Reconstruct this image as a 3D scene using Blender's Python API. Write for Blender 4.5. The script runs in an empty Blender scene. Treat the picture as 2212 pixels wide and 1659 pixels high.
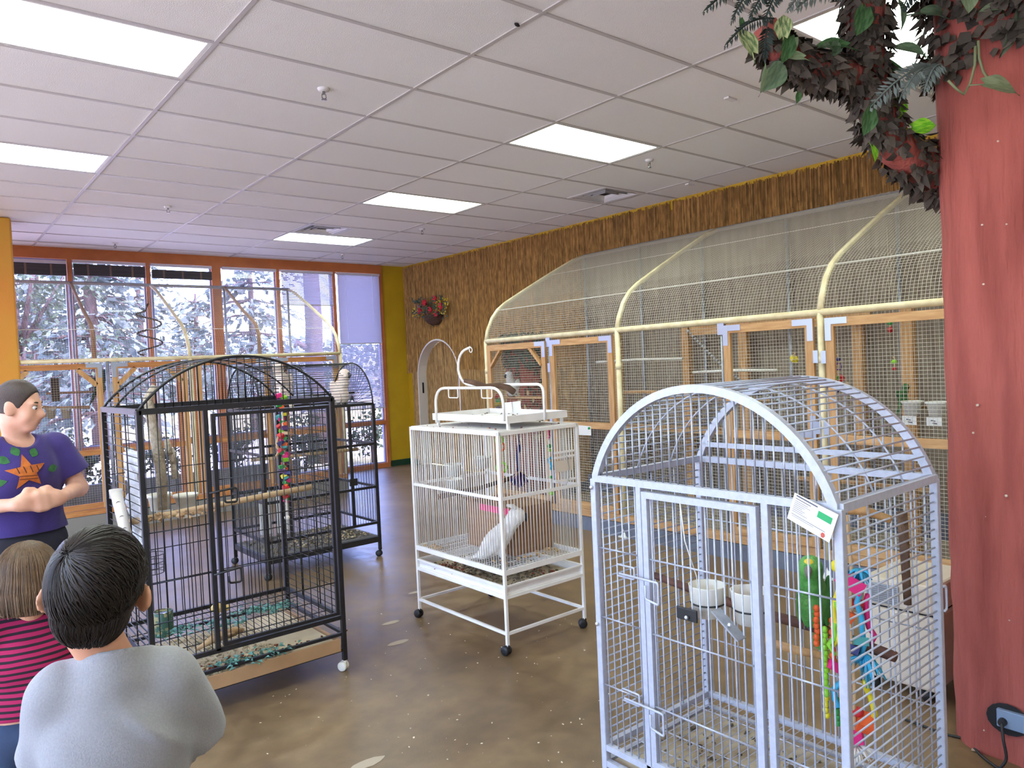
import bpy, bmesh, math, random
import numpy as np
from mathutils import Vector, Matrix, Euler, noise

random.seed(7)
S = bpy.context.scene
COL = S.collection
PI = math.pi

# ------------------------------------------------------------------ camera, world, lights, exposure
CAM_LOC = Vector((-1.3768, -4.0064, 1.6390))
F_PX, YAW, PITCH, ROLL = 1607.647, 0.68712, -0.02627, -0.04554
fw = Vector((math.sin(YAW) * math.cos(PITCH), math.cos(YAW) * math.cos(PITCH), math.sin(PITCH)))
rt0 = fw.cross(Vector((0, 0, 1))).normalized()
up0 = rt0.cross(fw)
rt = math.cos(ROLL) * rt0 + math.sin(ROLL) * up0
up = -math.sin(ROLL) * rt0 + math.cos(ROLL) * up0
cam = bpy.data.cameras.new('camera')
cam.sensor_fit = 'HORIZONTAL'
cam.sensor_width = 36.0
cam.lens = F_PX / 2212 * 36.0
cam.clip_start = 0.05
cam.clip_end = 300
cam_o = bpy.data.objects.new('camera', cam)
COL.objects.link(cam_o)
cam_o.matrix_world = Matrix(((rt.x, up.x, -fw.x, CAM_LOC.x), (rt.y, up.y, -fw.y, CAM_LOC.y),
                             (rt.z, up.z, -fw.z, CAM_LOC.z), (0, 0, 0, 1)))
S.camera = cam_o

w = bpy.data.worlds.new('sky')
S.world = w
w.use_nodes = True
nt = w.node_tree
nt.nodes.clear()
sky = nt.nodes.new('ShaderNodeTexSky')
sky.sky_type = 'NISHITA'
sky.sun_disc = False
sky.sun_elevation = math.radians(48)
sky.sun_rotation = math.radians(165)
sky.air_density = 1.0
sky.dust_density = 2.5
bg = nt.nodes.new('ShaderNodeBackground')
bg.inputs['Strength'].default_value = 2.0
wo = nt.nodes.new('ShaderNodeOutputWorld')
nt.links.new(sky.outputs[0], bg.inputs[0])
nt.links.new(bg.outputs[0], wo.inputs[0])

sun = bpy.data.lights.new('sun', 'SUN')
sun.energy = 13.0
sun.angle = math.radians(0.6)
sun.color = (1.0, 0.94, 0.86)
sun_o = bpy.data.objects.new('sun', sun)
COL.objects.link(sun_o)
sun_o.rotation_euler = Vector((-0.35, 0.62, -0.80)).to_track_quat('-Z', 'Y').to_euler()

PANEL_EMIT = 10.0           # radiance of the fluorescent ceiling panels

vs = S.view_settings
vs.view_transform = 'Standard'
vs.look = 'None'
vs.gamma = 1.0
vs.use_curve_mapping = False
vs.exposure = 0.70
S.cycles.max_bounces = 8
S.cycles.diffuse_bounces = 4
S.cycles.glossy_bounces = 3
S.cycles.transparent_max_bounces = 24
S.cycles.sample_clamp_indirect = 6.0


def D(u, v, depth):
    """photo pixel at a given depth along the view axis -> world point"""
    return CAM_LOC + depth * (fw + (u - 1106) / F_PX * rt - (v - 829.5) / F_PX * up)


def on_x(u, v, x):
    d = fw + (u - 1106) / F_PX * rt - (v - 829.5) / F_PX * up
    return CAM_LOC + d * ((x - CAM_LOC.x) / d.x)


def on_y(u, v, y):
    d = fw + (u - 1106) / F_PX * rt - (v - 829.5) / F_PX * up
    return CAM_LOC + d * ((y - CAM_LOC.y) / d.y)


def on_z(u, v, z):
    d = fw + (u - 1106) / F_PX * rt - (v - 829.5) / F_PX * up
    return CAM_LOC + d * ((z - CAM_LOC.z) / d.z)


# ------------------------------------------------------------------ materials
def lin(c):
    o = []
    for x in c[:3]:
        x = x / 255.0
        o.append(x / 12.92 if x <= 0.04045 else ((x + 0.055) / 1.055) ** 2.4)
    return tuple(o) + (1.0,)


MATS = {}


def M(name, col, rough=0.5, metal=0.0, col2=None, vscale=6.0, stretch=(1, 1, 1), bump=0.0, bscale=40.0,
      bstretch=None, emit=0.0, rnd=0.0, island=0.0, spec=0.5, sss=0.0, transl=0.0, contrast=(0.35, 0.65), sheen=0.0,
      detail=4.0):
    if name in MATS:
        return MATS[name]
    m = bpy.data.materials.new(name)
    m.use_nodes = True
    n, l = m.node_tree.nodes, m.node_tree.links
    b = n['Principled BSDF']
    out = n['Material Output']
    b.inputs['Roughness'].default_value = rough
    b.inputs['Metallic'].default_value = metal
    b.inputs['Specular IOR Level'].default_value = spec
    b.inputs['Base Color'].default_value = lin(col)
    if sheen:
        b.inputs['Sheen Weight'].default_value = sheen
    tc = n.new('ShaderNodeTexCoord')

    def mapped(st):
        mp = n.new('ShaderNodeMapping')
        mp.inputs['Scale'].default_value = st
        l.new(tc.outputs['Object'], mp.inputs['Vector'])
        return mp.outputs['Vector']
    csock = None
    if col2 is not None:
        nz = n.new('ShaderNodeTexNoise')
        nz.inputs['Scale'].default_value = vscale
        nz.inputs['Detail'].default_value = detail
        l.new(mapped(stretch), nz.inputs['Vector'])
        rp = n.new('ShaderNodeValToRGB')
        rp.color_ramp.elements[0].position, rp.color_ramp.elements[1].position = contrast
        rp.color_ramp.elements[0].color = lin(col)
        rp.color_ramp.elements[1].color = lin(col2)
        l.new(nz.outputs['Fac'], rp.inputs[0])
        csock = rp.outputs[0]
    if rnd or island:
        hs = n.new('ShaderNodeHueSaturation')
        if csock is None:
            hs.inputs['Color'].default_value = lin(col)
        else:
            l.new(csock, hs.inputs['Color'])
        mr = n.new('ShaderNodeMapRange')
        a = island or rnd
        mr.inputs['To Min'].default_value = 1 - a
        mr.inputs['To Max'].default_value = 1 + a
        if island:
            g = n.new('ShaderNodeNewGeometry')
            l.new(g.outputs['Random Per Island'], mr.inputs['Value'])
        else:
            oi = n.new('ShaderNodeObjectInfo')
            l.new(oi.outputs['Random'], mr.inputs['Value'])
        l.new(mr.outputs[0], hs.inputs['Value'])
        csock = hs.outputs[0]
    if csock is not None:
        l.new(csock, b.inputs['Base Color'])
    if bump:
        nz = n.new('ShaderNodeTexNoise')
        nz.inputs['Scale'].default_value = bscale
        nz.inputs['Detail'].default_value = 4
        l.new(mapped(bstretch or (1, 1, 1)), nz.inputs['Vector'])
        bp = n.new('ShaderNodeBump')
        bp.inputs['Strength'].default_value = bump
        bp.inputs['Distance'].default_value = 0.02
        l.new(nz.outputs['Fac'], bp.inputs['Height'])
        l.new(bp.outputs[0], b.inputs['Normal'])
    if emit:
        b.inputs['Emission Color'].default_value = lin(col)
        b.inputs['Emission Strength'].default_value = emit
    if sss:
        b.inputs['Subsurface Weight'].default_value = sss
        b.inputs['Subsurface Radius'].default_value = (0.02, 0.008, 0.004)
        b.inputs['Subsurface Scale'].default_value = 0.3
    if transl:
        t = n.new('ShaderNodeBsdfTranslucent')
        t.inputs['Color'].default_value = lin(col)
        if csock is not None:
            l.new(csock, t.inputs['Color'])
        mx = n.new('ShaderNodeMixShader')
        mx.inputs[0].default_value = transl
        l.new(b.outputs[0], mx.inputs[1])
        l.new(t.outputs[0], mx.inputs[2])
        l.new(mx.outputs[0], out.inputs['Surface'])
    MATS[name] = m
    return m


def glass_mat(name, tint, gloss=0.06):
    if name in MATS:
        return MATS[name]
    m = bpy.data.materials.new(name)
    m.use_nodes = True
    n, l = m.node_tree.nodes, m.node_tree.links
    n.clear()
    t = n.new('ShaderNodeBsdfTransparent')
    t.inputs['Color'].default_value = tint + (1,)
    g = n.new('ShaderNodeBsdfGlossy')
    g.inputs['Roughness'].default_value = 0.02
    mx = n.new('ShaderNodeMixShader')
    mx.inputs[0].default_value = gloss
    o = n.new('ShaderNodeOutputMaterial')
    l.new(t.outputs[0], mx.inputs[1])
    l.new(g.outputs[0], mx.inputs[2])
    l.new(mx.outputs[0], o.inputs[0])
    MATS[name] = m
    return m


# ------------------------------------------------------------------ mesh building
ORG = {}


def link(name, data, parent=None, local=False):
    o = bpy.data.objects.new(name, data)
    COL.objects.link(o)
    if parent is not None:
        o.parent = parent
        ORG[o] = ORG.get(parent, Vector((0, 0, 0)))
    else:
        ORG[o] = Vector((0, 0, 0))
    return o


def tag(o, label=None, cat=None, group=None, kind=None):
    if label:
        o['label'] = label
    if cat:
        o['category'] = cat
    if group:
        o['group'] = group
    if kind:
        o['kind'] = kind
    return o


def thing(name, label, cat, loc=(0, 0, 0), group=None, rot=None):
    o = link(name, None)
    o.empty_display_size = 0.1
    o.location = loc
    ORG[o] = Vector(loc)
    if rot is not None:
        o.rotation_euler = rot
        ORG[o] = Vector((0, 0, 0))          # rotated things are built in their own coordinates
    tag(o, label, cat, group)
    return o


class MB:
    def __init__(s):
        s.v, s.f = [], []

    def add(s, vs_, fs_):
        k = len(s.v)
        s.v += [tuple(p) for p in vs_]
        s.f += [tuple(k + i for i in f) for f in fs_]
        return s

    def box(s, x0, x1, y0, y1, z0, z1):
        return s.add([(x0, y0, z0), (x1, y0, z0), (x1, y1, z0), (x0, y1, z0), (x0, y0, z1), (x1, y0, z1), (x1, y1, z1), (x0, y1, z1)],
                     [(3, 2, 1, 0), (4, 5, 6, 7), (0, 1, 5, 4), (1, 2, 6, 5), (2, 3, 7, 6), (3, 0, 4, 7)])

    def bar(s, p, q, w_, h=None, upv=(0, 0, 1)):
        p, q = Vector(p), Vector(q)
        h = w_ if h is None else h
        d = (q - p).normalized()
        u = Vector(upv)
        if abs(d.dot(u)) > 0.95:
            u = Vector((1, 0, 0)) if abs(d.x) < 0.9 else Vector((0, 1, 0))
        a = d.cross(u).normalized() * (w_ / 2)
        b = a.cross(d).normalized() * (h / 2)
        vs_ = [p - a - b, p + a - b, p + a + b, p - a + b, q - a - b, q + a - b, q + a + b, q - a + b]
        return s.add(vs_, [(3, 2, 1, 0), (4, 5, 6, 7), (0, 1, 5, 4), (1, 2, 6, 5), (2, 3, 7, 6), (3, 0, 4, 7)])

    def tube(s, pts, r, n=6, closed=False, caps=True, sq=False):
        pts = [Vector(p) for p in pts]
        m = len(pts)
        rr = r if isinstance(r, (list, tuple)) else [r] * m
        t0 = (pts[1] - pts[0]).normalized()
        u = Vector((0, 0, 1)) if abs(t0.z) < 0.9 else Vector((1, 0, 0))
        a = t0.cross(u).normalized()
        vs_ = []
        prev = t0
        for i, p in enumerate(pts):
            if closed:
                t = (pts[(i + 1) % m] - pts[i - 1]).normalized()
            elif i == 0:
                t = t0
            elif i == m - 1:
                t = (pts[-1] - pts[-2]).normalized()
            else:
                t = (pts[i + 1] - pts[i - 1]).normalized()
            if prev.cross(t).length > 1e-6:
                a = prev.rotation_difference(t) @ a
            a = (a - t * a.dot(t)).normalized()
            prev = t
            b = t.cross(a)
            for k in range(n):
                th = 2 * PI * (k + (0.5 if sq else 0)) / n
                f = rr[i] * (1.414 if sq else 1)
                vs_.append(p + (a * math.cos(th) + b * math.sin(th)) * f)
        fs_ = []
        for i in range(m if closed else m - 1):
            j = (i + 1) % m
            for k in range(n):
                k2 = (k + 1) % n
                fs_.append((i * n + k, i * n + k2, j * n + k2, j * n + k))
        if caps and not closed:
            fs_.append(tuple(range(n - 1, -1, -1)))
            fs_.append(tuple((m - 1) * n + k for k in range(n)))
        return s.add(vs_, fs_)

    def ell(s, c, r, nu=12, nv=8, rot=None):
        c = Vector(c)
        r = (r, r, r) if isinstance(r, (int, float)) else r
        vs_ = []
        for j in range(1, nv):
            ph = PI * j / nv
            for i in range(nu):
                th = 2 * PI * i / nu
                vs_.append(Vector((math.sin(ph) * math.cos(th) * r[0], math.sin(ph) * math.sin(th) * r[1], math.cos(ph) * r[2])))
        vs_ += [Vector((0, 0, r[2])), Vector((0, 0, -r[2]))]
        if rot is not None:
            R = rot.to_matrix() if hasattr(rot, 'to_matrix') else rot
            vs_ = [R @ p for p in vs_]
        vs_ = [c + p for p in vs_]
        fs_ = []
        for j in range(nv - 2):
            for i in range(nu):
                i2 = (i + 1) % nu
                fs_.append((j * nu + i, (j + 1) * nu + i, (j + 1) * nu + i2, j * nu + i2))
        T, B = len(vs_) - 2, len(vs_) - 1
        for i in range(nu):
            i2 = (i + 1) % nu
            fs_.append((T, i, i2))
            fs_.append((B, (nv - 2) * nu + i2, (nv - 2) * nu + i))
        return s.add(vs_, fs_)

    def lathe(s, c, prof, n=20, axis=(0, 0, 1), close_top=False):
        c = Vector(c)
        q = Vector((0, 0, 1)).rotation_difference(Vector(axis))
        vs_ = []
        for r, z in prof:
            for k in range(n):
                th = 2 * PI * k / n
                vs_.append(c + q @ Vector((r * math.cos(th), r * math.sin(th), z)))
        fs_ = []
        for i in range(len(prof) - 1):
            for k in range(n):
                k2 = (k + 1) % n
                fs_.append((i * n + k, i * n + k2, (i + 1) * n + k2, (i + 1) * n + k))
        if prof[0][0] > 1e-4:
            fs_.append(tuple(range(n - 1, -1, -1)))
        if close_top:
            fs_.append(tuple((len(prof) - 1) * n + k for k in range(n)))
        return s.add(vs_, fs_)

    def mesh(s, name, off=Vector((0, 0, 0)), smooth=False):
        me = bpy.data.meshes.new(name)
        me.from_pydata([(p[0] - off.x, p[1] - off.y, p[2] - off.z) for p in s.v], [], s.f)
        me.update()
        if smooth:
            me.polygons.foreach_set('use_smooth', [True] * len(me.polygons))
        return me

    def build(s, name, mat, parent=None, smooth=False, kind=None, label=None, cat=None, group=None, bevel=0.0, loc=None):
        if parent is None and loc is None and kind not in ('structure',):
            xs = list(zip(*s.v))
            loc = ((min(xs[0]) + max(xs[0])) / 2, (min(xs[1]) + max(xs[1])) / 2, min(xs[2]))
        off = ORG.get(parent, Vector((0, 0, 0))) if parent is not None else Vector(loc or (0, 0, 0))
        me = s.mesh(name, off, smooth)
        o = link(name, me, parent)
        if parent is None:
            o.location = off
            ORG[o] = Vector(off)
        if mat is not None:
            me.materials.append(mat)
        if bevel:
            bv = o.modifiers.new('bevel', 'BEVEL')
            bv.width = bevel
            bv.segments = 2
            bv.limit_method = 'ANGLE'
        tag(o, label, cat, group, kind)
        return o


ROD = {}


def rod(name, p, q, r, mat, parent, n=6):
    """one bar as its own object; alike bars share one mesh"""
    key = (round(r, 5), mat.name, n)
    if key not in ROD:
        b = MB().tube([(0, 0, 0), (0, 0, 1)], r, n)
        me = b.mesh('bar')
        me.materials.append(mat)
        if n > 4:
            me.polygons.foreach_set('use_smooth', [len(pl.vertices) == 4 for pl in me.polygons])
        ROD[key] = me
    p, q = Vector(p), Vector(q)
    o = link(name, ROD[key], parent)
    o.location = p - ORG.get(parent, Vector((0, 0, 0)))
    d = q - p
    o.rotation_euler = Vector((0, 0, 1)).rotation_difference(d.normalized()).to_euler()
    o.scale = (1, 1, d.length)
    return o


UB = {}


def ubox(name, x0, x1, y0, y1, z0, z1, mat, parent):
    """box object sharing one unit mesh with its alikes"""
    if mat.name not in UB:
        me = MB().box(0, 1, 0, 1, 0, 1).mesh('block')
        me.materials.append(mat)
        UB[mat.name] = me
    o = link(name, UB[mat.name], parent)
    o.location = Vector((x0, y0, z0)) - ORG.get(parent, Vector((0, 0, 0)))
    o.scale = (x1 - x0, y1 - y0, z1 - z0)
    return o


def copy_tree(o, parent=None):
    c = o.copy()
    COL.objects.link(c)
    ORG[c] = ORG.get(o, Vector((0, 0, 0)))
    if parent is not None:
        c.parent = parent
    for ch in list(o.children):
        copy_tree(ch, c)
    return c


# ------------------------------------------------------------------ smooth blended volumes (people, birds)
def C(a, b, ra, rb=None):
    return ('c', np.array(a, float), np.array(b, float), ra, ra if rb is None else rb)


def E(c, r, rot=None):
    return ('e', np.array(c, float), np.array(r if not isinstance(r, (int, float)) else (r, r, r), float),
            None if rot is None else np.array(Euler(rot).to_matrix()))


def prim_d(p, X, Y, Z):
    if p[0] == 'c':
        a, b, ra, rb = p[1:]
        ab = b - a
        L = max(float(ab @ ab), 1e-9)
        px, py, pz = X - a[0], Y - a[1], Z - a[2]
        t = np.clip((px * ab[0] + py * ab[1] + pz * ab[2]) / L, 0, 1)
        return np.sqrt((px - t * ab[0]) ** 2 + (py - t * ab[1]) ** 2 + (pz - t * ab[2]) ** 2) - (ra + (rb - ra) * t)
    c, r, R = p[1:]
    px, py, pz = X - c[0], Y - c[1], Z - c[2]
    if R is not None:
        px, py, pz = (R[0, 0] * px + R[1, 0] * py + R[2, 0] * pz, R[0, 1] * px + R[1, 1] * py + R[2, 1] * pz,
                      R[0, 2] * px + R[1, 2] * py + R[2, 2] * pz)
    k0 = np.sqrt((px / r[0]) ** 2 + (py / r[1]) ** 2 + (pz / r[2]) ** 2)
    k1 = np.sqrt((px / r[0] ** 2) ** 2 + (py / r[1] ** 2) ** 2 + (pz / r[2] ** 2) ** 2)
    return k0 * (k0 - 1) / np.maximum(k1, 1e-6)


def prim_box(p, m):
    if p[0] == 'c':
        a, b, ra, rb = p[1:]
        R = max(ra, rb) + m
        return np.minimum(a, b) - R, np.maximum(a, b) + R
    c, r = p[1], p[2]
    R = (max(r) if p[3] is not None else r) + m
    return c - R, c + R


def volume(prims, h=0.008, k=0.02, cut=None, disp=None):
    """blend prims (optionally cut by cut(X,Y,Z)>0) and return verts, quads"""
    lo = np.min([prim_box(p, 0)[0] for p in prims], 0) - 4 * h - k
    hi = np.max([prim_box(p, 0)[1] for p in prims], 0) + 4 * h + k
    n = np.ceil((hi - lo) / h).astype(int) + 1
    ax = [lo[i] + h * np.arange(n[i]) for i in range(3)]
    F = np.full(n, 0.5, np.float32)
    for p in prims:
        a, b = prim_box(p, k + 3 * h)
        i0 = np.maximum(((a - lo) / h).astype(int), 0)
        i1 = np.minimum(((b - lo) / h).astype(int) + 2, n)
        sl = tuple(slice(i0[j], i1[j]) for j in range(3))
        X, Y, Z = np.meshgrid(ax[0][sl[0]], ax[1][sl[1]], ax[2][sl[2]], indexing='ij', sparse=True)
        d = prim_d(p, X, Y, Z)
        f = F[sl]
        hh = np.maximum(k - np.abs(f - d), 0) / k
        F[sl] = np.minimum(f, d) - hh * hh * k * 0.25
    if cut is not None or disp is not None:
        X, Y, Z = np.meshgrid(ax[0], ax[1], ax[2], indexing='ij')
        if disp is not None:
            F = F + disp(X, Y, Z)
        if cut is not None:
            F = np.maximum(F, cut(X, Y, Z))
    return surface_nets(F, lo, h)


def surface_nets(F, lo, h):
    ins = F < 0
    c = [F[i:F.shape[0] - 1 + i, j:F.shape[1] - 1 + j, k:F.shape[2] - 1 + k] for i in (0, 1) for j in (0, 1) for k in (0, 1)]
    s = sum((x < 0).astype(np.int8) for x in c)
    mask = (s > 0) & (s < 8)
    cells = np.argwhere(mask)
    idx = np.full(mask.shape, -1, np.int64)
    idx[mask] = np.arange(len(cells))
    vals = np.stack([x[mask] for x in c], 1)
    off = np.array([(i, j, k) for i in (0, 1) for j in (0, 1) for k in (0, 1)], float)
    acc = np.zeros((len(cells), 3))
    cnt = np.zeros(len(cells))
    for a in range(8):
        for b in range(a + 1, 8):
            if np.abs(off[a] - off[b]).sum() != 1:
                continue
            va, vb = vals[:, a], vals[:, b]
            x = (va < 0) != (vb < 0)
            t = va[x] / (va[x] - vb[x])
            acc[x] += off[a] + t[:, None] * (off[b] - off[a])
            cnt[x] += 1
    V = lo + h * (cells + acc / cnt[:, None])
    faces = []
    for axis in range(3):
        o1, o2 = [(1, 2), (2, 0), (0, 1)][axis]
        a = [slice(None)] * 3
        b = [slice(None)] * 3
        a[axis], b[axis] = slice(0, -1), slice(1, None)
        e = ins[tuple(a)] != ins[tuple(b)]
        P = np.argwhere(e)
        P = P[(P[:, o1] > 0) & (P[:, o2] > 0) & (P[:, o1] < F.shape[o1] - 1) & (P[:, o2] < F.shape[o2] - 1)]
        if not len(P):
            continue
        flip = ins[tuple(P.T)]
        d1 = np.zeros(3, int)
        d1[o1] = 1
        d2 = np.zeros(3, int)
        d2[o2] = 1
        q = [idx[tuple((P - x).T)] for x in (d1 + d2, d2, d1 * 0, d1)]
        Q = np.stack(q, 1)
        Q[~flip] = Q[~flip][:, ::-1]
        faces.append(Q[(Q >= 0).all(1)])
    return V, np.concatenate(faces)


def vol_obj(name, prims, mat, parent, h=0.008, k=0.02, cut=None, disp=None, kind=None, label=None, cat=None, smooth_it=1, loc=None):
    V, Q = volume(prims, h, k, cut, disp)
    for _ in range(smooth_it):                              # light relaxation
        acc = np.zeros_like(V)
        cnt = np.zeros(len(V))
        for i in range(4):
            a, b = Q[:, i], Q[:, (i + 1) % 4]
            np.add.at(acc, a, V[b])
            np.add.at(acc, b, V[a])
            np.add.at(cnt, a, 1)
            np.add.at(cnt, b, 1)
        V = V * 0.5 + 0.5 * acc / np.maximum(cnt, 1)[:, None]
    off = np.array(ORG.get(parent, Vector((0, 0, 0)))) if parent is not None else np.array(loc or (0, 0, 0))
    me = bpy.data.meshes.new(name)
    me.from_pydata((V - off).tolist(), [], Q.tolist())
    me.polygons.foreach_set('use_smooth', [True] * len(me.polygons))
    me.update()
    me.materials.append(mat)
    o = link(name, me, parent)
    if parent is None:
        o.location = off
        ORG[o] = Vector(off)
    tag(o, label, cat, None, kind)
    return o


def jit(a):
    return random.uniform(-a, a)


def bits(parent, name, mat, spots, size, flat=0.35, kind='stuff'):
    """scattered crumbs, flakes and shreds as one part"""
    b = MB()
    for (x, y, z) in spots:
        s = size * random.uniform(0.4, 1.5)
        R = Euler((jit(0.4), jit(0.4), random.uniform(0, 6.3)))
        b.ell((x, y, z), (s, s * random.uniform(0.4, 0.9), s * flat), 5, 3, R)
    return b.build(name, mat, parent, kind=kind)
# ------------------------------------------------------------------ room shell
XR, YW, XL, YF, HC = 5.42, 7.10, -4.70, -6.10, 3.40      # right wall, window wall, left wall, wall behind the camera, ceiling

m_orange = M('orange_paint', (205, 128, 62), 0.55, col2=(188, 112, 52), vscale=3, bump=0.15, bscale=120)
m_trim = M('orange_frame_paint', (198, 120, 66), 0.5, col2=(182, 106, 58), vscale=4)
m_yellow = M('yellow_paint', (196, 160, 26), 0.6, col2=(182, 146, 22), vscale=2, bump=0.1, bscale=150)
m_pillar = M('orange_yellow_wall', (206, 134, 48), 0.6, col2=(196, 146, 44), vscale=1.3, bump=0.15, bscale=120)
m_cream = M('cream_paint', (214, 206, 196), 0.6)
m_tile = M('acoustic_tile', (243, 242, 239), 0.9, col2=(196, 194, 191), vscale=240, contrast=(0.62, 0.72), bump=0.3, bscale=180, rnd=0.035, spec=0.2)
m_tile2 = M('new_acoustic_tile', (246, 244, 242), 0.9, col2=(214, 211, 208), vscale=240, contrast=(0.62, 0.75), bump=0.2, bscale=180, spec=0.2)
m_grid = M('ceiling_grid_enamel', (190, 186, 183), 0.4)
m_slab = M('plenum', (90, 90, 90), 0.9)
m_wallgrey = M('plain_wall', (200, 190, 175), 0.7)

# floor: stained concrete
mf = bpy.data.materials.new('stained_concrete')
mf.use_nodes = True
n, l = mf.node_tree.nodes, mf.node_tree.links
b = n['Principled BSDF']
tc = n.new('ShaderNodeTexCoord')
n1 = n.new('ShaderNodeTexNoise'); n1.inputs['Scale'].default_value = 1.1; n1.inputs['Detail'].default_value = 7; n1.inputs['Distortion'].default_value = 0.8
n2 = n.new('ShaderNodeTexNoise'); n2.inputs['Scale'].default_value = 9; n2.inputs['Detail'].default_value = 6
n3 = n.new('ShaderNodeTexNoise'); n3.inputs['Scale'].default_value = 130; n3.inputs['Detail'].default_value = 2
for q in (n1, n2, n3):
    l.new(tc.outputs['Object'], q.inputs['Vector'])
r1 = n.new('ShaderNodeValToRGB')
r1.color_ramp.elements[0].position, r1.color_ramp.elements[1].position = 0.3, 0.72
r1.color_ramp.elements[0].color, r1.color_ramp.elements[1].color = lin((104, 85, 62)), lin((144, 121, 90))
l.new(n1.outputs['Fac'], r1.inputs[0])
r2 = n.new('ShaderNodeValToRGB')
r2.color_ramp.elements[0].position, r2.color_ramp.elements[1].position = 0.35, 0.7
r2.color_ramp.elements[0].color, r2.color_ramp.elements[1].color = (0.78, 0.74, 0.70, 1), (1.12, 1.1, 1.06, 1)
l.new(n2.outputs['Fac'], r2.inputs[0])
mx = n.new('ShaderNodeMixRGB'); mx.blend_type = 'MULTIPLY'; mx.inputs[0].default_value = 1
l.new(r1.outputs[0], mx.inputs[1]); l.new(r2.outputs[0], mx.inputs[2])
l.new(mx.outputs[0], b.inputs['Base Color'])
rr = n.new('ShaderNodeMapRange'); rr.inputs['To Min'].default_value = 0.22; rr.inputs['To Max'].default_value = 0.5
l.new(n2.outputs['Fac'], rr.inputs['Value']); l.new(rr.outputs[0], b.inputs['Roughness'])
bp = n.new('ShaderNodeBump'); bp.inputs['Strength'].default_value = 0.06; bp.inputs['Distance'].default_value = 0.01
l.new(n3.outputs['Fac'], bp.inputs['Height']); l.new(bp.outputs[0], b.inputs['Normal'])

floor = MB().box(XL, XR + 0.15, YF, YW + 0.12, -0.12, 0).build('floor', mf, kind='structure')
# pale scuffs and crumbs on the floor
m_scuff = M('pale_scuff', (176, 160, 138), 0.7)
sp = []
for k in range(150):
    u_, v_ = random.uniform(560, 1330), random.uniform(1210, 1650)
    p = on_z(u_, v_, 0)
    sp.append((p.x, p.y, 0.001))
for k in range(30):
    sp.append((1.5 + jit(0.6), -0.5 + jit(0.6), 0.001))
bits(floor, 'seed_crumbs', M('crumbs', (208, 194, 168), 0.8, island=0.3), sp, 0.0048, 0.3)
for (u_, v_, s) in ((845, 1345, 0.05), (860, 1388, 0.055), (895, 1280, 0.04), (790, 1650, 0.06)):
    p = on_z(u_, v_, 0)
    b = MB()
    ring = [(p.x + s * (1 + 0.35 * noise.noise((k * 1.3, s * 90, 0))) * math.cos(k * 0.45) * 1.3, p.y + s * 0.5 * (1 + 0.4 * noise.noise((k * 1.7, 5, 0))) * math.sin(k * 0.45), 0.0012) for k in range(14)]
    b.add(ring, [tuple(range(14))])
    b.build('floor_scuff', m_scuff, floor)

# ceiling with lay-in tiles
ceiling = MB().box(XL, XR + 0.15, YF, YW + 0.12, HC + 0.06, HC + 0.25).build('ceiling', m_slab, kind='structure')
TX, TY = 1.2192, 0.6096
LIGHTS = {(2, 0), (2, 4), (2, 8), (2, -4), (-1, 0), (-1, 4), (-1, -4), (2, -8), (-1, -8), (-4, 0), (-4, 4), (-4, -4)}
VENTS = {(3, 2), (2, 7)}
NEWT = {(3, 3), (0, 7), (1, 8)}
for i in range(-4, 5):
    x0, x1 = max(i * TX, XL), min((i + 1) * TX, XR)
    for j in range(-10, 12):
        y0, y1 = max(j * TY, YF), min((j + 1) * TY, YW)
        if (i, j) in LIGHTS or x1 - x0 < 0.05:
            continue
        if (i, j) in VENTS:
            x0v = x0 + TX / 2
            ubox('ceiling_tile', x0v if (i, j) == (2, 7) else x0, x1 if (i, j) == (2, 7) else x0v, y0, y1, HC + 0.006, HC + 0.022, m_tile, ceiling)
            continue
        ubox('ceiling_tile', x0, x1, y0, y1, HC + 0.006, HC + 0.022, m_tile2 if (i, j) in NEWT else m_tile, ceiling)
for i in range(-3, 5):
    ubox('grid_bar', i * TX - 0.012, i * TX + 0.012, YF, YW, HC, HC + 0.012, m_grid, ceiling)
for j in range(-9, 12):
    ubox('grid_bar', XL, XR, j * TY - 0.012, j * TY + 0.012, HC + 0.0004, HC + 0.0124, m_grid, ceiling)

# walls
MB().box(XL - 0.15, XR + 0.2, YF - 0.15, YF, -0.12, HC + 0.25).build('wall_front', m_wallgrey, kind='structure')
wall_right = MB()
# strips leave the arched doorway open
AY0, AY1, AZ = 5.56, 6.78, 2.11
AC, AR = (AY0 + AY1) / 2, (AY1 - AY0) / 2


def arch_h(y):
    if y <= AY0 or y >= AY1:
        return 0.0
    return AZ - AR + math.sqrt(max(AR * AR - (y - AC) ** 2, 0))


wall_right.box(XR, XR + 0.2, YF, AY0, 0, HC + 0.1)
wall_right.box(XR, XR + 0.2, AY1, YW + 0.12, 0, HC + 0.1)
NS = 24
for k in range(NS):
    ya, yb = AY0 + (AY1 - AY0) * k / NS, AY0 + (AY1 - AY0) * (k + 1) / NS
    za, zb = arch_h(ya) or AZ - AR, arch_h(yb) or AZ - AR
    wall_right.add([(XR, ya, za), (XR + 0.2, ya, za), (XR + 0.2, yb, zb), (XR, yb, zb), (XR, ya, HC + 0.1), (XR + 0.2, ya, HC + 0.1), (XR + 0.2, yb, HC + 0.1), (XR, yb, HC + 0.1)],
                   [(3, 2, 1, 0), (4, 5, 6, 7), (0, 1, 5, 4), (1, 2, 6, 5), (2, 3, 7, 6), (3, 0, 4, 7)])
wall_right = wall_right.build('wall_right', m_yellow, kind='structure')
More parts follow.
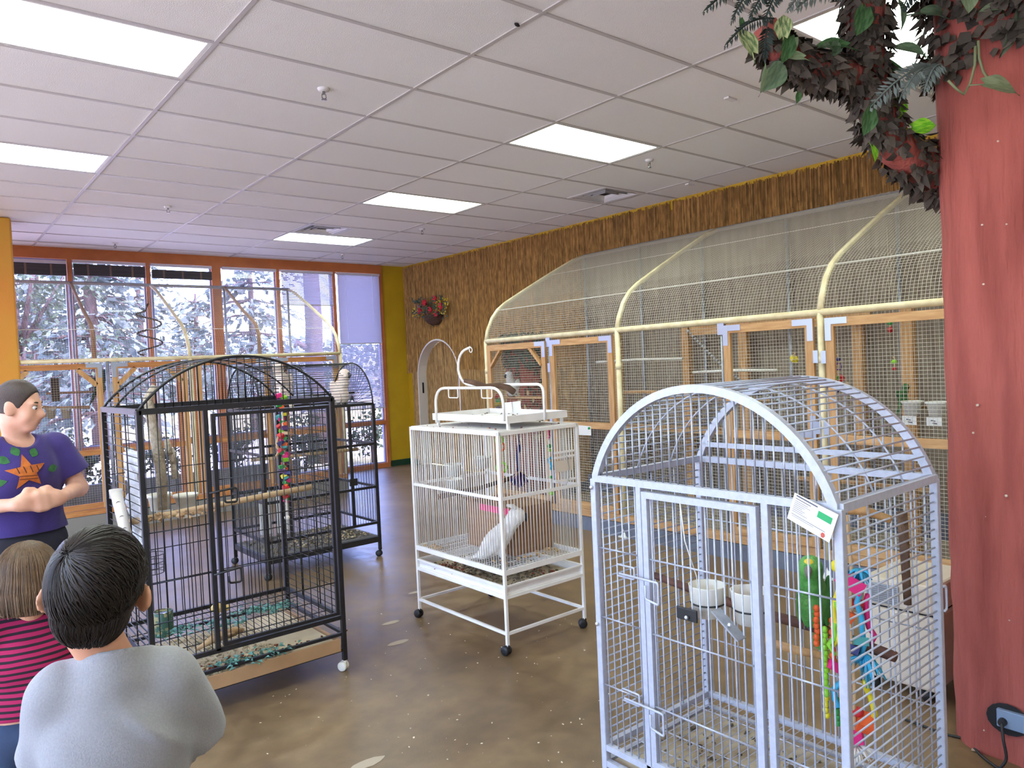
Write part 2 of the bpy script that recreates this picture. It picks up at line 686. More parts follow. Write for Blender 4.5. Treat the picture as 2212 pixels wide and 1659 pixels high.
# arched doorway: cream reveal, reed covered door leaf
jb = MB()
prof = [(AY1, 0.0)] + [(AC + AR * math.cos(t * PI / 20), AZ - AR + AR * math.sin(t * PI / 20)) for t in range(21)] + [(AY0, 0.0)]
for a, c in zip(prof[:-1], prof[1:]):
    def inn(p):
        d = Vector((p[0] - AC, max(p[1] - (AZ - AR), 0)))
        d = d.normalized() * 0.022 if p[1] > AZ - AR else Vector((math.copysign(0.022, p[0] - AC), 0))
        return (p[0] - d.x, p[1] - d.y)
    ai, ci = inn(a), inn(c)
    jb.add([(XR - 0.012, a[0], a[1]), (XR + 0.19, a[0], a[1]), (XR + 0.19, c[0], c[1]), (XR - 0.012, c[0], c[1]),
            (XR - 0.012, ai[0], ai[1]), (XR + 0.19, ai[0], ai[1]), (XR + 0.19, ci[0], ci[1]), (XR - 0.012, ci[0], ci[1])],
           [(0, 1, 2, 3), (7, 6, 5, 4), (0, 3, 7, 4), (1, 5, 6, 2)])
door_1 = jb.build('door_1', m_cream, kind='structure')
m_reed = M('reed', (172, 132, 76), 0.8, col2=(134, 98, 54), vscale=30, stretch=(1, 1, 0.3), island=0.42, detail=3)
m_reed2 = M('reed_lower', (180, 146, 98), 0.8, col2=(146, 114, 74), vscale=30, stretch=(1, 1, 0.3), island=0.32, detail=3)


def reeds(name, mat, parent, x, y0, y1, zlo, zhi, step=0.009, ragged=0.03, seg=6):
    b = MB()
    y = y0
    while y < y1:
        wd = step * random.uniform(0.7, 1.5)
        zl = zlo(y) if callable(zlo) else zlo
        zh = (zhi(y) if callable(zhi) else zhi) + jit(ragged) - ragged
        if zh - zl < 0.05:
            y += wd * 0.93
            continue
        cuts = sorted([zl + jit(ragged * 0.5)] + [zl + (zh - zl) * (k + jit(0.4)) / seg for k in range(1, seg)] + [zh])
        for za, zb in zip(cuts[:-1], cuts[1:]):
            o = jit(0.003)
            xx = x + o
            b.add([(xx + 0.004, y, za), (xx - 0.004, y + wd / 2, za), (xx + 0.004, y + wd, za),
                   (xx + 0.004, y + jit(0.002), zb), (xx - 0.004, y + wd / 2, zb), (xx + 0.004, y + wd, zb)],
                  [(0, 3, 4, 1), (1, 4, 5, 2)])
        y += wd * 0.93
    return b.build(name, mat, parent, kind='stuff')


leaf_panel = MB().box(XR + 0.165, XR + 0.19, AY0 + 0.02, AY1 - 0.02, 0.01, AZ - AR).box(XR + 0.165, XR + 0.19, AC - AR * 0.75, AC + AR * 0.75, AZ - AR, AZ - AR * 0.36).build('door_leaf', M('door_board', (110, 82, 48), 0.7), door_1)
reeds('reed_covering', m_reed2, door_1, XR + 0.155, AY0 + 0.02, AY1 - 0.02, 0.02, lambda y: arch_h(y) - 0.02, ragged=0.008)
dh = MB().box(XR + 0.06, XR + 0.085, AY1 - 0.032, AY1 - 0.02, 1.22, 1.40)
dh.build('door_hinge', M('black_iron', (30, 28, 28), 0.5, metal=0.6), door_1)

reeds('reed_screen_upper', m_reed, wall_right, XR - 0.014, -4.2, YW - 0.02, lambda y: max(1.58 + 0.015 * math.sin(y * 5), arch_h(y) + 0.01 if AY0 < y < AY1 else 0), lambda y: 3.392 - (0.10 if abs((y - 1.28) % 2.9) < 0.03 else 0), ragged=0.02)
reeds('reed_screen_lower', m_reed2, wall_right, XR - 0.006, 2.55, YW - 0.16, lambda y: max(0.02, arch_h(y) + 0.01 if AY0 < y < AY1 else 0), 1.64, ragged=0.02)
MB().box(XR - 0.05, XR - 0.02, AY1 + 0.02, YW, 0.0, 0.09).box(4.99, XR, YW - 0.02, YW + 0.01, 0, 0.10).build('baseboard_right', M('dark_green_vinyl', (22, 62, 44), 0.5), kind='structure')

# window wall -------------------------------------------------------------
wb = MB()
wb.box(4.98, XR + 0.2, YW, YW + 0.12, 0, HC + 0.1)
wall_back = wb.build('wall_back', m_yellow, kind='structure')
tb = MB().box(XL, 4.98, YW - 0.03, YW + 0.12, 3.26, HC + 0.1).box(XL, 4.98, YW - 0.02, YW + 0.12, 0.0, 0.075)
tb.build('trim_1', m_trim, kind='structure')
MULL = [(-3.55, 0.06), (-2.62, 0.06), (-1.69, 0.06), (-0.62, 0.12), (0.39, 0.055), (1.33, 0.055), (2.25, 0.13), (3.17, 0.055), (4.10, 0.055), (4.95, 0.06)]
k = 2
for x, wd in MULL:
    MB().box(x - wd / 2, x + wd / 2, YW - 0.03, YW + 0.10, 0.075, 3.26).build('trim_%d' % k, m_trim, kind='structure')
    k += 1
m_glass = glass_mat('tinted_window_glass', (0.67, 0.63, 1.0))
m_alu = M('window_bead', (150, 150, 190), 0.4, metal=0.3)
xs = [XL] + [m_[0] for m_ in MULL]
hw = [0.0] + [m_[1] / 2 for m_ in MULL]
WIN = []
for k in range(len(MULL)):
    a, c = xs[k] + hw[k], xs[k + 1] - hw[k + 1]
    fb = MB()
    fb.box(a, c, YW - 0.025, YW + 0.09, 0.735, 0.795)                                  # transom
    wo_ = fb.build('window_%d' % (k + 1), m_trim, kind='structure')
    bd = MB()
    for za, zb in ((0.075, 0.735), (0.795, 3.26)):
        bd.box(a, a + 0.018, YW + 0.02, YW + 0.07, za, zb).box(c - 0.018, c, YW + 0.02, YW + 0.07, za, zb)
        bd.box(a + 0.018, c - 0.018, YW + 0.02, YW + 0.07, za, za + 0.018).box(a + 0.018, c - 0.018, YW + 0.02, YW + 0.07, zb - 0.018, zb)
    bd.build('glazing_bead', m_alu, wo_)
    for za, zb in ((0.09, 0.72), (0.81, 3.245)):
        MB().add([(a + 0.01, YW + 0.045, za), (c - 0.01, YW + 0.045, za), (c - 0.01, YW + 0.045, zb), (a + 0.01, YW + 0.045, zb)], [(0, 1, 2, 3)]).build('pane', m_glass, wo_)
    WIN.append((a, c))

# blinds
m_blind = M('blind_slat', (176, 174, 188), 0.5, transl=0.22)
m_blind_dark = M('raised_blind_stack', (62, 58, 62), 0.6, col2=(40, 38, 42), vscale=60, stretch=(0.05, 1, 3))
m_rail = M('blind_rail', (196, 192, 200), 0.5)
m_cord = M('blind_cord', (232, 230, 246), 0.6)


def blind(a, c, zt, segs, label, tilt_cords=()):
    t = thing('window_blind', label, 'blind', ((a + c) / 2, YW - 0.05, zt), 'window blinds')
    y = YW - 0.06
    MB().box(a + 0.01, c - 0.01, y - 0.02, y + 0.025, zt - 0.035, zt).build('head_rail', m_rail, t)
    for kind, z1, z0, tilt in segs:
        if kind == 'stack':
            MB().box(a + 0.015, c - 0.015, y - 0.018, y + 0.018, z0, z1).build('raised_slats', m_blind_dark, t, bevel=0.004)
            for q in (0.2, 0.5, 0.8):
                xx = a + (c - a) * q
                MB().box(xx - 0.012, xx + 0.012, y - 0.021, y - 0.0185, z0, z1).build('ladder_tape', M('ladder_tape', (112, 92, 84), 0.8), t)
        else:
            sb = MB()
            z = z1
            dy, dz = 0.0125 * math.cos(tilt), 0.0125 * math.sin(tilt)
            while z > z0:
                xa, xb = a + 0.015, c - 0.015
                sb.add([(xa, y - dy, z - dz), (xb, y - dy, z - dz), (xb, y, z + 0.0016), (xa, y, z + 0.0016), (xa, y + dy, z + dz), (xb, y + dy, z + dz)],
                       [(0, 1, 2, 3), (3, 2, 5, 4)])
                z -= 0.0215
            sb.build('slats', m_blind, t, kind='stuff')
            MB().box(a + 0.015, c - 0.015, y - 0.012, y + 0.012, z0 - 0.012, z0 + 0.004).build('bottom_rail', m_rail, t)
    for q, zc in tilt_cords:
        xx = a + (c - a) * q
        MB().tube([(xx, y - 0.028, zt - 0.03), (xx + 0.004, y - 0.03, zc)], 0.0035, 5).build('cord', m_cord, t)
    return t


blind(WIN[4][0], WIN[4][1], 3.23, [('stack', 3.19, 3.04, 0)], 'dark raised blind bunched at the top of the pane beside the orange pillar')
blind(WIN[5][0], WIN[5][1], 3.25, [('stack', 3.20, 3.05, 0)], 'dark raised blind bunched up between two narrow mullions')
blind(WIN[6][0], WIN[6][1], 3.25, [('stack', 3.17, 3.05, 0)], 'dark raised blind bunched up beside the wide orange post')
blind(WIN[7][0], WIN[7][1], 3.25, [('slat', 3.21, 1.02, 0.03)], 'lowered blind with slats turned flat open, clear view of the trees')
blind(WIN[8][0], WIN[8][1], 3.25, [('slat', 3.21, 2.72, 0.95), ('slat', 2.70, 1.02, 0.42)], 'lowered blind with half open slats showing a dark trunk outside', ((0.15, 2.92), (0.85, 2.86)))
blind(WIN[9][0], WIN[9][1], 3.25, [('slat', 3.21, 2.10, 1.15), ('slat', 2.06, 1.02, 0.62)], 'lowered grey blind closed tight next to the yellow wall', ((0.18, 2.15), (0.8, 2.4)))

# left storefront wall (out of frame; the room's other daylight)
lw = MB().box(XL - 0.12, XL, YF, YW + 0.12, 2.95, HC + 0.25).box(XL - 0.12, XL, YF, YW + 0.12, -0.12, 0.30)
lw.box(XL - 0.12, XL, YF, -5.0, 0.3, 2.95).box(XL - 0.12, XL, 3.6, YW + 0.12, 0.3, 2.95)
for y in np.arange(-5.0, 3.7, 1.22):
    lw.box(XL - 0.10, XL, y - 0.03, y + 0.03, 0.3, 2.95)
wall_left = lw.build('wall_left', m_trim, kind='structure')
kk = len(MULL) + 1
ys = list(np.arange(-5.0, 3.7, 1.22)) + [3.6]
for ya, yb in zip(ys[:-1], ys[1:]):
    if yb - ya < 0.1:
        continue
    o = MB().add([(XL - 0.05, ya + 0.03, 0.3), (XL - 0.05, yb - 0.03, 0.3), (XL - 0.05, yb - 0.03, 2.95), (XL - 0.05, ya + 0.03, 2.95)], [(0, 1, 2, 3)]).build('window_%d' % kk, glass_mat('storefront_glass', (0.86, 0.88, 1.0)), kind='structure')
    kk += 1

# orange pillar in front of the windows
pb = MB().box(-1.35, -0.40, 5.26, 5.75, 0, HC)
pb.build('wall_pillar', m_pillar, kind='structure', bevel=0.02)

# ------------------------------------------------------------------ ceiling fittings
m_panel = M('lit_diffuser', (240, 255, 243), 0.5, emit=PANEL_EMIT)
m_white_metal = M('white_enamel', (226, 224, 222), 0.35)
LLAB = {(2, 0): ('fluorescent ceiling panel over the open floor before the white cage', ), (2, 4): ('fluorescent ceiling panel between the large ceiling vent and the window side panel', ),
        (2, 8): ('fluorescent ceiling panel beside the air vent close to the windows', ), (2, -4): ('fluorescent ceiling panel showing through the leafy branches of the red tree', ),
        (-1, 0): ('wide fluorescent ceiling panel above the people, farther from the windows', ), (-1, 4): ('fluorescent ceiling panel above the people, nearer the orange pillar', )}
for (i, j) in sorted(LIGHTS):
    x0, x1, y0, y1 = i * TX + 0.014, (i + 1) * TX - 0.014, j * TY + 0.014, (j + 1) * TY - 0.014
    x0, x1 = max(x0, XL), min(x1, XR)
    y0, y1 = max(y0, YF + 0.01), min(y1, YW)
    lab = LLAB.get((i, j), ('fluorescent ceiling panel in the part of the room away from the birds',))[0]
    t = thing('ceiling_light', lab, 'ceiling light', ((x0 + x1) / 2, (y0 + y1) / 2, HC), 'fluorescent ceiling panels')
    fb = MB()
    z0, z1 = HC + 0.003, HC + 0.05
    fb.box(x0, x1, y0, y0 + 0.02, z0, z1).box(x0, x1, y1 - 0.02, y1, z0, z1).box(x0, x0 + 0.02, y0 + 0.02, y1 - 0.02, z0, z1).box(x1 - 0.02, x1, y0 + 0.02, y1 - 0.02, z0, z1)
    fb.build('frame', m_white_metal, t)
    MB().box(x0 + 0.02, x1 - 0.02, y0 + 0.02, y1 - 0.02, HC + 0.008, HC + 0.012).build('diffuser', m_panel, t)

m_dark = M('duct_dark', (24, 24, 26), 0.8)
for (i, j), lab in (((3, 2), 'square louvred ceiling air vent beside the reed wall'), ((2, 7), 'square louvred ceiling air vent nearest the windows')):
    x0 = i * TX + (TX / 2 if (i, j) == (3, 2) else 0) + 0.014
    x1, y0, y1 = x0 + 0.58, j * TY + 0.014, (j + 1) * TY - 0.014
    cx, cy = (x0 + x1) / 2, (y0 + y1) / 2
    t = thing('ceiling_vent', lab, 'air vent', (cx, cy, HC), 'ceiling vents')
    MB().box(x0, x1, y0, y1, HC + 0.045, HC + 0.055).build('duct', m_dark, t)
    fb = MB()
    for q in ((x0, x1, y0, y0 + 0.035), (x0, x1, y1 - 0.035, y1), (x0, x0 + 0.035, y0 + 0.035, y1 - 0.035), (x1 - 0.035, x1, y0 + 0.035, y1 - 0.035)):
        fb.box(*q, HC + 0.001, HC + 0.045)
    fb.build('frame', m_white_metal, t)
    for kq, s in enumerate((0.235, 0.17, 0.105)):
        lb = MB()
        zb, zt, si = HC + 0.002, HC + 0.03, s - 0.02
        o_ = [(-s, -s), (s, -s), (s, s), (-s, s)]
        i_ = [(-si, -si), (si, -si), (si, si), (-si, si)]
        lb.add([(cx + a, cy + c, zb) for a, c in o_] + [(cx + a, cy + c, zt) for a, c in i_], [(k, (k + 1) % 4, 4 + (k + 1) % 4, 4 + k) for k in range(4)])
        lb.add([(cx + a, cy + c, zb - 0.001) for a, c in o_] + [(cx + a * 0.97, cy + c * 0.97, zb - 0.001) for a, c in o_], [(k, 4 + k, 4 + (k + 1) % 4, (k + 1) % 4) for k in range(4)])
        lb.build('louver', m_white_metal, t)

m_chrome = M('chrome', (150, 150, 150), 0.25, metal=0.9)
for (x, y), lab in (((0.75, 0.30), 'fire sprinkler head hanging from the tile over the black cage'), ((0.82, 4.06), 'fire sprinkler head hanging near the pale new ceiling tile'),
                    ((3.88, 0.33), 'fire sprinkler head hanging beside the lit panel on the aviary side'), ((3.82, 3.98), 'fire sprinkler head hanging over the far end of the long aviary'),
                    ((0.81, 6.44), 'fire sprinkler head hanging close to the window header'), ((3.84, 6.22), 'fire sprinkler head hanging near the yellow corner')):
    t = thing('sprinkler_head', lab, 'sprinkler', (x, y, HC), 'ceiling sprinklers')
    MB().lathe((x, y, HC - 0.012), [(0.012, 0), (0.034, 0.004), (0.04, 0.018)], 14).build('escutcheon', m_white_metal, t, smooth=True)
    MB().tube([(x, y, HC - 0.01), (x, y, HC - 0.03)], 0.010, 8).tube([(x - 0.012, y, HC - 0.028), (x - 0.014, y, HC - 0.05), (x, y, HC - 0.06), (x + 0.014, y, HC - 0.05), (x + 0.012, y, HC - 0.028)], 0.003, 5).build('frame', m_chrome, t)
    MB().lathe((x, y, HC - 0.064), [(0.004, 0), (0.017, 0.001), (0.017, 0.004), (0.004, 0.006)], 10).build('deflector', m_chrome, t)
for (u_, v_) in ((1490, 399), (1578, 214)):
    p = on_z(u_, v_, HC)
    MB().box(p.x - 0.05, p.x + 0.05, p.y - 0.02, p.y + 0.02, HC - 0.006, HC + 0.008).build('mounting_clip', m_white_metal, label='small white clip on the ceiling grid near the %s' % ('reed wall' if u_ < 1500 else 'leafy branch'), cat='ceiling clip')
p = on_z(1117, 52, HC)
tag(MB().ell((p.x, p.y, HC - 0.004), (0.02, 0.008, 0.01), 6, 4).build('ceiling_hook', m_dark), 'small dark hook stuck to the ceiling grid line', 'hook')

# ------------------------------------------------------------------ outdoors
m_pave = M('sunlit_paving', (196, 190, 182), 0.8, col2=(176, 170, 164), vscale=0.5)
m_lawn = M('dry_grass', (120, 118, 74), 0.9, col2=(160, 146, 110), vscale=1.2)
yard = MB().box(-30, 46, YW + 0.12, 70, -0.35, -0.15).build('ground_outdoors', m_pave, kind='structure')
MB().box(-30, 46, YW + 0.13, 9.6, -0.16, -0.10).box(-30, 46, 21, 40, -0.16, -0.09).build('lawn', m_lawn, yard)
MB().box(-40, XL - 0.13, -25, YW + 0.1, -0.35, -0.15).build('pavement_outdoors', m_pave, kind='structure')
m_bark = M('bark', (72, 58, 54), 0.9, col2=(48, 40, 40), vscale=9, stretch=(1, 1, 0.2), bump=0.6, bscale=20, bstretch=(1, 1, 0.15))
m_needle = M('conifer_needles', (78, 92, 86), 0.8, island=0.5, transl=0.3)
m_leafy = M('broad_leaves', (62, 78, 56), 0.7, island=0.45, transl=0.35)


def conifer(x, y, h, r, label, base=1.0, dens=1.0, trunk_r=0.2):
    t = thing('conifer_tree', label, 'tree', (x, y, -0.15), 'trees outside the windows')
    MB().tube([(x, y, -0.15), (x + jit(0.1), y, h * 0.5), (x, y, h)], [trunk_r, trunk_r * 0.6, 0.03], 8).build('trunk', m_bark, t, smooth=True)
    b = MB()
    br = MB()
    z = base
    while z < h:
        f = 1 - (z - base) / (h - base)
        nb = int(7 + 4 * f)
        for q in range(nb):
            a = random.uniform(0, 2 * PI)
            L = r * (0.25 + 0.8 * f) * random.uniform(0.6, 1.1)
            tip = Vector((x + L * math.cos(a), y + L * math.sin(a), z - 0.15 * L + jit(0.2)))
            st = Vector((x, y, z + 0.05 * L))
            br.tube([st, (st + tip) / 2 + Vector((0, 0, 0.06 * L)), tip], [0.03, 0.02, 0.006], 3, caps=False)
            m = int(16 * dens * (0.4 + L / r))
            for s in range(m):
                ff = random.uniform(0.15, 1.05)
                p = st.lerp(tip, ff) + Vector((jit(0.28), jit(0.28), jit(0.16)))
                d = Vector((math.cos(a) + jit(0.9), math.sin(a) + jit(0.9), -0.45 + jit(0.5))).normalized() * random.uniform(0.16, 0.34)
                sd = Vector((jit(1), jit(1), jit(1))).normalized() * random.uniform(0.05, 0.11)
                b.add([p - sd * 0.4, p + d * 0.45 - sd, p + d, p + d * 0.45 + sd], [(0, 1, 2, 3)])
        z += 0.42 + 0.1 * random.random()
    br.build('branches', m_bark, t, kind='stuff')
    b.build('foliage', m_needle, t, kind='stuff')
    return t


def broadleaf(x, y, h, r, label, trunk_r=0.15, cat='tree', nleaf=2600, zc=None, rz=None, grp='trees outside the windows', name='broadleaf_tree', ls=0.09):
    t = thing(name, label, cat, (x, y, -0.15), grp)
    zc = zc if zc is not None else h * 0.68
    rz = rz or h * 0.36
    tb_ = MB().tube([(x, y, -0.15), (x + jit(0.1), y + jit(0.1), zc * 0.5), (x, y, zc)], [trunk_r, trunk_r * 0.8, trunk_r * 0.4], 8)
    for q in range(7):
        a = q * 0.9 + jit(0.3)
        tb_.tube([(x, y, zc * random.uniform(0.5, 0.9)), (x + r * 0.7 * math.cos(a), y + r * 0.7 * math.sin(a), zc + rz * random.uniform(0, 0.6))], [trunk_r * 0.4, 0.01], 5)
    tb_.build('trunk', m_bark, t, smooth=True)
    b = MB()
    cl = [(Vector((random.gauss(0, 0.45), random.gauss(0, 0.45), random.gauss(0, 0.45)))) for _ in range(26)]
    for q in range(nleaf):
        c = random.choice(cl)
        p = Vector((x + r * c.x + jit(0.3) * r, y + r * c.y + jit(0.3) * r, zc + rz * c.z + jit(0.28) * rz))
        p.z = max(p.z, 0.0)
        d = Vector((jit(1), jit(1), jit(0.8) - 0.3)).normalized() * ls * random.uniform(0.7, 1.5)
        sd = d.cross(Vector((jit(1), jit(1), jit(1)))).normalized() * ls * 0.4
        b.add([p, p + d * 0.5 - sd, p + d, p + d * 0.5 + sd], [(0, 1, 2, 3)])
    b.build('foliage', m_leafy, t, kind='stuff')
    return t


def at_px(u_, y):
    return on_y(u_, 700, y).x


conifer(at_px(205, 15.5), 15.5, 8.5, 2.1, 'big conifer standing straight behind the raised blinds', base=0.9, dens=1.5)
conifer(at_px(75, 21), 21, 9.5, 2.3, 'tall conifer standing between the orange pillar and the biggest conifer', base=1.6, dens=1.2)
conifer(at_px(425, 23), 23, 4.6, 2.0, 'small conifer standing left of the wide orange window post', base=1.0, dens=1.3)
conifer(at_px(540, 17), 17, 8.2, 2.2, 'conifer with open tiers seen between wide post and blinds', base=1.4, dens=1.1, trunk_r=0.13)
conifer(at_px(300, 30), 30, 8.0, 3.0, 'distant conifer standing behind the biggest conifer', base=0.8, dens=1.0)
broadleaf(at_px(30, 10.5), 10.5, 4.6, 1.1, 'dark leafy tree overhanging the pane beside the orange pillar', nleaf=1700, zc=3.2, rz=1.4)
p5 = at_px(676, 9.6)
t = thing('tree_trunk', 'thick dark tree trunk close behind the half open blind', 'tree', (p5, 9.6, -0.15))
MB().tube([(p5, 9.6, -0.15), (p5 + 0.02, 9.6, 0.8), (p5 - 0.02, 9.6, 1.8), (p5 + 0.02, 9.6, 2.6), (p5, 9.6, 4.4)], [0.24, 0.19, 0.17, 0.165, 0.14], 12).build('trunk', m_bark, t, smooth=True)
MB().tube([(p5 - 0.1, 9.6, 2.1), (p5 - 0.35, 9.6, 2.25), (p5 - 0.42, 9.55, 2.15)], [0.07, 0.05, 0.03], 7).build('broken_branch', m_bark, t, smooth=True)
for q, (u_, y, h, r) in enumerate(((165, 8.4, 0.95, 0.36), (335, 8.6, 1.0, 0.42), (485, 8.5, 0.9, 0.42), (640, 8.3, 1.0, 0.42), (790, 8.5, 0.9, 0.4))):
    broadleaf(at_px(u_, y), y, h, r, {165: 'low shrub outside the window behind the woman', 335: 'low shrub outside the window behind the hanging cotton rope', 485: 'low shrub outside the window left of the wide post', 640: 'low shrub outside beneath the half open blind', 790: 'low shrub outside beneath the closed blind by the yellow wall'}[u_], 0.03, 'shrub', 700, zc=h * 0.5, rz=h * 0.45, grp='shrubs along the windows', name='low_shrub', ls=0.07)
# low bright wall across the yard with a hedge
MB().box(-20, 40, 38, 38.3, -0.15, 1.5).build('boundary_wall', M('pale_render', (214, 208, 204), 0.8), label='long pale wall across the sunny yard behind the trees', cat='wall')
hb = MB()
for q in range(9000):
    x = random.uniform(-12, 36)
    p = Vector((x, 37.2 + jit(0.5), random.uniform(0.2, 3.4 + 0.7 * noise.noise((x * 0.4, 0, 0)))))
    d = Vector((jit(1), jit(1), jit(1))).normalized() * 0.34
    sd = d.cross(Vector((jit(1), jit(1), jit(1)))).normalized() * 0.16
    hb.add([p, p + d * 0.5 - sd, p + d, p + d * 0.5 + sd], [(0, 1, 2, 3)])
hb.build('hedge', m_needle, kind='stuff', label='tall clipped hedge along the far pale wall', cat='hedge')
# ------------------------------------------------------------------ long walk-in aviary on the reed wall
m_pipe = M('cream_pipe', (226, 214, 176), 0.45, col2=(206, 192, 150), vscale=10)
m_galv = M('galvanised_steel', (150, 154, 162), 0.4, metal=0.6, col2=(170, 174, 182), vscale=30)
m_wire = M('wire_mesh', (196, 190, 174), 0.5, metal=0.2)
m_wood = M('pine', (198, 156, 106), 0.6, col2=(176, 130, 80), vscale=7, stretch=(6, 6, 0.7))
m_woodh = M('pine_rail', (202, 160, 108), 0.6, col2=(178, 132, 82), vscale=7, stretch=(6, 0.7, 6))
m_curb = M('grey_curb_paint', (112, 118, 132), 0.6, col2=(92, 96, 108), vscale=5)
m_corr = M('corrugated_sheet', (146, 134, 116), 0.5, col2=(120, 106, 90), vscale=5, stretch=(1, 4, 0.4))
m_sand = M('sandy_concrete', (176, 166, 148), 0.9, col2=(150, 138, 120), vscale=4)
m_bracket = M('zinc_bracket', (176, 184, 204), 0.35, metal=0.5)
m_screw = M('screw_head', (60, 60, 64), 0.5, metal=0.6)
m_pvc = M('white_pvc', (226, 224, 216), 0.4)

PROF = [(0.0, 1.91), (0.03, 2.02), (0.10, 2.16), (0.19, 2.26), (0.30, 2.335), (0.60, 2.49), (1.0, 2.69), (1.40, 2.88), (1.60, 2.95)]


def prof_at(s):
    """point on the roof profile at arc fraction s"""
    L = [0]
    for a, c in zip(PROF[:-1], PROF[1:]):
        L.append(L[-1] + math.dist(a, c))
    q = s * L[-1]
    for k in range(len(PROF) - 1):
        if q <= L[k + 1] + 1e-9:
            f = (q - L[k]) / (L[k + 1] - L[k])
            return (PROF[k][0] + f * (PROF[k + 1][0] - PROF[k][0]), PROF[k][1] + f * (PROF[k + 1][1] - PROF[k][1]))
    return PROF[-1]


AX = 3.72
BAYS = [2.63, 0.65, -1.30, -3.25]
av = thing('walk_in_aviary', 'long wire aviary with cream pipe frame and curved roof along the reed wall', 'aviary', (4.5, -0.3, 0))
for y in BAYS:
    MB().tube([(AX, y, 0.03), (AX, y, 1.91)], 0.026, 10).build('post', m_pipe, av, smooth=True)
    MB().tube([(AX + a, y, z) for a, z in PROF], 0.024, 10).build('roof_hoop', m_pipe, av, smooth=True)
    fb = MB().box(AX - 0.05, AX + 0.05, y - 0.05, y + 0.05, 0.0, 0.012).lathe((AX, y, 0.012), [(0.045, 0), (0.032, 0.05), (0.028, 0.09)], 12)
    fb.build('base_flange', m_pvc, av)
    MB().tube([(AX, y, 1.55), (AX, y, 1.60)], 0.031, 10).build('pipe_coupling', m_pipe, av, smooth=True)
MB().tube([(AX, BAYS[0], 1.91), (AX, BAYS[-1], 1.91)], 0.026, 10).build('eaves_rail', m_pipe, av, smooth=True)
MB().tube([(AX + 1.6, BAYS[0], 2.95), (AX + 1.6, BAYS[-1], 2.95)], 0.022, 10).build('ridge_rail', m_galv, av, smooth=True)
for y in (2.60, 1.70, 0.84, -0.15, -1.18, -2.1, -3.0):
    MB().tube([(AX + 1.58, y, 0.1), (AX + 1.58, y, 2.94)], 0.018, 8).build('back_post', m_galv, av, smooth=True)
MB().tube([(AX + 0.19, BAYS[0], 2.26), (AX + 0.19, BAYS[-1], 2.26)], 0.004, 5).tube([(AX + 1.0, BAYS[0], 2.69), (AX + 1.0, BAYS[-1], 2.69)], 0.004, 5).build('tension_wire', m_pvc, av)
for y, z0, z1 in ((-0.47, 0.2, 1.90), (1.585, 0.2, 1.90)):
    MB().tube([(AX, y, z0), (AX, y, z1)], 0.013, 8).build('door_post', m_galv, av, smooth=True)
    MB().box(AX - 0.018, AX + 0.018, y - 0.03, y + 0.03, 1.80, 1.90).build('post_strap', m_bracket, av)
# kerbs and bottom rails
MB().box(AX - 0.03, AX + 0.06, BAYS[-1], BAYS[0], 0.0, 0.13).build('front_kerb', m_curb, av)
MB().box(AX - 0.02, AX + 0.03, BAYS[-1], BAYS[0], 0.135, 0.205).build('bottom_rail', m_woodh, av)
MB().box(AX + 1.52, AX + 1.66, BAYS[-1], BAYS[0], 0.0, 0.22).build('back_kerb', m_curb, av)
MB().box(AX + 0.06, AX + 1.52, BAYS[-1] - 0.6, BAYS[0], 0.0, 0.02).build('aviary_floor', m_sand, av)
MB().box(AX + 0.06, AX + 1.52, BAYS[0] - 0.02, BAYS[0] + 0.03, 0.0, 0.13).build('end_kerb', m_curb, av)
# corrugated back sheets
sheets = []
y = BAYS[-1]
while y < BAYS[0] - 0.01:
    y2 = min(y + 0.66, BAYS[0])
    b = MB()
    nn = max(int((y2 - y) / 0.0095), 2)
    zt = 2.97 + (0.03 if random.random() < 0.4 else 0) + jit(0.015)
    row0, row1 = [], []
    for q in range(nn + 1):
        yy = y + (y2 - y) * q / nn
        xx = AX + 1.645 + 0.009 * math.cos(2 * PI * yy / 0.076)
        row0.append((xx, yy, 0.16)); row1.append((xx, yy, zt))
    b.add(row0 + row1, [(q, q + 1, nn + 2 + q, nn + 1 + q) for q in range(nn)])
    b.build('corrugated_panel', m_corr, av, smooth=True)
    y = y2
# wire mesh: front bays, roof bays, end
WR = 0.0013
for (ya, yb) in zip(BAYS[1:], BAYS[:-1]):
    b = MB()
    yy = ya
    while yy < yb:
        b.tube([(AX, yy, 0.2), (AX, yy, 1.9)], WR, 4, caps=False)
        yy += 0.0254
    zz = 0.21
    while zz < 1.9:
        b.tube([(AX, ya, zz), (AX, yb, zz)], WR, 4, caps=False)
        zz += 0.0254
    b.build('front_mesh', m_wire, av, kind='stuff')
    b = MB()
    yy = ya
    pts = [prof_at(q / 14) for q in range(15)]
    while yy < yb:
        b.tube([(AX + a - 0.01, yy + 0.0, z + 0.012) for a, z in pts], WR, 4, caps=False)
        yy += 0.0254
    q = 0.0
    while q < 1.0:
        a, z = prof_at(q)
        b.tube([(AX + a - 0.01, ya, z + 0.012), (AX + a - 0.01, yb, z + 0.012)], WR, 4, caps=False)
        q += 0.0254 / 2.02
    b.build('roof_mesh', m_wire, av, kind='stuff')
b = MB()
a = 0.02
while a < 1.6:
    zt = [z for (p0, p1) in zip(PROF[:-1], PROF[1:]) for z in [p0[1] + (p1[1] - p0[1]) * (a - p0[0]) / max(p1[0] - p0[0], 1e-6)] if p0[0] <= a <= p1[0]][0]
    b.tube([(AX + a, BAYS[0], 0.13), (AX + a, BAYS[0], zt)], WR, 4, caps=False)
    a += 0.0254
z = 0.15
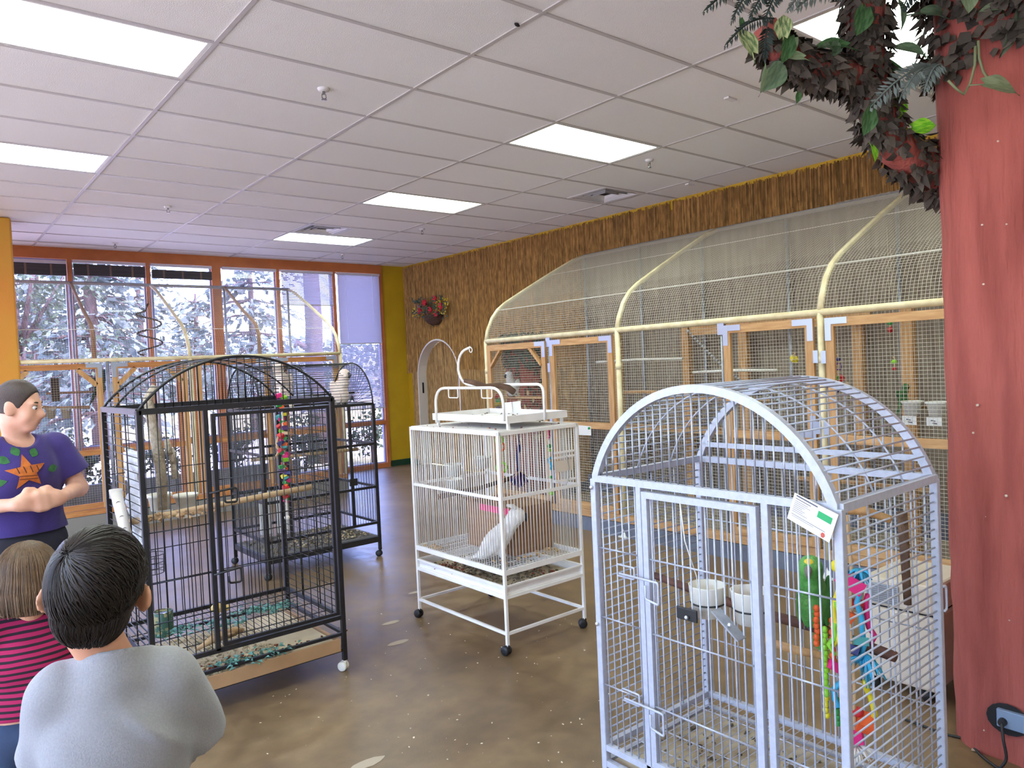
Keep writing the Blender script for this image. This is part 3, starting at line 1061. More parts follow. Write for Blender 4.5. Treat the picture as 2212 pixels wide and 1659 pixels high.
while z < 2.94:
    a0 = 0.0
    if z > 1.91:
        a0 = [p0[0] + (p1[0] - p0[0]) * (z - p0[1]) / max(p1[1] - p0[1], 1e-6) for (p0, p1) in zip(PROF[:-1], PROF[1:]) if p0[1] <= z <= p1[1]][0]
    b.tube([(AX + a0, BAYS[0], z), (AX + 1.6, BAYS[0], z)], WR, 4, caps=False)
    z += 0.0254
b.build('end_mesh', m_wire, av, kind='stuff')


def wood_door(parent, yA, yB, z0, z1, mid, brackets, x=AX, name='door_panel', brace=False, axis='y', wv=0.062, hinge=None):
    """timber frame: yA > yB along the front; built as one door with stiles, rails, brackets"""
    def bx(b, s0, s1, za, zb, d0=0.0, d1=0.0):
        if axis == 'y':
            b.box(x - 0.030 - d0, x - 0.004 + d1, min(s0, s1), max(s0, s1), za, zb)
        else:
            b.box(min(s0, s1), max(s0, s1), x - 0.030 - d0, x - 0.004 + d1, za, zb)
        return b
    lo, hi = min(yA, yB), max(yA, yB)
    mH = m_woodh if axis == 'y' else MATS.get('pine_rail_x')
    t = bx(MB(), lo, lo + wv, z0, z1).build(name, m_wood, parent)
    bx(MB(), hi - wv, hi, z0, z1).build('stile', m_wood, t)
    bx(MB(), lo + wv, hi - wv, z1 - wv, z1).build('top_rail', mH, t)
    bx(MB(), lo + wv, hi - wv, z0, z0 + wv).build('bottom_rail', mH, t)
    if mid:
        bx(MB(), lo + wv, hi - wv, mid - 0.03, mid + 0.03).build('middle_rail', mH, t)
    for (s, zz) in brackets:
        sgn = 1 if s == 'lo' else -1
        e = lo if s == 'lo' else hi
        vz = -1 if zz > (z0 + z1) / 2 else 1
        bb = MB()
        s0, s1 = sorted((e, e + sgn * 0.16))
        a0, a1 = sorted((zz, zz + vz * 0.045))
        if axis == 'y':
            bb.box(x - 0.034, x - 0.031, s0, s1, a0, a1)
        else:
            bb.box(s0, s1, x - 0.034, x - 0.031, a0, a1)
        s0, s1 = sorted((e, e + sgn * 0.045))
        a0, a1 = sorted((zz, zz + vz * 0.16))
        if axis == 'y':
            bb.box(x - 0.0345, x - 0.0315, s0, s1, a0, a1)
        else:
            bb.box(s0, s1, x - 0.0345, x - 0.0315, a0, a1)
        bk = bb.build('corner_bracket', m_bracket, t)
    if brace:
        for e, sg in ((hi, -1), (lo, 1)):
            bb = MB()
            d = 0.24
            if axis == 'y':
                bb.bar((x - 0.018, e + sg * wv, z1 - d), (x - 0.018, e + sg * d, z1 - wv), 0.024, 0.05, (1, 0, 0))
            else:
                bb.bar((e + sg * wv, x - 0.018, z1 - d), (e + sg * d, x - 0.018, z1 - wv), 0.05, 0.024, (0, 1, 0))
            bb.build('corner_brace', m_wood, t)
    if hinge is not None:
        for zz in (z0 + 0.25, (z0 + z1) / 2, z1 - 0.32):
            hb_ = MB()
            hb_.box(x - 0.036, x - 0.03, hinge - 0.018, hinge + 0.018, zz, zz + 0.09) if axis == 'y' else hb_.box(hinge - 0.018, hinge + 0.018, x - 0.036, x - 0.03, zz, zz + 0.09)
            hb_.build('hinge', m_bracket, t)
    return t


m_woodx = M('pine_rail_x', (190, 130, 74), 0.6, col2=(164, 104, 56), vscale=7, stretch=(0.7, 6, 6))
wood_door(av, 2.59, 1.62, 0.21, 1.86, 0, [('lo', 1.86)], brace=True, name='fixed_panel')
wood_door(av, 1.55, 0.70, 0.21, 1.865, 1.02, [('lo', 1.865), ('hi', 1.865)], name='door', hinge=1.565)
wood_door(av, -0.50, -1.255, 0.21, 1.87, 1.01, [('lo', 1.87), ('hi', 1.87), ('lo', 1.01)], name='door', hinge=-1.27)
wood_door(av, -1.345, -2.30, 0.21, 1.865, 1.01, [('lo', 1.865), ('hi', 1.865)], name='door', hinge=-1.33)
wood_door(av, -2.36, -3.2, 0.21, 1.865, 1.01, [('lo', 1.865)], name='fixed_panel')
# inside: timber uprights, beam, perches, shelves, chain
for y, x0 in ((2.02, AX + 1.50), (1.02, AX + 1.50), (0.28, AX + 1.45), (-1.52, AX + 0.9), (-0.85, AX + 1.5)):
    MB().box(x0 - 0.035, x0 + 0.035, y - 0.045, y + 0.045, 0.02, 1.95).build('inner_upright', m_wood, av)
MB().box(AX + 1.40, AX + 1.44, -1.0, 0.9, 1.86, 1.95).build('inner_beam', m_woodh, av)
MB().box(AX + 1.1, AX + 1.5, -0.9, 2.5, 0.86, 0.885).build('inner_shelf', m_woodh, av)
for (x, ya, yb, z, r, mt) in ((AX + 1.0, 1.9, 0.7, 1.62, 0.014, m_pvc), (AX + 0.9, 0.5, -0.4, 1.48, 0.014, m_pvc), (AX + 1.1, 1.0, -0.2, 1.20, 0.016, m_wood), (AX + 0.9, -1.9, -3.1, 1.38, 0.024, m_wood), (AX + 0.8, -0.6, -1.7, 0.55, 0.02, m_wood), (AX + 0.9, 1.5, 0.8, 1.28, 0.02, m_wood)):
    MB().tube([(x, ya, z), (x + jit(0.02), (ya + yb) / 2, z + 0.01), (x, yb, z)], r, 8).build('perch', mt, av, smooth=True)
m_darkbr = M('dark_branch', (64, 50, 42), 0.85, col2=(44, 34, 30), vscale=12)
MB().tube([(AX + 0.95, -1.85, 1.50), (AX + 0.93, -2.2, 1.53), (AX + 0.95, -2.6, 1.51), (AX + 0.92, -3.1, 1.60)], [0.012, 0.022, 0.02, 0.028], 8).build('branch', m_darkbr, av, smooth=True)
cb = MB()
c0, c1 = Vector((AX + 0.25, 0.05, 1.86)), Vector((AX + 0.75, -0.62, 1.18))
for q in range(44):
    f = q / 43
    p = c0.lerp(c1, f) - Vector((0, 0, 0.10 * math.sin(f * PI)))
    cb.ell(p, (0.010, 0.016, 0.012), 5, 4, Euler((q * 1.57, 0.6, 0.4)))
cb.build('swing_chain', m_galv, av)

# fake tree trunk inside the near-window end of the aviary
m_redst = M('red_stucco', (150, 62, 54), 0.85, col2=(128, 48, 44), vscale=5, stretch=(1, 1, 0.35), bump=0.9, bscale=22, bstretch=(1, 1, 0.22))
m_deadleaf = M('dried_leaf', (72, 64, 56), 0.85, island=0.5)
m_tan = M('tan_splash', (196, 166, 122), 0.8)
tx = 4.04
ty = 2.37
t = thing('aviary_tree', 'red stucco tree trunk with dark leaf crown standing inside the aviary behind wire', 'artificial tree', (tx, ty, 0.02))
trk = MB()
trk.tube([(tx, ty, 0.02), (tx, ty, 0.7), (tx - 0.02, ty, 1.3), (tx, ty + 0.03, 1.9)], [0.23, 0.205, 0.195, 0.19], 16)
trk.build('trunk', m_redst, t, smooth=True)
lb = MB()
for q in range(900):
    a, z = random.uniform(0, 2 * PI), random.uniform(1.62, 2.0)
    r = 0.19 + 0.04 * random.random() + (0.015 if z > 1.8 else 0)
    p = Vector((tx + r * math.cos(a), ty + r * math.sin(a), z))
    d = Vector((math.cos(a) * 0.4 + jit(0.5), math.sin(a) * 0.4 + jit(0.5), -0.8)).normalized() * random.uniform(0.04, 0.075)
    sd = d.cross(Vector((math.cos(a), math.sin(a), 0.2))).normalized() * 0.016
    lb.add([p, p + d * 0.5 - sd, p + d, p + d * 0.5 + sd], [(0, 1, 2, 3)])
lb.build('leaf_crown', M('dark_silk_leaf', (44, 58, 56), 0.7, island=0.45), t, kind='stuff')
lb = MB()
for q in range(110):
    a, z = random.uniform(2.0, 5.2), random.uniform(0.9, 1.62)
    r = 0.200
    p = Vector((tx + r * math.cos(a), ty + r * math.sin(a), z))
    lb.ell(p, (0.012, 0.012, 0.022), 5, 4)
lb.build('dark_knots', M('dark_knot', (40, 42, 40), 0.8), t, kind='stuff')
lb = MB()
for q in range(60):
    a, z = random.uniform(2.0, 5.2), random.uniform(0.8, 1.35)
    p = Vector((tx + 0.204 * math.cos(a), ty + 0.204 * math.sin(a), z))
    lb.ell(p, (0.014, 0.014, 0.03 * random.uniform(0.5, 1.6)), 6, 4)
lb.build('tan_knots', m_tan, t, kind='stuff')

# ------------------------------------------------------------------ aviary in front of the windows
A2Y, A2X = 5.30, [3.26, 1.31, -0.64]
av2 = thing('window_aviary', 'wire aviary with cream pipe frame and curved roof in front of the windows', 'aviary', (1.3, 6.0, 0))
m_wood2 = M('orange_pine', (186, 116, 58), 0.6, col2=(158, 92, 44), vscale=7, stretch=(6, 6, 0.7))
for x in A2X:
    MB().tube([(x, A2Y, 0.02), (x, A2Y, 1.895)], 0.024, 10).build('post', m_pipe, av2, smooth=True)
    MB().tube([(x, A2Y + a, z - 0.015) for a, z in PROF], 0.022, 10).build('roof_hoop', m_pipe, av2, smooth=True)
for x in (2.29, 0.36):
    MB().tube([(x, A2Y + 1.56, 2.93), (x, A2Y + 0.9, 2.55), (x, A2Y + 0.45, 2.33), (x, A2Y + 0.36, 2.2), (x, A2Y + 0.36, 1.9)], [0.02, 0.022, 0.024, 0.026, 0.026], 8).build('branch_perch', M('weathered_wood', (168, 130, 96), 0.8, col2=(138, 104, 76), vscale=8), av2, smooth=True)
MB().tube([(A2X[0], A2Y, 1.895), (A2X[-1], A2Y, 1.895)], 0.024, 10).build('eaves_rail', m_pipe, av2, smooth=True)
MB().tube([(A2X[0], A2Y + 1.6, 2.935), (A2X[-1], A2Y + 1.6, 2.935)], 0.022, 10).build('ridge_rail', m_galv, av2, smooth=True)
for x in (3.24, 2.29, 1.33, 0.36, -0.62):
    MB().tube([(x, A2Y + 1.6, 0.1), (x, A2Y + 1.6, 2.93)], 0.018, 8).build('back_post', m_galv, av2, smooth=True)
MB().tube([(A2X[0], A2Y + 0.19, 2.25), (A2X[-1], A2Y + 0.19, 2.25)], 0.004, 5).build('tension_wire', m_pvc, av2)
for x in (0.42, 2.30):
    MB().tube([(x, A2Y, 0.2), (x, A2Y, 1.88)], 0.022, 8).build('door_post', m_galv, av2, smooth=True)
MB().box(A2X[-1], A2X[0], A2Y - 0.03, A2Y + 0.03, 0.0, 0.19).build('front_kerb', M('dull_kerb', (128, 122, 114), 0.7), av2)
MB().box(A2X[-1], A2X[0], A2Y - 0.035, A2Y + 0.02, 0.195, 0.255).build('bottom_rail', m_woodx, av2)
MB().box(A2X[-1], A2X[0], A2Y + 0.03, A2Y + 1.6, 0.0, 0.10).build('aviary_floor', m_sand, av2)
MB().box(A2X[-1], A2X[0], A2Y + 1.50, A2Y + 1.58, 0.1, 0.34).build('back_kerb', m_curb, av2)
fx = A2Y
wood_door(av2, 0.36, -0.58, 0.26, 1.86, 0.88, [('hi', 1.86)], x=fx, axis='x', brace=True, name='fixed_panel')
wood_door(av2, 1.26, 0.46, 0.26, 1.86, 0.88, [('lo', 1.86)], x=fx, axis='x', brace=True, name='door', hinge=0.44)
wood_door(av2, 2.25, 1.36, 0.26, 1.86, 0.88, [('hi', 1.86)], x=fx, axis='x', name='fixed_panel')
wood_door(av2, 3.2, 2.35, 0.26, 1.86, 0.88, [('lo', 1.86), ('hi', 1.86)], x=fx, axis='x', name='door', hinge=2.32)
for x in (1.42, 1.62, 2.6, 2.85):
    MB().box(x - 0.03, x + 0.03, A2Y + 0.9, A2Y + 0.96, 0.1, 1.9).build('inner_upright', m_wood2, av2)
WR2 = 0.0008
for (xa, xb) in zip(A2X[1:], A2X[:-1]):
    b = MB()
    x = xa
    while x < xb:
        b.tube([(x, A2Y, 0.24), (x, A2Y, 1.89)], WR2, 4, caps=False)
        x += 0.0254
    z = 0.26
    while z < 1.89:
        b.tube([(xa, A2Y, z), (xb, A2Y, z)], WR2, 4, caps=False)
        z += 0.0254
    b.build('front_mesh', m_wire, av2, kind='stuff')
    b = MB()
    x = xa
    while x < xb:
        b.tube([(x, A2Y + a, zz) for a, zz in pts], WR2, 4, caps=False)
        x += 0.0254
    q = 0.0
    while q < 1.0:
        a, z = prof_at(q)
        b.tube([(xa, A2Y + a, z), (xb, A2Y + a, z)], WR2, 4, caps=False)
        q += 0.0254 / 2.02
    b.build('roof_mesh', m_wire, av2, kind='stuff')
# perches, coil and pots inside
m_rope = M('dark_rope', (58, 44, 38), 0.9)
c = on_y(322, 700, A2Y + 0.75)
hx = MB()
pts_h = [(c.x + 0.14 * math.cos(q * 0.33 + 1.6), c.y + 0.14 * math.sin(q * 0.33 + 1.6), 2.52 - 0.0125 * q) for q in range(46)]
hx.tube([(c.x, c.y, 2.60)] + pts_h, 0.011, 6)
hx.tube([(c.x, c.y, 2.60), (c.x, c.y, 2.76)], 0.003, 4)
tag(hx.build('coil_perch', m_rope, smooth=True, loc=(c.x, c.y, 1.93)), 'dark spiral rope perch hanging in the window aviary', 'bird perch')
MB().tube([on_y(110, 880, A2Y + 0.3) + Vector((-0.25, 0, 0.03)), on_y(110, 880, A2Y + 0.3), on_y(190, 880, A2Y + 0.3) + Vector((0.02, 0, 0.0))], [0.03, 0.012, 0.02], 7).build('perch', M('weathered_wood', (168, 130, 96)), av2, smooth=True)
MB().tube([on_y(100, 850, A2Y + 0.5), on_y(222, 845, A2Y + 0.5)], 0.014, 7).build('perch', M('weathered_wood', (168, 130, 96)), av2, smooth=True)
MB().box(on_y(122, 890, A2Y + 0.25).x - 0.04, on_y(122, 890, A2Y + 0.25).x + 0.04, A2Y + 0.22, A2Y + 0.28, 1.46, 1.72).build('wood_block', m_darkbr, av2)
m_pot = M('terracotta_pot', (150, 138, 120), 0.8)
for u_ in (110, 143):
    p = on_y(u_, 893, A2Y + 0.22)
    tg = thing('feeding_pot', ('small tan feeding pot hanging in the window aviary next to the dark wood block', 'small tan feeding pot hanging in the window aviary beneath the horizontal perch')[u_ > 120], 'feeding bowl', (p.x, p.y, p.z - 0.05), 'feeding pots in the window aviary')
    MB().lathe((p.x, p.y, p.z - 0.055), [(0.035, 0), (0.05, 0.095), (0.056, 0.098), (0.056, 0.115), (0.047, 0.112), (0.034, 0.012), (0.0, 0.012)], 16).build('bowl', m_pot, tg, smooth=True)
    MB().tube([(p.x, p.y - 0.056, p.z + 0.035), (p.x, A2Y + 0.01, p.z + 0.04)], 0.004, 5).build('hanger', m_galv, tg)
MB().box(on_y(140, 960, A2Y - 0.045).x - 0.03, on_y(140, 960, A2Y - 0.045).x + 0.03, A2Y - 0.04, A2Y - 0.037, 0.86, 0.93).build('name_tag', M('white_card', (236, 236, 234), 0.6), av2)

# hanging flower basket on the reed wall
p = on_x(933, 684, XR - 0.1)
t = thing('flower_basket', 'half-round wicker wall basket of red and yellow silk flowers', 'flower basket', (XR - 0.02, p.y, p.z - 0.15))
m_wick = M('wicker', (92, 62, 42), 0.8, col2=(64, 42, 30), vscale=60, stretch=(1, 1, 3), bump=0.8, bscale=90)
b = MB()
for q in range(9):
    z = p.z - 0.13 + q * 0.018
    r = 0.21 * math.sqrt(max(1 - ((8 - q) / 8.6) ** 2, 0.05))
    b.tube([(XR - 0.025 - 0.8 * r * math.sin(a * PI / 16), p.y + r * math.cos(a * PI / 16), z) for a in range(17)], 0.0105, 6)
b.build('basket', m_wick, t, smooth=True)


def petals(c, r, n, mat, parent, name):
    b = MB()
    for q in range(n):
        a = 2 * PI * q / n + jit(0.2)
        d = Vector((-0.5 + jit(0.3), math.cos(a), math.sin(a))).normalized()
        s = d.cross(Vector((1, 0, 0))).normalized()
        b.add([c, c + d * r * 0.5 + s * r * 0.36, c + d * r + Vector((-0.02, 0, 0)), c + d * r * 0.5 - s * r * 0.36], [(0, 1, 2, 3)])
    b.ell(c + Vector((-0.012, 0, 0)), 0.012, 6, 4)
    return b.build(name, mat, parent)


m_redf, m_yelf, m_purf, m_grnf = M('red_petal', (196, 32, 52), 0.6, transl=0.2), M('yellow_petal', (214, 190, 40), 0.6), M('mauve_petal', (150, 110, 140), 0.6), M('dark_green_leaf', (46, 66, 44), 0.6, island=0.3)
for q, (du, dv) in enumerate(((-12, -30), (10, -38), (22, -22), (0, -14), (12, -8), (-22, -12))):
    petals(on_x(933 + du, 684 + dv, XR - 0.14 - 0.03 * random.random()), 0.075, 7, m_redf, t, 'red_flower')
b = MB()
for q in range(60):
    c = on_x(955 + jit(14), 662 + jit(18), XR - 0.15 + jit(0.03))
    b.ell(c, 0.011, 5, 4)
for q in range(30):
    c = on_x(903 + jit(12), 676 + jit(10), XR - 0.12 + jit(0.03))
    b.ell(c, 0.011, 5, 4)
b.build('yellow_blossom', m_yelf, t, kind='stuff')
b = MB()
for q in range(60):
    c = on_x(912 + jit(14), 664 + jit(14), XR - 0.11 + jit(0.03))
    b.ell(c, 0.010, 5, 4)
b.build('mauve_blossom', m_purf, t, kind='stuff')
b = MB()
for q in range(150):
    c = on_x(928 + jit(36), 664 + jit(22), XR - 0.15 + jit(0.04))
    d = Vector((jit(0.5) - 0.2, jit(1), jit(1))).normalized() * 0.07
    s = d.cross(Vector((1, 0, 0))).normalized() * 0.016
    b.add([c, c + d * 0.5 + s, c + d, c + d * 0.5 - s], [(0, 1, 2, 3)])
b.build('foliage', m_grnf, t, kind='stuff')
# ------------------------------------------------------------------ cages
def bar_run(name, pts, r, mat, parent):
    for p, q in pts:
        rod(name, p, q, r, mat, parent)


def sq_frame(name, pts, w_, mat, parent, closed=False, label=None):
    b = MB()
    ps = pts + ([pts[0]] if closed else [])
    for p, q in zip(ps[:-1], ps[1:]):
        b.bar(p, q, w_)
    return b.build(name, mat, parent, label=label)


def arc(c0, c1, rise, n=24):
    """circular arc from c0 to c1 (same height) with given rise; returns points"""
    c0, c1 = Vector(c0), Vector(c1)
    hwid = (c1 - c0).length / 2
    R = (hwid * hwid + rise * rise) / (2 * rise)
    mid = (c0 + c1) / 2
    d = (c1 - c0).normalized()
    cz = c0.z + rise - R
    th = math.asin(min(hwid / R, 1.0))
    if rise > hwid:
        th = PI - th
    return [Vector((mid.x, mid.y, 0)) + d * (R * math.sin(-th + 2 * th * k / n)) + Vector((0, 0, cz + R * math.cos(-th + 2 * th * k / n))) for k in range(n + 1)]


def arc_z(t, hwid, rise):
    R = (hwid * hwid + rise * rise) / (2 * rise)
    return rise - R + math.sqrt(max(R * R - t * t, 0))


m_rubber = M('black_rubber', (26, 26, 28), 0.5)


def caster(parent, x, y, top, mat, ang=0.4, r=0.027):
    dx, dy = math.cos(ang), math.sin(ang)
    c = (x - 0.012 * dy, y + 0.012 * dx, r)
    b = MB()
    b.lathe((c[0] - 0.022 * dx, c[1] - 0.022 * dy, r), [(0.006, 0.0), (r * 0.86, 0.0), (r, 0.006), (r, 0.015), (r * 0.6, 0.018), (r * 0.6, 0.026), (r, 0.029), (r, 0.038), (r * 0.86, 0.044), (0.006, 0.044)], 18, (dx, dy, 0))
    b.tube([(x, y, r + 0.008), (x, y, top)], 0.011, 8)
    return b.build('caster', mat, parent, smooth=True)


# ---- white cage with play top
m_wcage = M('white_cage_enamel', (240, 238, 236), 0.35, col2=(232, 228, 224), vscale=12)
X0, X1, Y0, Y1 = 1.19, 1.80, -0.735, 0.185
wc = thing('rolling_bird_cage', 'white rolling bird cage with play stand on top', 'bird cage', (1.495, -0.275, 0))
for x in (X0, X1):
    for y in (Y0, Y1):
        MB().box(x - 0.009, x + 0.009, y - 0.009, y + 0.009, 0.055, 1.262).build('leg', m_wcage, wc, bevel=0.002)
        caster(wc, x, y, 0.06, m_rubber, 0.9 if x > 1.5 else 0.25)


def ring(name, z, mat, parent, X0, X1, Y0, Y1, wd, ht):
    for (a, c) in (((X0, Y0, z), (X1, Y0, z)), ((X1, Y0, z), (X1, Y1, z)), ((X1, Y1, z), (X0, Y1, z)), ((X0, Y1, z), (X0, Y0, z))):
        MB().bar(a, c, wd, ht).build(name, mat, parent)


ring('base_rail', 0.122, m_wcage, wc, X0, X1, Y0, Y1, 0.014, 0.016)
ring('tray_rail', 0.328, m_wcage, wc, X0, X1, Y0, Y1, 0.016, 0.018)
ring('bottom_rail', 0.468, m_wcage, wc, X0, X1, Y0, Y1, 0.016, 0.030)
ring('middle_rail', 0.885, m_wcage, wc, X0, X1, Y0, Y1, 0.012, 0.018)
ring('top_rail', 1.252, m_wcage, wc, X0, X1, Y0, Y1, 0.018, 0.020)
tr = MB()
tr.box(X0 + 0.012, X1 - 0.012, Y0 + 0.012, Y1 - 0.012, 0.340, 0.345)
tr.box(X0 + 0.008, X0 + 0.012, Y0 + 0.008, Y1 - 0.008, 0.338, 0.385).box(X1 - 0.012, X1 - 0.008, Y0 + 0.008, Y1 - 0.008, 0.338, 0.385)
tr.box(X0 + 0.012, X1 - 0.012, Y0 + 0.008, Y0 + 0.012, 0.338, 0.385).box(X0 + 0.012, X1 - 0.012, Y1 - 0.012, Y1 - 0.008, 0.338, 0.385)
tr.build('tray', m_wcage, wc)
ring('tray_rim', 0.388, m_wcage, wc, X0, X1, Y0, Y1, 0.012, 0.010)
m_paper = M('soiled_paper', (190, 176, 152), 0.9, col2=(150, 132, 106), vscale=9)
MB().box(X0 + 0.03, X1 - 0.03, Y0 + 0.03, Y1 - 0.03, 0.346, 0.352).build('tray_paper', m_paper, wc)
m_lit = M('dark_litter', (112, 100, 82), 0.95, island=0.35)
bits(wc, 'droppings_and_husks', m_lit, [(min(max(1.45 + random.gauss(0, 0.13), X0 + 0.04), X1 - 0.04), min(max(-0.35 + random.gauss(0, 0.22), Y0 + 0.04), Y1 - 0.04), 0.356 + 0.01 * random.random()) for _ in range(700)], 0.010, 0.5)
bits(wc, 'red_crumbs', M('red_crumb', (128, 52, 34), 0.8), [(1.3 + random.gauss(0, 0.05), -0.05 + random.gauss(0, 0.08), 0.36) for _ in range(40)] + [(1.62 + random.gauss(0, 0.05), -0.6 + random.gauss(0, 0.05), 0.36) for _ in range(20)], 0.009, 0.5)
for side, (ax0, ax1) in enumerate(((Y0, Y1), (Y0, Y1))):
    x = (X0, X1)[side]
    nb = 40
    bar_run('bar', [((x, Y0 + (Y1 - Y0) * k / nb, 0.48), (x, Y0 + (Y1 - Y0) * k / nb, 1.245)) for k in range(1, nb)], 0.0024, m_wcage, wc)
for side in (0, 1):
    y = (Y0, Y1)[side]
    nb = 26
    bar_run('bar', [((X0 + (X1 - X0) * k / nb, y, 0.48), (X0 + (X1 - X0) * k / nb, y, 1.245)) for k in range(1, nb)], 0.0024, m_wcage, wc)
gr = MB()
for k in range(1, 26):
    x = X0 + (X1 - X0) * k / 26
    gr.tube([(x, Y0, 0.462), (x, Y1, 0.462)], 0.0016, 4, caps=False)
for k in range(1, 10):
    y = Y0 + (Y1 - Y0) * k / 10
    gr.tube([(X0, y, 0.460), (X1, y, 0.460)], 0.002, 4, caps=False)
gr.build('floor_grate', m_wcage, wc, kind='stuff')
MB().box(X0, X1, Y0, Y1, 1.258, 1.266).build('top_sheet', m_wcage, wc)
bits(wc, 'top_crumbs', M('red_crumb', (128, 52, 34), 0.8), [(random.uniform(X0, X1), random.uniform(Y0, Y1), 1.268) for _ in range(26)], 0.006, 0.5)
# play tray on legs
PX0, PX1, PY0, PY1 = 1.29, 1.75, -0.70, 0.06
for x in (PX0 + 0.02, PX1 - 0.02):
    for y in (PY0 + 0.02, PY1 - 0.02):
        MB().box(x - 0.008, x + 0.008, y - 0.008, y + 0.008, 1.266, 1.306).build('tray_foot', m_wcage, wc)
pt = MB().box(PX0, PX1, PY0, PY1, 1.305, 1.310)
for q in ((PX0 - 0.006, PX0, PY0 - 0.006, PY1 + 0.006), (PX1, PX1 + 0.006, PY0 - 0.006, PY1 + 0.006), (PX0, PX1, PY0 - 0.006, PY0), (PX0, PX1, PY1, PY1 + 0.006)):
    pt.box(*q, 1.302, 1.345)
pt.build('play_tray', m_wcage, wc)
bits(wc, 'tray_crumbs', m_lit, [(random.uniform(PX0, PX1), random.uniform(PY0, PY1), 1.312) for _ in range(60)], 0.007, 0.5)


def round_path(pts, r, n=6):
    out = [Vector(pts[0])]
    for a, b, c in zip(pts[:-2], pts[1:-1], pts[2:]):
        a, b, c = Vector(a), Vector(b), Vector(c)
        p, q = b + (a - b).normalized() * r, b + (c - b).normalized() * r
        for k in range(n + 1):
            t = k / n
            out.append((1 - t) ** 2 * p + 2 * t * (1 - t) * b + t * t * q)
    out.append(Vector(pts[-1]))
    return out


MB().tube(round_path([(1.25, -0.03, 1.29), (1.25, -0.03, 1.51), (1.25, -0.72, 1.51), (1.25, -0.72, 1.32)], 0.11), 0.0085, 10).build('handle_arch', m_wcage, wc, smooth=True)
hk = round_path([(1.55, -0.73, 1.30), (1.55, -0.73, 1.515), (1.55, 0.05, 1.515), (1.55, 0.12, 1.57), (1.55, 0.135, 1.65), (1.55, 0.09, 1.74), (1.55, -0.02, 1.765)], 0.06)
MB().tube(hk, 0.0085, 10).build('toy_hook', m_wcage, wc, smooth=True)
MB().tube([(1.55, -0.025 + 0.016 * math.cos(a * PI / 8), 1.747 + 0.016 * math.sin(a * PI / 8)) for a in range(16)], 0.003, 6, closed=True).build('hook_ring', m_wcage, wc, smooth=True)
for y in (-0.18, -0.52):
    MB().tube(round_path([(1.25, y, 1.505), (1.25, y, 1.45), (1.25, y - 0.10, 1.45), (1.25, y - 0.10, 1.505)], 0.012), 0.0035, 6).build('cup_holder', m_wcage, wc, smooth=True)
m_branch = M('perch_branch', (112, 84, 64), 0.8, col2=(78, 56, 44), vscale=10, stretch=(1, 1, 1), bump=0.5, bscale=30)
brp = [D(1002, 822, 4.42), D(1022, 826, 4.42), D(1050, 835, 4.45), D(1080, 833, 4.48), D(1098, 838, 4.48), D(1110, 847, 4.46)]
MB().tube(brp, [0.012, 0.017, 0.018, 0.019, 0.021, 0.020], 10).build('perch_branch', m_branch, wc, smooth=True)
m_card = M('white_card', (236, 236, 234), 0.6)
for (u0, u1, v0, v1, d) in ((1091, 1107, 868, 892, 4.42), (1107, 1126, 866, 891, 4.43)):
    q = [D(u0, v1, d), D(u1, v1, d), D(u1 - 2, v0, d), D(u0 - 1, v0 + 2, d)]
    nrm = (q[1] - q[0]).cross(q[3] - q[0]).normalized() * 0.0015
    MB().add([p_ + nrm for p_ in q] + [p_ - nrm for p_ in q], [(0, 1, 2, 3), (7, 6, 5, 4), (0, 4, 5, 1), (1, 5, 6, 2), (2, 6, 7, 3), (3, 7, 4, 0)]).build('info_card', m_card, wc)
# label on the right corner
q = [(1.805, -0.75, 1.19), (1.86, -0.80, 1.185), (1.86, -0.80, 1.24), (1.805, -0.75, 1.25)]
MB().add(q + [(a - 0.002, c - 0.002, z) for a, c, z in q], [(0, 1, 2, 3), (7, 6, 5, 4), (0, 4, 5, 1), (1, 5, 6, 2), (2, 6, 7, 3), (3, 7, 4, 0)]).build('corner_card', m_card, wc)
MB().box(1.838, 1.855, -0.799, -0.796, 1.222, 1.236).build('green_sticker', M('green_sticker', (40, 160, 96), 0.6), wc)
# feeder door on the near-right side, bowls inside, ladder of perches
MB().box(1.60, 1.74, Y0 - 0.012, Y0 - 0.006, 0.985, 1.05).build('feeder_door', M('beige_plastic', (216, 204, 188), 0.5), wc)
for z in (1.07, 1.10, 0.93):
    MB().bar((1.60, Y0 - 0.008, z), (1.77, Y0 - 0.008, z), 0.008, 0.012).build('feeder_rail', m_wcage, wc)
MB().tube([(1.70, Y0 - 0.014, 1.07), (1.71, Y0 - 0.016, 1.0), (1.70, Y0 - 0.015, 0.93), (1.68, Y0 - 0.014, 0.90)], 0.002, 5).build('wire_tie', m_galv, wc)
for (x, y, z) in ((1.42, 0.05, 0.96), (1.66, 0.05, 0.98), (1.36, -0.04, 0.88)):
    MB().lathe((x, y, z - 0.04), [(0.04, 0), (0.055, 0.07), (0.062, 0.072), (0.062, 0.08), (0.05, 0.075), (0.036, 0.01), (0, 0.01)], 18).build('feed_bowl', m_pvc, wc, smooth=True)
MB().tube([(X0, -0.10, 0.83), (1.5, -0.14, 0.85), (X1, -0.2, 0.90)], [0.018, 0.014, 0.016], 8).build('perch', m_branch, wc, smooth=True)
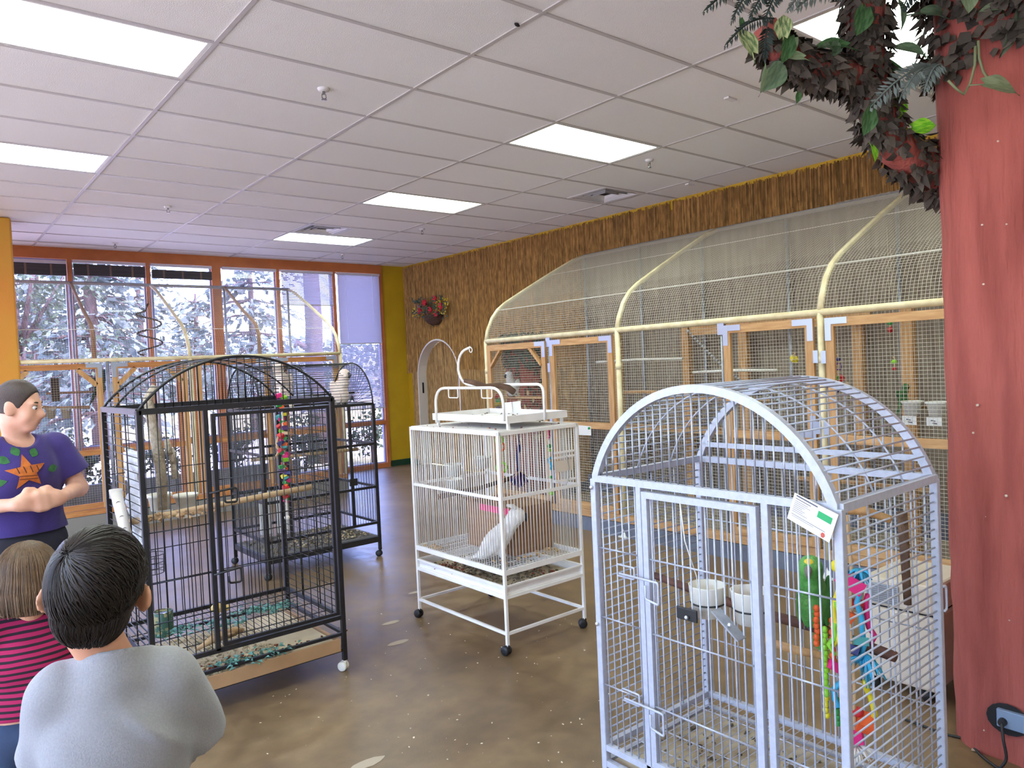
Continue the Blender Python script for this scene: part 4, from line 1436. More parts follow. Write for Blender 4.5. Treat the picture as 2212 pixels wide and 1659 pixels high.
# cardboard box and wood inside
m_cardb = M('cardboard', (160, 122, 84), 0.85, col2=(146, 108, 72), vscale=4, stretch=(1, 1, 8))
cbx = thing('cardboard_box', 'brown cardboard box with pink tape standing inside the white cage', 'box', (1.62, -0.26, 0.466))
MB().box(1.46, 1.78, -0.50, -0.02, 0.468, 0.76).build('box_body', m_cardb, cbx, bevel=0.004)
MB().add([(1.46, -0.50, 0.76), (1.46, -0.02, 0.76), (1.40, -0.02, 0.80), (1.40, -0.50, 0.80)], [(0, 1, 2, 3)]).build('box_flap', m_cardb, cbx)
MB().box(1.4575, 1.4598, -0.47, -0.17, 0.715, 0.755).build('pink_tape', M('pink_tape', (232, 60, 116), 0.5), cbx)
bits(wc, 'wood_shavings', M('shavings', (208, 172, 122), 0.9, island=0.3), [(1.5 + jit(0.25), -0.55 + jit(0.1), 0.47) for _ in range(40)] + [(1.25 + jit(0.05), 0.08 + jit(0.08), 0.475) for _ in range(30)], 0.014, 0.4)

# ---- grey domed cage in front
m_gcage = M('grey_hammered_enamel', (184, 188, 203), 0.42, metal=0.1, col2=(174, 178, 194), vscale=60)
GX0, GX1, GY0, GY1, GZ0, GZ1, GR = 0.555, 1.175, -3.015, -2.10, 0.225, 1.225, 0.325
gc = thing('domed_bird_cage', 'large grey domed bird cage holding the green parrot', 'bird cage', ((GX0 + GX1) / 2, (GY0 + GY1) / 2, 0))
m_bolt = M('zinc_bolt', (210, 212, 220), 0.3, metal=0.8)
for x in (GX0, GX1):
    for y in (GY0, GY1):
        MB().box(x - 0.0125, x + 0.0125, y - 0.0125, y + 0.0125, 0.06, GZ1 - 0.014).build('corner_post', m_gcage, gc, bevel=0.003)
        caster(gc, x, y, 0.062, m_rubber, 1.2)
for x in (GX0, GX1):
    pts_ = arc((x, GY0, GZ1), (x, GY1, GZ1), GR, 30)
    b = MB()
    inner = [p_ + Vector((0, -(p_.y - (GY0 + GY1) / 2) * 0.055, -0.026 * (0.3 + 0.7 * (p_.z - GZ1) / GR))) for p_ in pts_]
    n_ = len(pts_)
    vv = [Vector((x - 0.0125, p_.y, p_.z)) for p_ in pts_] + [Vector((x + 0.0125, p_.y, p_.z)) for p_ in pts_] + [Vector((x - 0.0125, p_.y, p_.z)) for p_ in inner] + [Vector((x + 0.0125, p_.y, p_.z)) for p_ in inner]
    ff = []
    for k in range(n_ - 1):
        ff += [(k, k + 1, n_ + k + 1, n_ + k), (2 * n_ + k, 3 * n_ + k, 3 * n_ + k + 1, 2 * n_ + k + 1), (k, 2 * n_ + k, 2 * n_ + k + 1, k + 1), (n_ + k, n_ + k + 1, 3 * n_ + k + 1, 3 * n_ + k)]
    b.add(vv, ff)
    b.build('dome_arch', m_gcage, gc)
ring('shoulder_rail', GZ1 - 0.012, m_gcage, gc, GX0, GX1, GY0, GY1, 0.024, 0.024)
ring('bottom_rail', GZ0, m_gcage, gc, GX0, GX1, GY0, GY1, 0.022, 0.022)
ring('stand_rail', 0.165, m_gcage, gc, GX0, GX1, GY0, GY1, 0.022, 0.022)
MB().bar((GX1 - 0.01, GY0 + 0.02, GZ1 + 0.05), (GX1 - 0.01, GY1 - 0.02, GZ1 + 0.05), 0.006, 0.02).build('back_strap', m_gcage, gc)
for f in (0.36, 0.68):
    x = GX0 + (GX1 - GX0) * f
    MB().tube([Vector((x, p_.y, p_.z - 0.006)) for p_ in arc((x, GY0 + 0.01, GZ1), (x, GY1 - 0.01, GZ1), GR - 0.006, 22)], 0.0032, 6).build('dome_rib', m_gcage, gc, smooth=True)
BR = 0.0029
gw = GY1 - GY0
ym = (GY0 + GY1) / 2
nbg = 29
DY0, DY1 = -2.772, -2.335
for k in range(1, nbg):
    y = GY0 + gw * k / nbg
    za = GZ1 + arc_z(y - ym, gw / 2, GR) - 0.02
    for x in (GX0, GX1):
        rod('bar', (x, y, GZ1 - 0.01), (x, y, za), BR, m_gcage, gc)
        if x == GX0 and DY0 - 0.03 < y < DY1 + 0.03:
            continue
        rod('bar', (x, y, GZ0), (x, y, GZ1 - 0.02), BR, m_gcage, gc)
for k in range(1, 33):
    z = GZ0 + (GZ1 - 0.03 - GZ0) * k / 33
    for y in (GY0, GY1):
        rod('bar', (GX0, y, z), (GX1, y, z), BR, m_gcage, gc)
pts_ = arc((0, GY0, GZ1), (0, GY1, GZ1), GR, 37)
for p_ in pts_[1:-1]:
    rod('bar', (GX0, p_.y, p_.z - 0.003), (GX1, p_.y, p_.z - 0.003), BR, m_gcage, gc)
for z in (0.962, 0.708, 0.459):
    for (ya, yb) in ((GY1, DY1 + 0.03), (DY0 - 0.03, GY0)):
        rod('cross_rod', (GX0 - 0.004, ya, z), (GX0 - 0.004, yb, z), 0.003, m_gcage, gc)
    rod('cross_rod', (GX1 + 0.004, GY1, z), (GX1 + 0.004, GY0, z), 0.003, m_gcage, gc)
for y in (GY0,):
    for x in (GX0 + 0.17, GX0 + 0.31, GX0 + 0.45):
        rod('cross_rod', (x, y + 0.004, GZ0), (x, y + 0.004, GZ1 - 0.02), 0.003, m_gcage, gc)
        rod('cross_rod', (x, GY1 - 0.004, GZ0), (x, GY1 - 0.004, GZ1 - 0.02), 0.003, m_gcage, gc)
for y in (DY1 + 0.022, DY0 - 0.022):
    MB().box(GX0 - 0.011, GX0 + 0.011, y - 0.011, y + 0.011, GZ0, GZ1 - 0.02).build('door_jamb', m_gcage, gc, bevel=0.002)
# door with its own bars and latches
dr = MB().box(GX0 - 0.02, GX0 + 0.002, DY0, DY0 + 0.022, GZ0 + 0.02, GZ1 - 0.035).build('door', m_gcage, gc)
MB().box(GX0 - 0.02, GX0 + 0.002, DY1 - 0.022, DY1, GZ0 + 0.02, GZ1 - 0.035).build('door_stile', m_gcage, dr)
MB().box(GX0 - 0.02, GX0 + 0.002, DY0 + 0.022, DY1 - 0.022, GZ1 - 0.057, GZ1 - 0.035).build('door_rail', m_gcage, dr)
MB().box(GX0 - 0.02, GX0 + 0.002, DY0 + 0.022, DY1 - 0.022, GZ0 + 0.02, GZ0 + 0.042).build('door_rail', m_gcage, dr)
nd = 14
for k in range(1, nd):
    y = DY0 + (DY1 - DY0) * k / nd
    rod('bar', (GX0 - 0.009, y, GZ0 + 0.03), (GX0 - 0.009, y, GZ1 - 0.045), BR, m_gcage, dr)
for z in (0.962, 0.708, 0.459):
    rod('cross_rod', (GX0 - 0.014, DY0 + 0.02, z), (GX0 - 0.014, DY1 - 0.02, z), 0.003, m_gcage, dr)
for z in (0.895, 0.455):
    xx = GX0 - 0.03
    MB().tube(round_path([(xx, DY1 + 0.11, z + 0.03), (xx, DY1 + 0.035, z + 0.03), (xx, DY1 + 0.035, z - 0.01), (xx, DY1 + 0.11, z - 0.01)], 0.006), 0.0034, 6).build('latch_keeper', m_gcage, gc, smooth=True)
    MB().tube(round_path([(xx - 0.004, DY1 + 0.10, z), (xx - 0.004, DY1 - 0.07, z), (xx - 0.004, DY1 - 0.07, z - 0.075), (xx - 0.004, DY1 - 0.015, z - 0.065), (xx - 0.004, DY1 - 0.015, z - 0.02)], 0.008), 0.004, 8).build('latch', m_gcage, dr, smooth=True)
for (y, z) in ((GY1 + 0.002, 1.18), (GY1 + 0.002, 0.68), (GY0 + 0.003, 0.50)):
    MB().ell((GX0 - 0.016, y, z), 0.008, 10, 6).build('bolt', m_bolt, gc, smooth=True)
MB().tube(round_path([(GX1 + 0.008, GY0 - 0.014, 0.86), (GX1 + 0.03, GY0 - 0.014, 0.86), (GX1 + 0.03, GY0 - 0.014, 0.78), (GX1 + 0.008, GY0 - 0.014, 0.78)], 0.012), 0.004, 6).build('side_handle', m_gcage, gc, smooth=True)
gr = MB()
for k in range(1, 30):
    y = GY0 + gw * k / 30
    gr.tube([(GX0, y, GZ0 - 0.004), (GX1, y, GZ0 - 0.004)], 0.002, 4, caps=False)
for k in range(1, 5):
    x = GX0 + (GX1 - GX0) * k / 5
    gr.tube([(x, GY0, GZ0 - 0.007), (x, GY1, GZ0 - 0.007)], 0.0025, 4, caps=False)
gr.build('floor_grate', m_gcage, gc, kind='stuff')
MB().box(GX0 + 0.02, GX1 - 0.02, GY0 + 0.02, GY1 - 0.02, 0.165, 0.172).build('tray', m_paper, gc)
bits(gc, 'tray_litter', m_lit, [(random.uniform(GX0 + 0.05, GX1 - 0.05), random.uniform(GY0 + 0.05, GY1 - 0.05), 0.176) for _ in range(160)], 0.010, 0.5)
MB().tube([(GX0 - 0.022, -2.50, 1.17), (GX0 - 0.024, -2.515, 1.05), (GX0 + 0.01, -2.53, 0.93), (GX0 + 0.02, -2.525, 0.88)], 0.002, 5).build('white_zip_tie', m_pvc, gc)
m_perchb = M('red_brown_perch', (104, 66, 50), 0.7, col2=(76, 46, 38), vscale=12)
MB().tube([(0.86, GY1, 0.79), (0.87, -2.3, 0.765), (0.88, -2.55, 0.74), (0.87, -2.75, 0.745), (0.86, GY0, 0.72)], [0.013, 0.016, 0.017, 0.018, 0.016], 10).build('perch', m_perchb, gc, smooth=True)
MB().tube([(0.95, -2.5, 0.62), (0.97, -2.62, 0.605), (1.0, -2.74, 0.60)], [0.012, 0.016, 0.012], 8).build('chewed_perch', m_wood, gc, smooth=True)
# card with fine print on the front
cx_ = GX0 - 0.03
q = [Vector((cx_, -2.878, 1.173)), Vector((cx_, -2.999, 1.122)), Vector((cx_, -3.027, 1.201)), Vector((cx_, -2.904, 1.247))]
cd = MB().add(q + [p_ + Vector((0.002, 0, 0)) for p_ in q], [(0, 1, 2, 3), (7, 6, 5, 4), (0, 4, 5, 1), (1, 5, 6, 2), (2, 6, 7, 3), (3, 7, 4, 0)]).build('info_card', M('white_card', (236, 236, 234), 0.6), gc)


def card_pt(a, c):
    return q[0] + (q[1] - q[0]) * a + (q[3] - q[0]) * c + Vector((-0.0012, 0, 0))


m_ink = M('grey_print', (92, 90, 104), 0.8)
b = MB()
for (a0, a1, c, hgt) in [(0.06, 0.56, 0.93, 0.05), (0.06, 0.42, 0.84, 0.028)] + [(0.06, 0.22 + 0.35 * random.random(), 0.76 - 0.065 * k, 0.016) for k in range(7)] + [(0.06, 0.86, 0.26, 0.018), (0.08, 0.60, 0.20, 0.014)]:
    b.add([card_pt(a0, c), card_pt(a1, c), card_pt(a1, c + hgt), card_pt(a0, c + hgt)], [(0, 1, 2, 3)])
b.build('print_lines', m_ink, cd)
MB().add([card_pt(0.60, 0.62), card_pt(0.92, 0.62), card_pt(0.92, 0.86), card_pt(0.60, 0.86)], [(0, 1, 2, 3)]).build('green_sticker', M('green_sticker', (40, 160, 96), 0.6), cd)
MB().add([card_pt(0.83 + 0.05 * math.cos(k * 1.05), 0.13 + 0.10 * math.sin(k * 1.05)) for k in range(6)], [tuple(range(6))]).build('red_emblem', M('red_ink', (190, 84, 70), 0.7), cd)
# feeding bowls
m_cream_bowl = M('cream_plastic', (232, 228, 216), 0.35)
for (x, y, z, dz) in ((0.625, -2.525, 0.79, 'seed'), (0.625, -2.685, 0.805, 'fruit')):
    lab = 'cream crock bowl with black clamp inside the grey cage' if dz == 'seed' else 'cream crock bowl of red fruit with steel clamp inside the grey cage'
    tg = thing('crock_bowl', lab, 'feeding bowl', (x, y, z), 'bowls on the grey cage door')
    MB().lathe((x, y, z), [(0.045, 0), (0.05, 0.045), (0.056, 0.048), (0.060, 0.10), (0.061, 0.102), (0.056, 0.102), (0.050, 0.06), (0.04, 0.014), (0, 0.014)], 28).build('bowl', m_cream_bowl, tg, smooth=True)
    MB().tube([(x + 0.0545 * math.cos(a * PI / 12), y + 0.0545 * math.sin(a * PI / 12), z + 0.044) for a in range(24)], 0.003, 5, closed=True).build('clamp_ring', m_rubber, tg)
    if dz == 'seed':
        MB().box(GX0 - 0.032, GX0 - 0.024, y - 0.03, y + 0.05, z + 0.005, z + 0.045).build('clamp', m_rubber, tg, bevel=0.003)
        MB().lathe((x, y, z + 0.045), [(0, 0.012), (0.025, 0.01), (0.048, 0.0)], 18).build('seed', M('seed_mix', (196, 164, 118), 0.9), tg, smooth=True)
    else:
        MB().bar((GX0 - 0.028, y + 0.06, z + 0.05), (GX0 - 0.028, y - 0.03, z - 0.02), 0.005, 0.045, (1, 0, 0)).build('clamp', m_galv, tg)
        MB().ell((x - 0.01, y + 0.02, z + 0.07), (0.022, 0.016, 0.014), 10, 7).ell((x + 0.01, y - 0.012, z + 0.064), (0.024, 0.014, 0.010), 10, 7).build('fruit', M('red_fruit', (214, 62, 40), 0.4), tg, smooth=True)
    MB().ell((GX0 - 0.038, y + 0.005, z + 0.018), 0.007, 8, 6).build('wing_nut', m_bolt, tg)

# ---- black domed cage
m_bcage = M('black_cage_enamel', (34, 33, 36), 0.42, col2=(26, 26, 28), vscale=30)
BX0, BX1, BY0, BY1, BZ0, BZ1, BRise = -0.535, 0.430, -0.25, 0.52, 0.300, 1.505, 0.238
bc = thing('arched_bird_cage', 'black arched-top bird cage with wooden perch beside the boy', 'bird cage', ((BX0 + BX1) / 2, (BY0 + BY1) / 2, 0))
m_whitewheel = M('white_wheel', (226, 220, 206), 0.4)
for x in (BX0, BX1):
    for y in (BY0, BY1):
        MB().box(x - 0.0125, x + 0.0125, y - 0.0125, y + 0.0125, 0.06, BZ1).build('corner_post', m_bcage, bc, bevel=0.003)
        caster(bc, x, y, 0.062, m_whitewheel, 0.6)
for y in (BY0, (BY0 * 0.35 + BY1 * 0.65), BY1):
    MB().tube(arc((BX0, y, BZ1), (BX1, y, BZ1), BRise, 30), 0.0065 if y in (BY0, BY1) else 0.005, 8).build('dome_arch', m_bcage, bc, smooth=True)
ring('shoulder_rail', BZ1 - 0.008, m_bcage, bc, BX0, BX1, BY0, BY1, 0.025, 0.028)
ring('bottom_rail', BZ0, m_bcage, bc, BX0, BX1, BY0, BY1, 0.02, 0.022)
ring('tray_rail', 0.208, m_bcage, bc, BX0, BX1, BY0, BY1, 0.018, 0.016)
ring('stand_rail', 0.120, m_bcage, bc, BX0, BX1, BY0, BY1, 0.016, 0.016)
bw = BX1 - BX0
bm = (BX0 + BX1) / 2
nbb = 25
DX0, DX1 = -0.215, 0.405
for k in range(1, nbb):
    x = BX0 + bw * k / nbb
    za = BZ1 + arc_z(x - bm, bw / 2, BRise)
    for y in (BY0, BY1):
        rod('bar', (x, y, BZ1), (x, y, za), 0.0024, m_bcage, bc)
        if y == BY0 and DX0 < x < DX1:
            continue
        rod('bar', (x, y, BZ0), (x, y, BZ1 - 0.01), 0.0024, m_bcage, bc)
for k in range(1, 32):
    z = BZ0 + (BZ1 - BZ0) * k / 32
    for x in (BX0, BX1):
        rod('bar', (x, BY0, z), (x, BY1, z), 0.0024, m_bcage, bc)
for p_ in arc((BX0, 0, BZ1), (BX1, 0, BZ1), BRise, 30)[1:-1]:
    rod('bar', (p_.x, BY0, p_.z - 0.002), (p_.x, BY1, p_.z - 0.002), 0.0024, m_bcage, bc)
for z in (1.14, 0.93, 0.69, 0.50):
    rod('cross_rod', (BX0, BY0 - 0.003, z), (DX0 - 0.02, BY0 - 0.003, z), 0.003, m_bcage, bc)
    rod('cross_rod', (BX0, BY1 + 0.003, z), (BX1, BY1 + 0.003, z), 0.003, m_bcage, bc)
for x in (BX0, BX1):
    for f in (0.36, 0.68):
        rod('cross_rod', (x, BY0 + (BY1 - BY0) * f, BZ0), (x, BY0 + (BY1 - BY0) * f, BZ1), 0.0035, m_bcage, bc)
MB().box(DX0 - 0.034, DX0 - 0.014, BY0 - 0.010, BY0 + 0.010, BZ0, BZ1 - 0.02).build('door_jamb', m_bcage, bc)
dr = MB().box(DX0, DX0 + 0.02, BY0 - 0.02, BY0 + 0.0, BZ0 + 0.02, BZ1 - 0.04).build('door', m_bcage, bc)
MB().box(DX1 - 0.016, DX1, BY0 - 0.018, BY0 - 0.002, BZ0 + 0.02, BZ1 - 0.04).build('door_stile', m_bcage, dr)
for z in (BZ0 + 0.02, BZ1 - 0.056):
    MB().box(DX0 + 0.02, DX1 - 0.016, BY0 - 0.018, BY0 - 0.002, z, z + 0.016).build('door_rail', m_bcage, dr)
for k in range(1, 16):
    x = DX0 + (DX1 - DX0) * k / 16
    rod('bar', (x, BY0 - 0.009, BZ0 + 0.03), (x, BY0 - 0.009, BZ1 - 0.045), 0.0024, m_bcage, dr)
for z in (1.14, 0.93, 0.69, 0.50):
    rod('cross_rod', (DX0 + 0.01, BY0 - 0.013, z), (DX1, BY0 - 0.013, z), 0.003, m_bcage, dr)
for z in (1.08, 0.68):
    MB().tube(round_path([(DX0 - 0.03, BY0 - 0.024, z), (DX0 + 0.10, BY0 - 0.026, z + 0.012), (DX0 + 0.10, BY0 - 0.026, z - 0.06), (DX0 + 0.04, BY0 - 0.026, z - 0.055), (DX0 + 0.04, BY0 - 0.026, z - 0.02)], 0.014), 0.0055, 8).build('latch', m_bcage, dr, smooth=True)
gr = MB()
for k in range(1, 33):
    x = BX0 + bw * k / 33
    gr.tube([(x, BY0, BZ0 - 0.006), (x, BY1, BZ0 - 0.006)], 0.002, 4, caps=False)
for k in range(1, 4):
    y = BY0 + (BY1 - BY0) * k / 4
    gr.tube([(BX0, y, BZ0 - 0.009), (BX1, y, BZ0 - 0.009)], 0.003, 4, caps=False)
gr.build('floor_grate', m_bcage, bc, kind='stuff')
tb_ = MB().box(BX0 + 0.02, BX1 - 0.04, BY0 - 0.03, BY1 - 0.05, 0.150, 0.158).box(BX0 + 0.02, BX1 - 0.04, BY0 - 0.042, BY0 - 0.03, 0.130, 0.198)
tb_.box(BX0 + 0.02, BX0 + 0.032, BY0 - 0.03, BY1 - 0.05, 0.158, 0.195).box(BX1 - 0.052, BX1 - 0.04, BY0 - 0.03, BY1 - 0.05, 0.158, 0.195)
tb_.build('tray', M('tan_tray', (176, 140, 102), 0.6, col2=(160, 124, 88), vscale=5), bc)
MB().box(BX0 + 0.035, BX1 - 0.06, BY0 - 0.025, BY1 - 0.08, 0.160, 0.185).build('tray_liner', M('newsprint', (206, 190, 164), 0.95, col2=(186, 168, 140), vscale=5), bc)
rr_ = lambda: (random.uniform(BX0 + 0.06, BX1 - 0.32), random.uniform(BY0 - 0.01, BY1 - 0.12), 0.189 + 0.004 * random.random())
bits(bc, 'seed_husks', M('husks', (178, 160, 128), 0.95, island=0.45), [rr_() for _ in range(900)], 0.008, 0.4)
bits(bc, 'red_pellets', M('pellets', (108, 54, 36), 0.9, island=0.3), [(BX0 + 0.2 + abs(random.gauss(0, 0.3)), BY0 + 0.03 + abs(random.gauss(0, 0.06)), 0.192) for _ in range(150)], 0.0085, 0.6)
m_teal = M('teal_shreds', (104, 152, 142), 0.9, island=0.25)
sb = MB()
for _ in range(380):
    cxx, cyy = random.choice(((-0.30, 0.12), (-0.1, 0.05), (0.08, 0.15), (0.02, -0.22), (-0.14, -0.21), (0.2, 0.1)))
    p_ = Vector((min(max(cxx + random.gauss(0, 0.06), BX0 + 0.05), BX1 - 0.1), cyy + random.gauss(0, 0.035), 0.196 + (0.12 if cyy > 0 else 0) + 0.02 * random.random()))
    a = random.uniform(0, 6.3)
    d = Vector((math.cos(a), math.sin(a), jit(0.3))) * 0.03
    s_ = Vector((-math.sin(a), math.cos(a), jit(0.5))) * 0.008
    sb.add([p_ - s_, p_ + d * 0.6 - s_ + Vector((0, 0, 0.008)), p_ + d + s_, p_ + d * 0.4 + s_ + Vector((0, 0, 0.006))], [(0, 1, 2, 3)])
sb.build('paper_shreds', m_teal, bc, kind='stuff')
# wooden perch across, bowls with holders, wire baskets
m_dowel = M('dowel', (206, 176, 138), 0.7, col2=(190, 158, 118), vscale=8)
MB().tube([(BX0, 0.05, 0.945), (BX0 + 0.5, 0.06, 0.965), (BX1, 0.06, 0.985)], 0.0165, 10).build('perch', m_dowel, bc, smooth=True)
bits(bc, 'chewed_fibres', M('fibre', (184, 150, 112), 0.9, island=0.3), [(BX0 + random.uniform(0.06, 0.42), 0.03 + jit(0.02), 0.945 + jit(0.02)) for _ in range(50)], 0.014, 0.4)
for kq, x in enumerate((BX0 + 0.20, BX0 + 0.46)):
    y, z = BY1 - 0.10, 1.0
    p_ = on_y((345, 402)[kq], 1090, 0.36)
    x, y, z = p_.x, 0.36, p_.z
    tg = thing('plastic_feed_bowl', ('white feed bowl nearer the hanging white rope in the black cage', 'white feed bowl nearer the door of the black cage')[kq], 'feeding bowl', (x, y, z), 'bowls in the black cage')
    MB().lathe((x, y, z - 0.03), [(0.045, 0), (0.056, 0.07), (0.064, 0.073), (0.066, 0.09), (0.060, 0.09), (0.052, 0.075), (0.04, 0.012), (0, 0.012)], 24).build('bowl', m_cream_bowl, tg, smooth=True)
    MB().tube([(x, y + 0.06, z + 0.03), (x, BY1, z + 0.03)], 0.004, 6).build('bracket', m_galv, tg)
    pl = MB().box(x - 0.04, x + 0.045, y - 0.085, y - 0.08, z - 0.06, z - 0.022).build('number_tag', m_card, tg)
    MB().tube([(x - 0.012, y - 0.087, z - 0.03), (x + 0.01, y - 0.087, z - 0.034), (x - 0.008, y - 0.087, z - 0.045), (x + 0.016, y - 0.087, z - 0.05)], 0.002, 4).build('tag_mark', m_ink, pl)
for (x, y, z) in ((BX0 + 0.16, BY1 - 0.16, 0.60),):
    b = MB()
    for zz in (z, z + 0.03, z + 0.06, z + 0.10):
        r = 0.06 + 0.1 * (zz - z) * 0.5
        b.tube([(x + r * math.cos(a * PI / 10), y + r * math.sin(a * PI / 10), zz) for a in range(20)], 0.0022, 5, closed=True)
    for a in range(0, 20, 3):
        b.tube([(x + 0.06 * math.cos(a * PI / 10), y + 0.06 * math.sin(a * PI / 10), z), (x + 0.065 * math.cos(a * PI / 10), y + 0.065 * math.sin(a * PI / 10), z + 0.10)], 0.002, 4)
    b.tube([(x, y + 0.065, z + 0.1), (x, BY1, z + 0.1)], 0.003, 5)
    b.build('wire_basket', m_bcage, bc)
# tin can, driftwood, yellow toy on the grate
p_ = on_z(355, 1372, BZ0)
tg = thing('tin_can', 'green patterned tin can standing on the black cage grate', 'can', (p_.x, p_.y, BZ0))
MB().lathe((p_.x, p_.y, BZ0), [(0.046, 0), (0.048, 0.004), (0.048, 0.124), (0.046, 0.128), (0.043, 0.122), (0.0, 0.118)], 24).build('can_body', M('can_print', (58, 92, 78), 0.4, col2=(150, 140, 96), vscale=38, contrast=(0.52, 0.58)), tg, smooth=True)
MB().tube([(p_.x + 0.046 * math.cos(a * PI / 12), p_.y + 0.046 * math.sin(a * PI / 12), BZ0 + 0.127) for a in range(24)], 0.0025, 5, closed=True).build('rim', m_chrome, tg)
MB().lathe((p_.x, p_.y, BZ0 + 0.119), [(0.044, 0), (0.0, 0.001)], 20).build('lid', m_chrome, tg)
p_ = on_z(470, 1325, BZ0)
tag(MB().ell(p_ + Vector((0, 0, 0.03)), (0.045, 0.03, 0.028), 14, 9, Euler((0.3, 0.2, 0.6))).ell(p_ + Vector((0.05, 0, 0.02)), (0.022, 0.018, 0.018), 10, 7).build('chew_toy', M('yellow_chew', (216, 186, 104), 0.7), smooth=True), 'lumpy yellow chew toy lying on the black cage grate', 'bird toy')
dw = MB()
p_ = on_z(490, 1385, BZ0)
dw.tube([p_ + Vector((-0.16, -0.04, 0.012)), p_ + Vector((-0.06, 0.0, 0.03)), p_ + Vector((0.03, 0.01, 0.035)), p_ + Vector((0.1, 0.05, 0.02))], [0.008, 0.022, 0.026, 0.010], 8)
dw.tube([p_ + Vector((-0.02, 0.0, 0.03)), p_ + Vector((0.02, -0.06, 0.05))], [0.014, 0.006], 6)
tag(dw.build('driftwood', M('driftwood', (178, 146, 108), 0.85, col2=(140, 108, 76), vscale=14), smooth=True), 'gnawed piece of driftwood lying on the black cage grate', 'wood piece')
# white perforated tube hung outside the left side, quilted white cloth, cotton rope perch
m_tubew = M('white_pvc_tube', (236, 230, 222), 0.35)
pa, pb_ = on_x(250, 1062, BX0 - 0.035), on_x(272, 1152, BX0 - 0.035)
tg = thing('forage_tube', 'white plastic forage tube with round holes on the black cage side', 'bird toy', (pa.x, pa.y, pb_.z))
MB().tube([pa, pb_], 0.026, 16).build('tube', m_tubew, tg, smooth=True)
MB().tube([pa + Vector((0, 0, 0.012)), pa - Vector((0, 0, 0.03))], 0.030, 16).build('cap', m_tubew, tg, smooth=True)
for f in (0.28, 0.62, 0.9):
    c = pa.lerp(pb_, f)
    d = Vector((CAM_LOC.x - c.x, CAM_LOC.y - c.y, 0)).normalized()
    MB().lathe(c + d * 0.0245, [(0.0, 0.0), (0.012, 0.0), (0.012, 0.0025), (0, 0.0025)], 14, d).build('hole', M('tube_hole', (70, 62, 56), 0.8), tg)
m_cloth = M('white_quilt', (222, 224, 230), 0.9, bump=0.8, bscale=28, sheen=0.3)
b = MB()
gx = BX0 + 0.035
rows, cols = 22, 8
vv = []
for i in range(rows + 1):
    for j in range(cols + 1):
        z = 1.30 - 0.62 * i / rows
        wdt = 0.12 + 0.03 * math.sin(i * 0.8)
        yy = 0.10 + (j / cols - 0.5) * 2 * wdt
        vv.append((gx + 0.014 * math.sin(i * 1.1 + j * 0.9) + 0.01 * math.sin(j * 1.7), yy, z + 0.01 * math.sin(j * 2.1)))
ff = [(i * (cols + 1) + j, i * (cols + 1) + j + 1, (i + 1) * (cols + 1) + j + 1, (i + 1) * (cols + 1) + j) for i in range(rows) for j in range(cols)]
b.add(vv, ff)
o = b.build('quilted_cloth', m_cloth, smooth=True)
o.modifiers.new('thickness', 'SOLIDIFY').thickness = 0.012
tag(o, 'white quilted cloth hanging inside the black cage near the forage tube', 'cloth')
m_cotton = M('cotton_rope', (202, 190, 170), 0.95, col2=(172, 158, 138), vscale=40, bump=0.8, bscale=70)
pts_ = [Vector((BX0 + 0.19, 0.20, 1.61)), Vector((BX0 + 0.15, 0.20, 1.55)), Vector((BX0 + 0.16, 0.18, 1.42)), Vector((BX0 + 0.18, 0.18, 1.27)), Vector((BX0 + 0.19, 0.18, 1.12)), Vector((BX0 + 0.185, 0.18, 0.96))]
b = MB().tube(pts_, [0.02, 0.024, 0.026, 0.028, 0.027, 0.022], 10)
for (dx, z) in ((0.05, 1.20), (0.055, 1.12), (0.03, 1.25)):
    b.tube([(BX0 + 0.19 + dx, 0.16, z + 0.08), (BX0 + 0.2 + dx, 0.16, z)], [0.014, 0.022], 8)
tag(b.build('rope_perch', m_cotton, smooth=True, loc=(BX0 + 0.18, 0.18, 0.95)), 'thick frayed cotton rope hanging inside the black cage', 'bird toy')

# ---- second black cage near the windows
QX0, QX1, QY0, QY1, QZ0, QZ1 = 0.82, 1.82, 1.83, 2.60, 0.303, 1.350
qc = thing('breeding_cage', 'black barrel-topped bird cage with two cockatoos near the windows', 'bird cage', ((QX0 + QX1) / 2, (QY0 + QY1) / 2, 0))
for x in (QX0, QX1):
    for y in (QY0, QY1):
        MB().box(x - 0.012, x + 0.012, y - 0.012, y + 0.012, 0.06, QZ1).build('corner_post', m_bcage, qc)
        caster(qc, x, y, 0.062, m_rubber, 0.6)
qr = (QY1 - QY0) / 2
for x in (QX0, QX0 + 0.45, QX1):
    MB().tube([(x, (QY0 + QY1) / 2 + qr * math.cos(a * PI / 20), QZ1 + qr * 0.96 * math.sin(a * PI / 20)) for a in range(21)], 0.007, 8).build('dome_arch', m_bcage, qc, smooth=True)
for z in (QZ1, 1.0, 0.62, QZ0):
    ring('rail', z, m_bcage, qc, QX0, QX1, QY0, QY1, 0.018, 0.022)
ring('stand_rail', 0.155, m_bcage, qc, QX0, QX1, QY0, QY1, 0.018, 0.05)
for x in (1.02, 1.585):
    MB().box(x - 0.012, x + 0.012, QY0 - 0.012, QY0 + 0.008, QZ0, QZ1).build('door_post', m_bcage, qc)
MB().box(1.55, 1.62, QY0 - 0.03, QY0 - 0.012, 0.66, 0.72).build('latch', m_bcage, qc)
b = MB()
for k in range(1, 40):
    x = QX0 + (QX1 - QX0) * k / 40
    b.tube([(x, QY0, QZ0), (x, QY0, QZ1)], 0.0022, 4, caps=False)
    b.tube([(x, QY1, QZ0), (x, QY1, QZ1)], 0.0022, 4, caps=False)
b.build('front_and_back_bars', m_bcage, qc, kind='stuff')
b = MB()
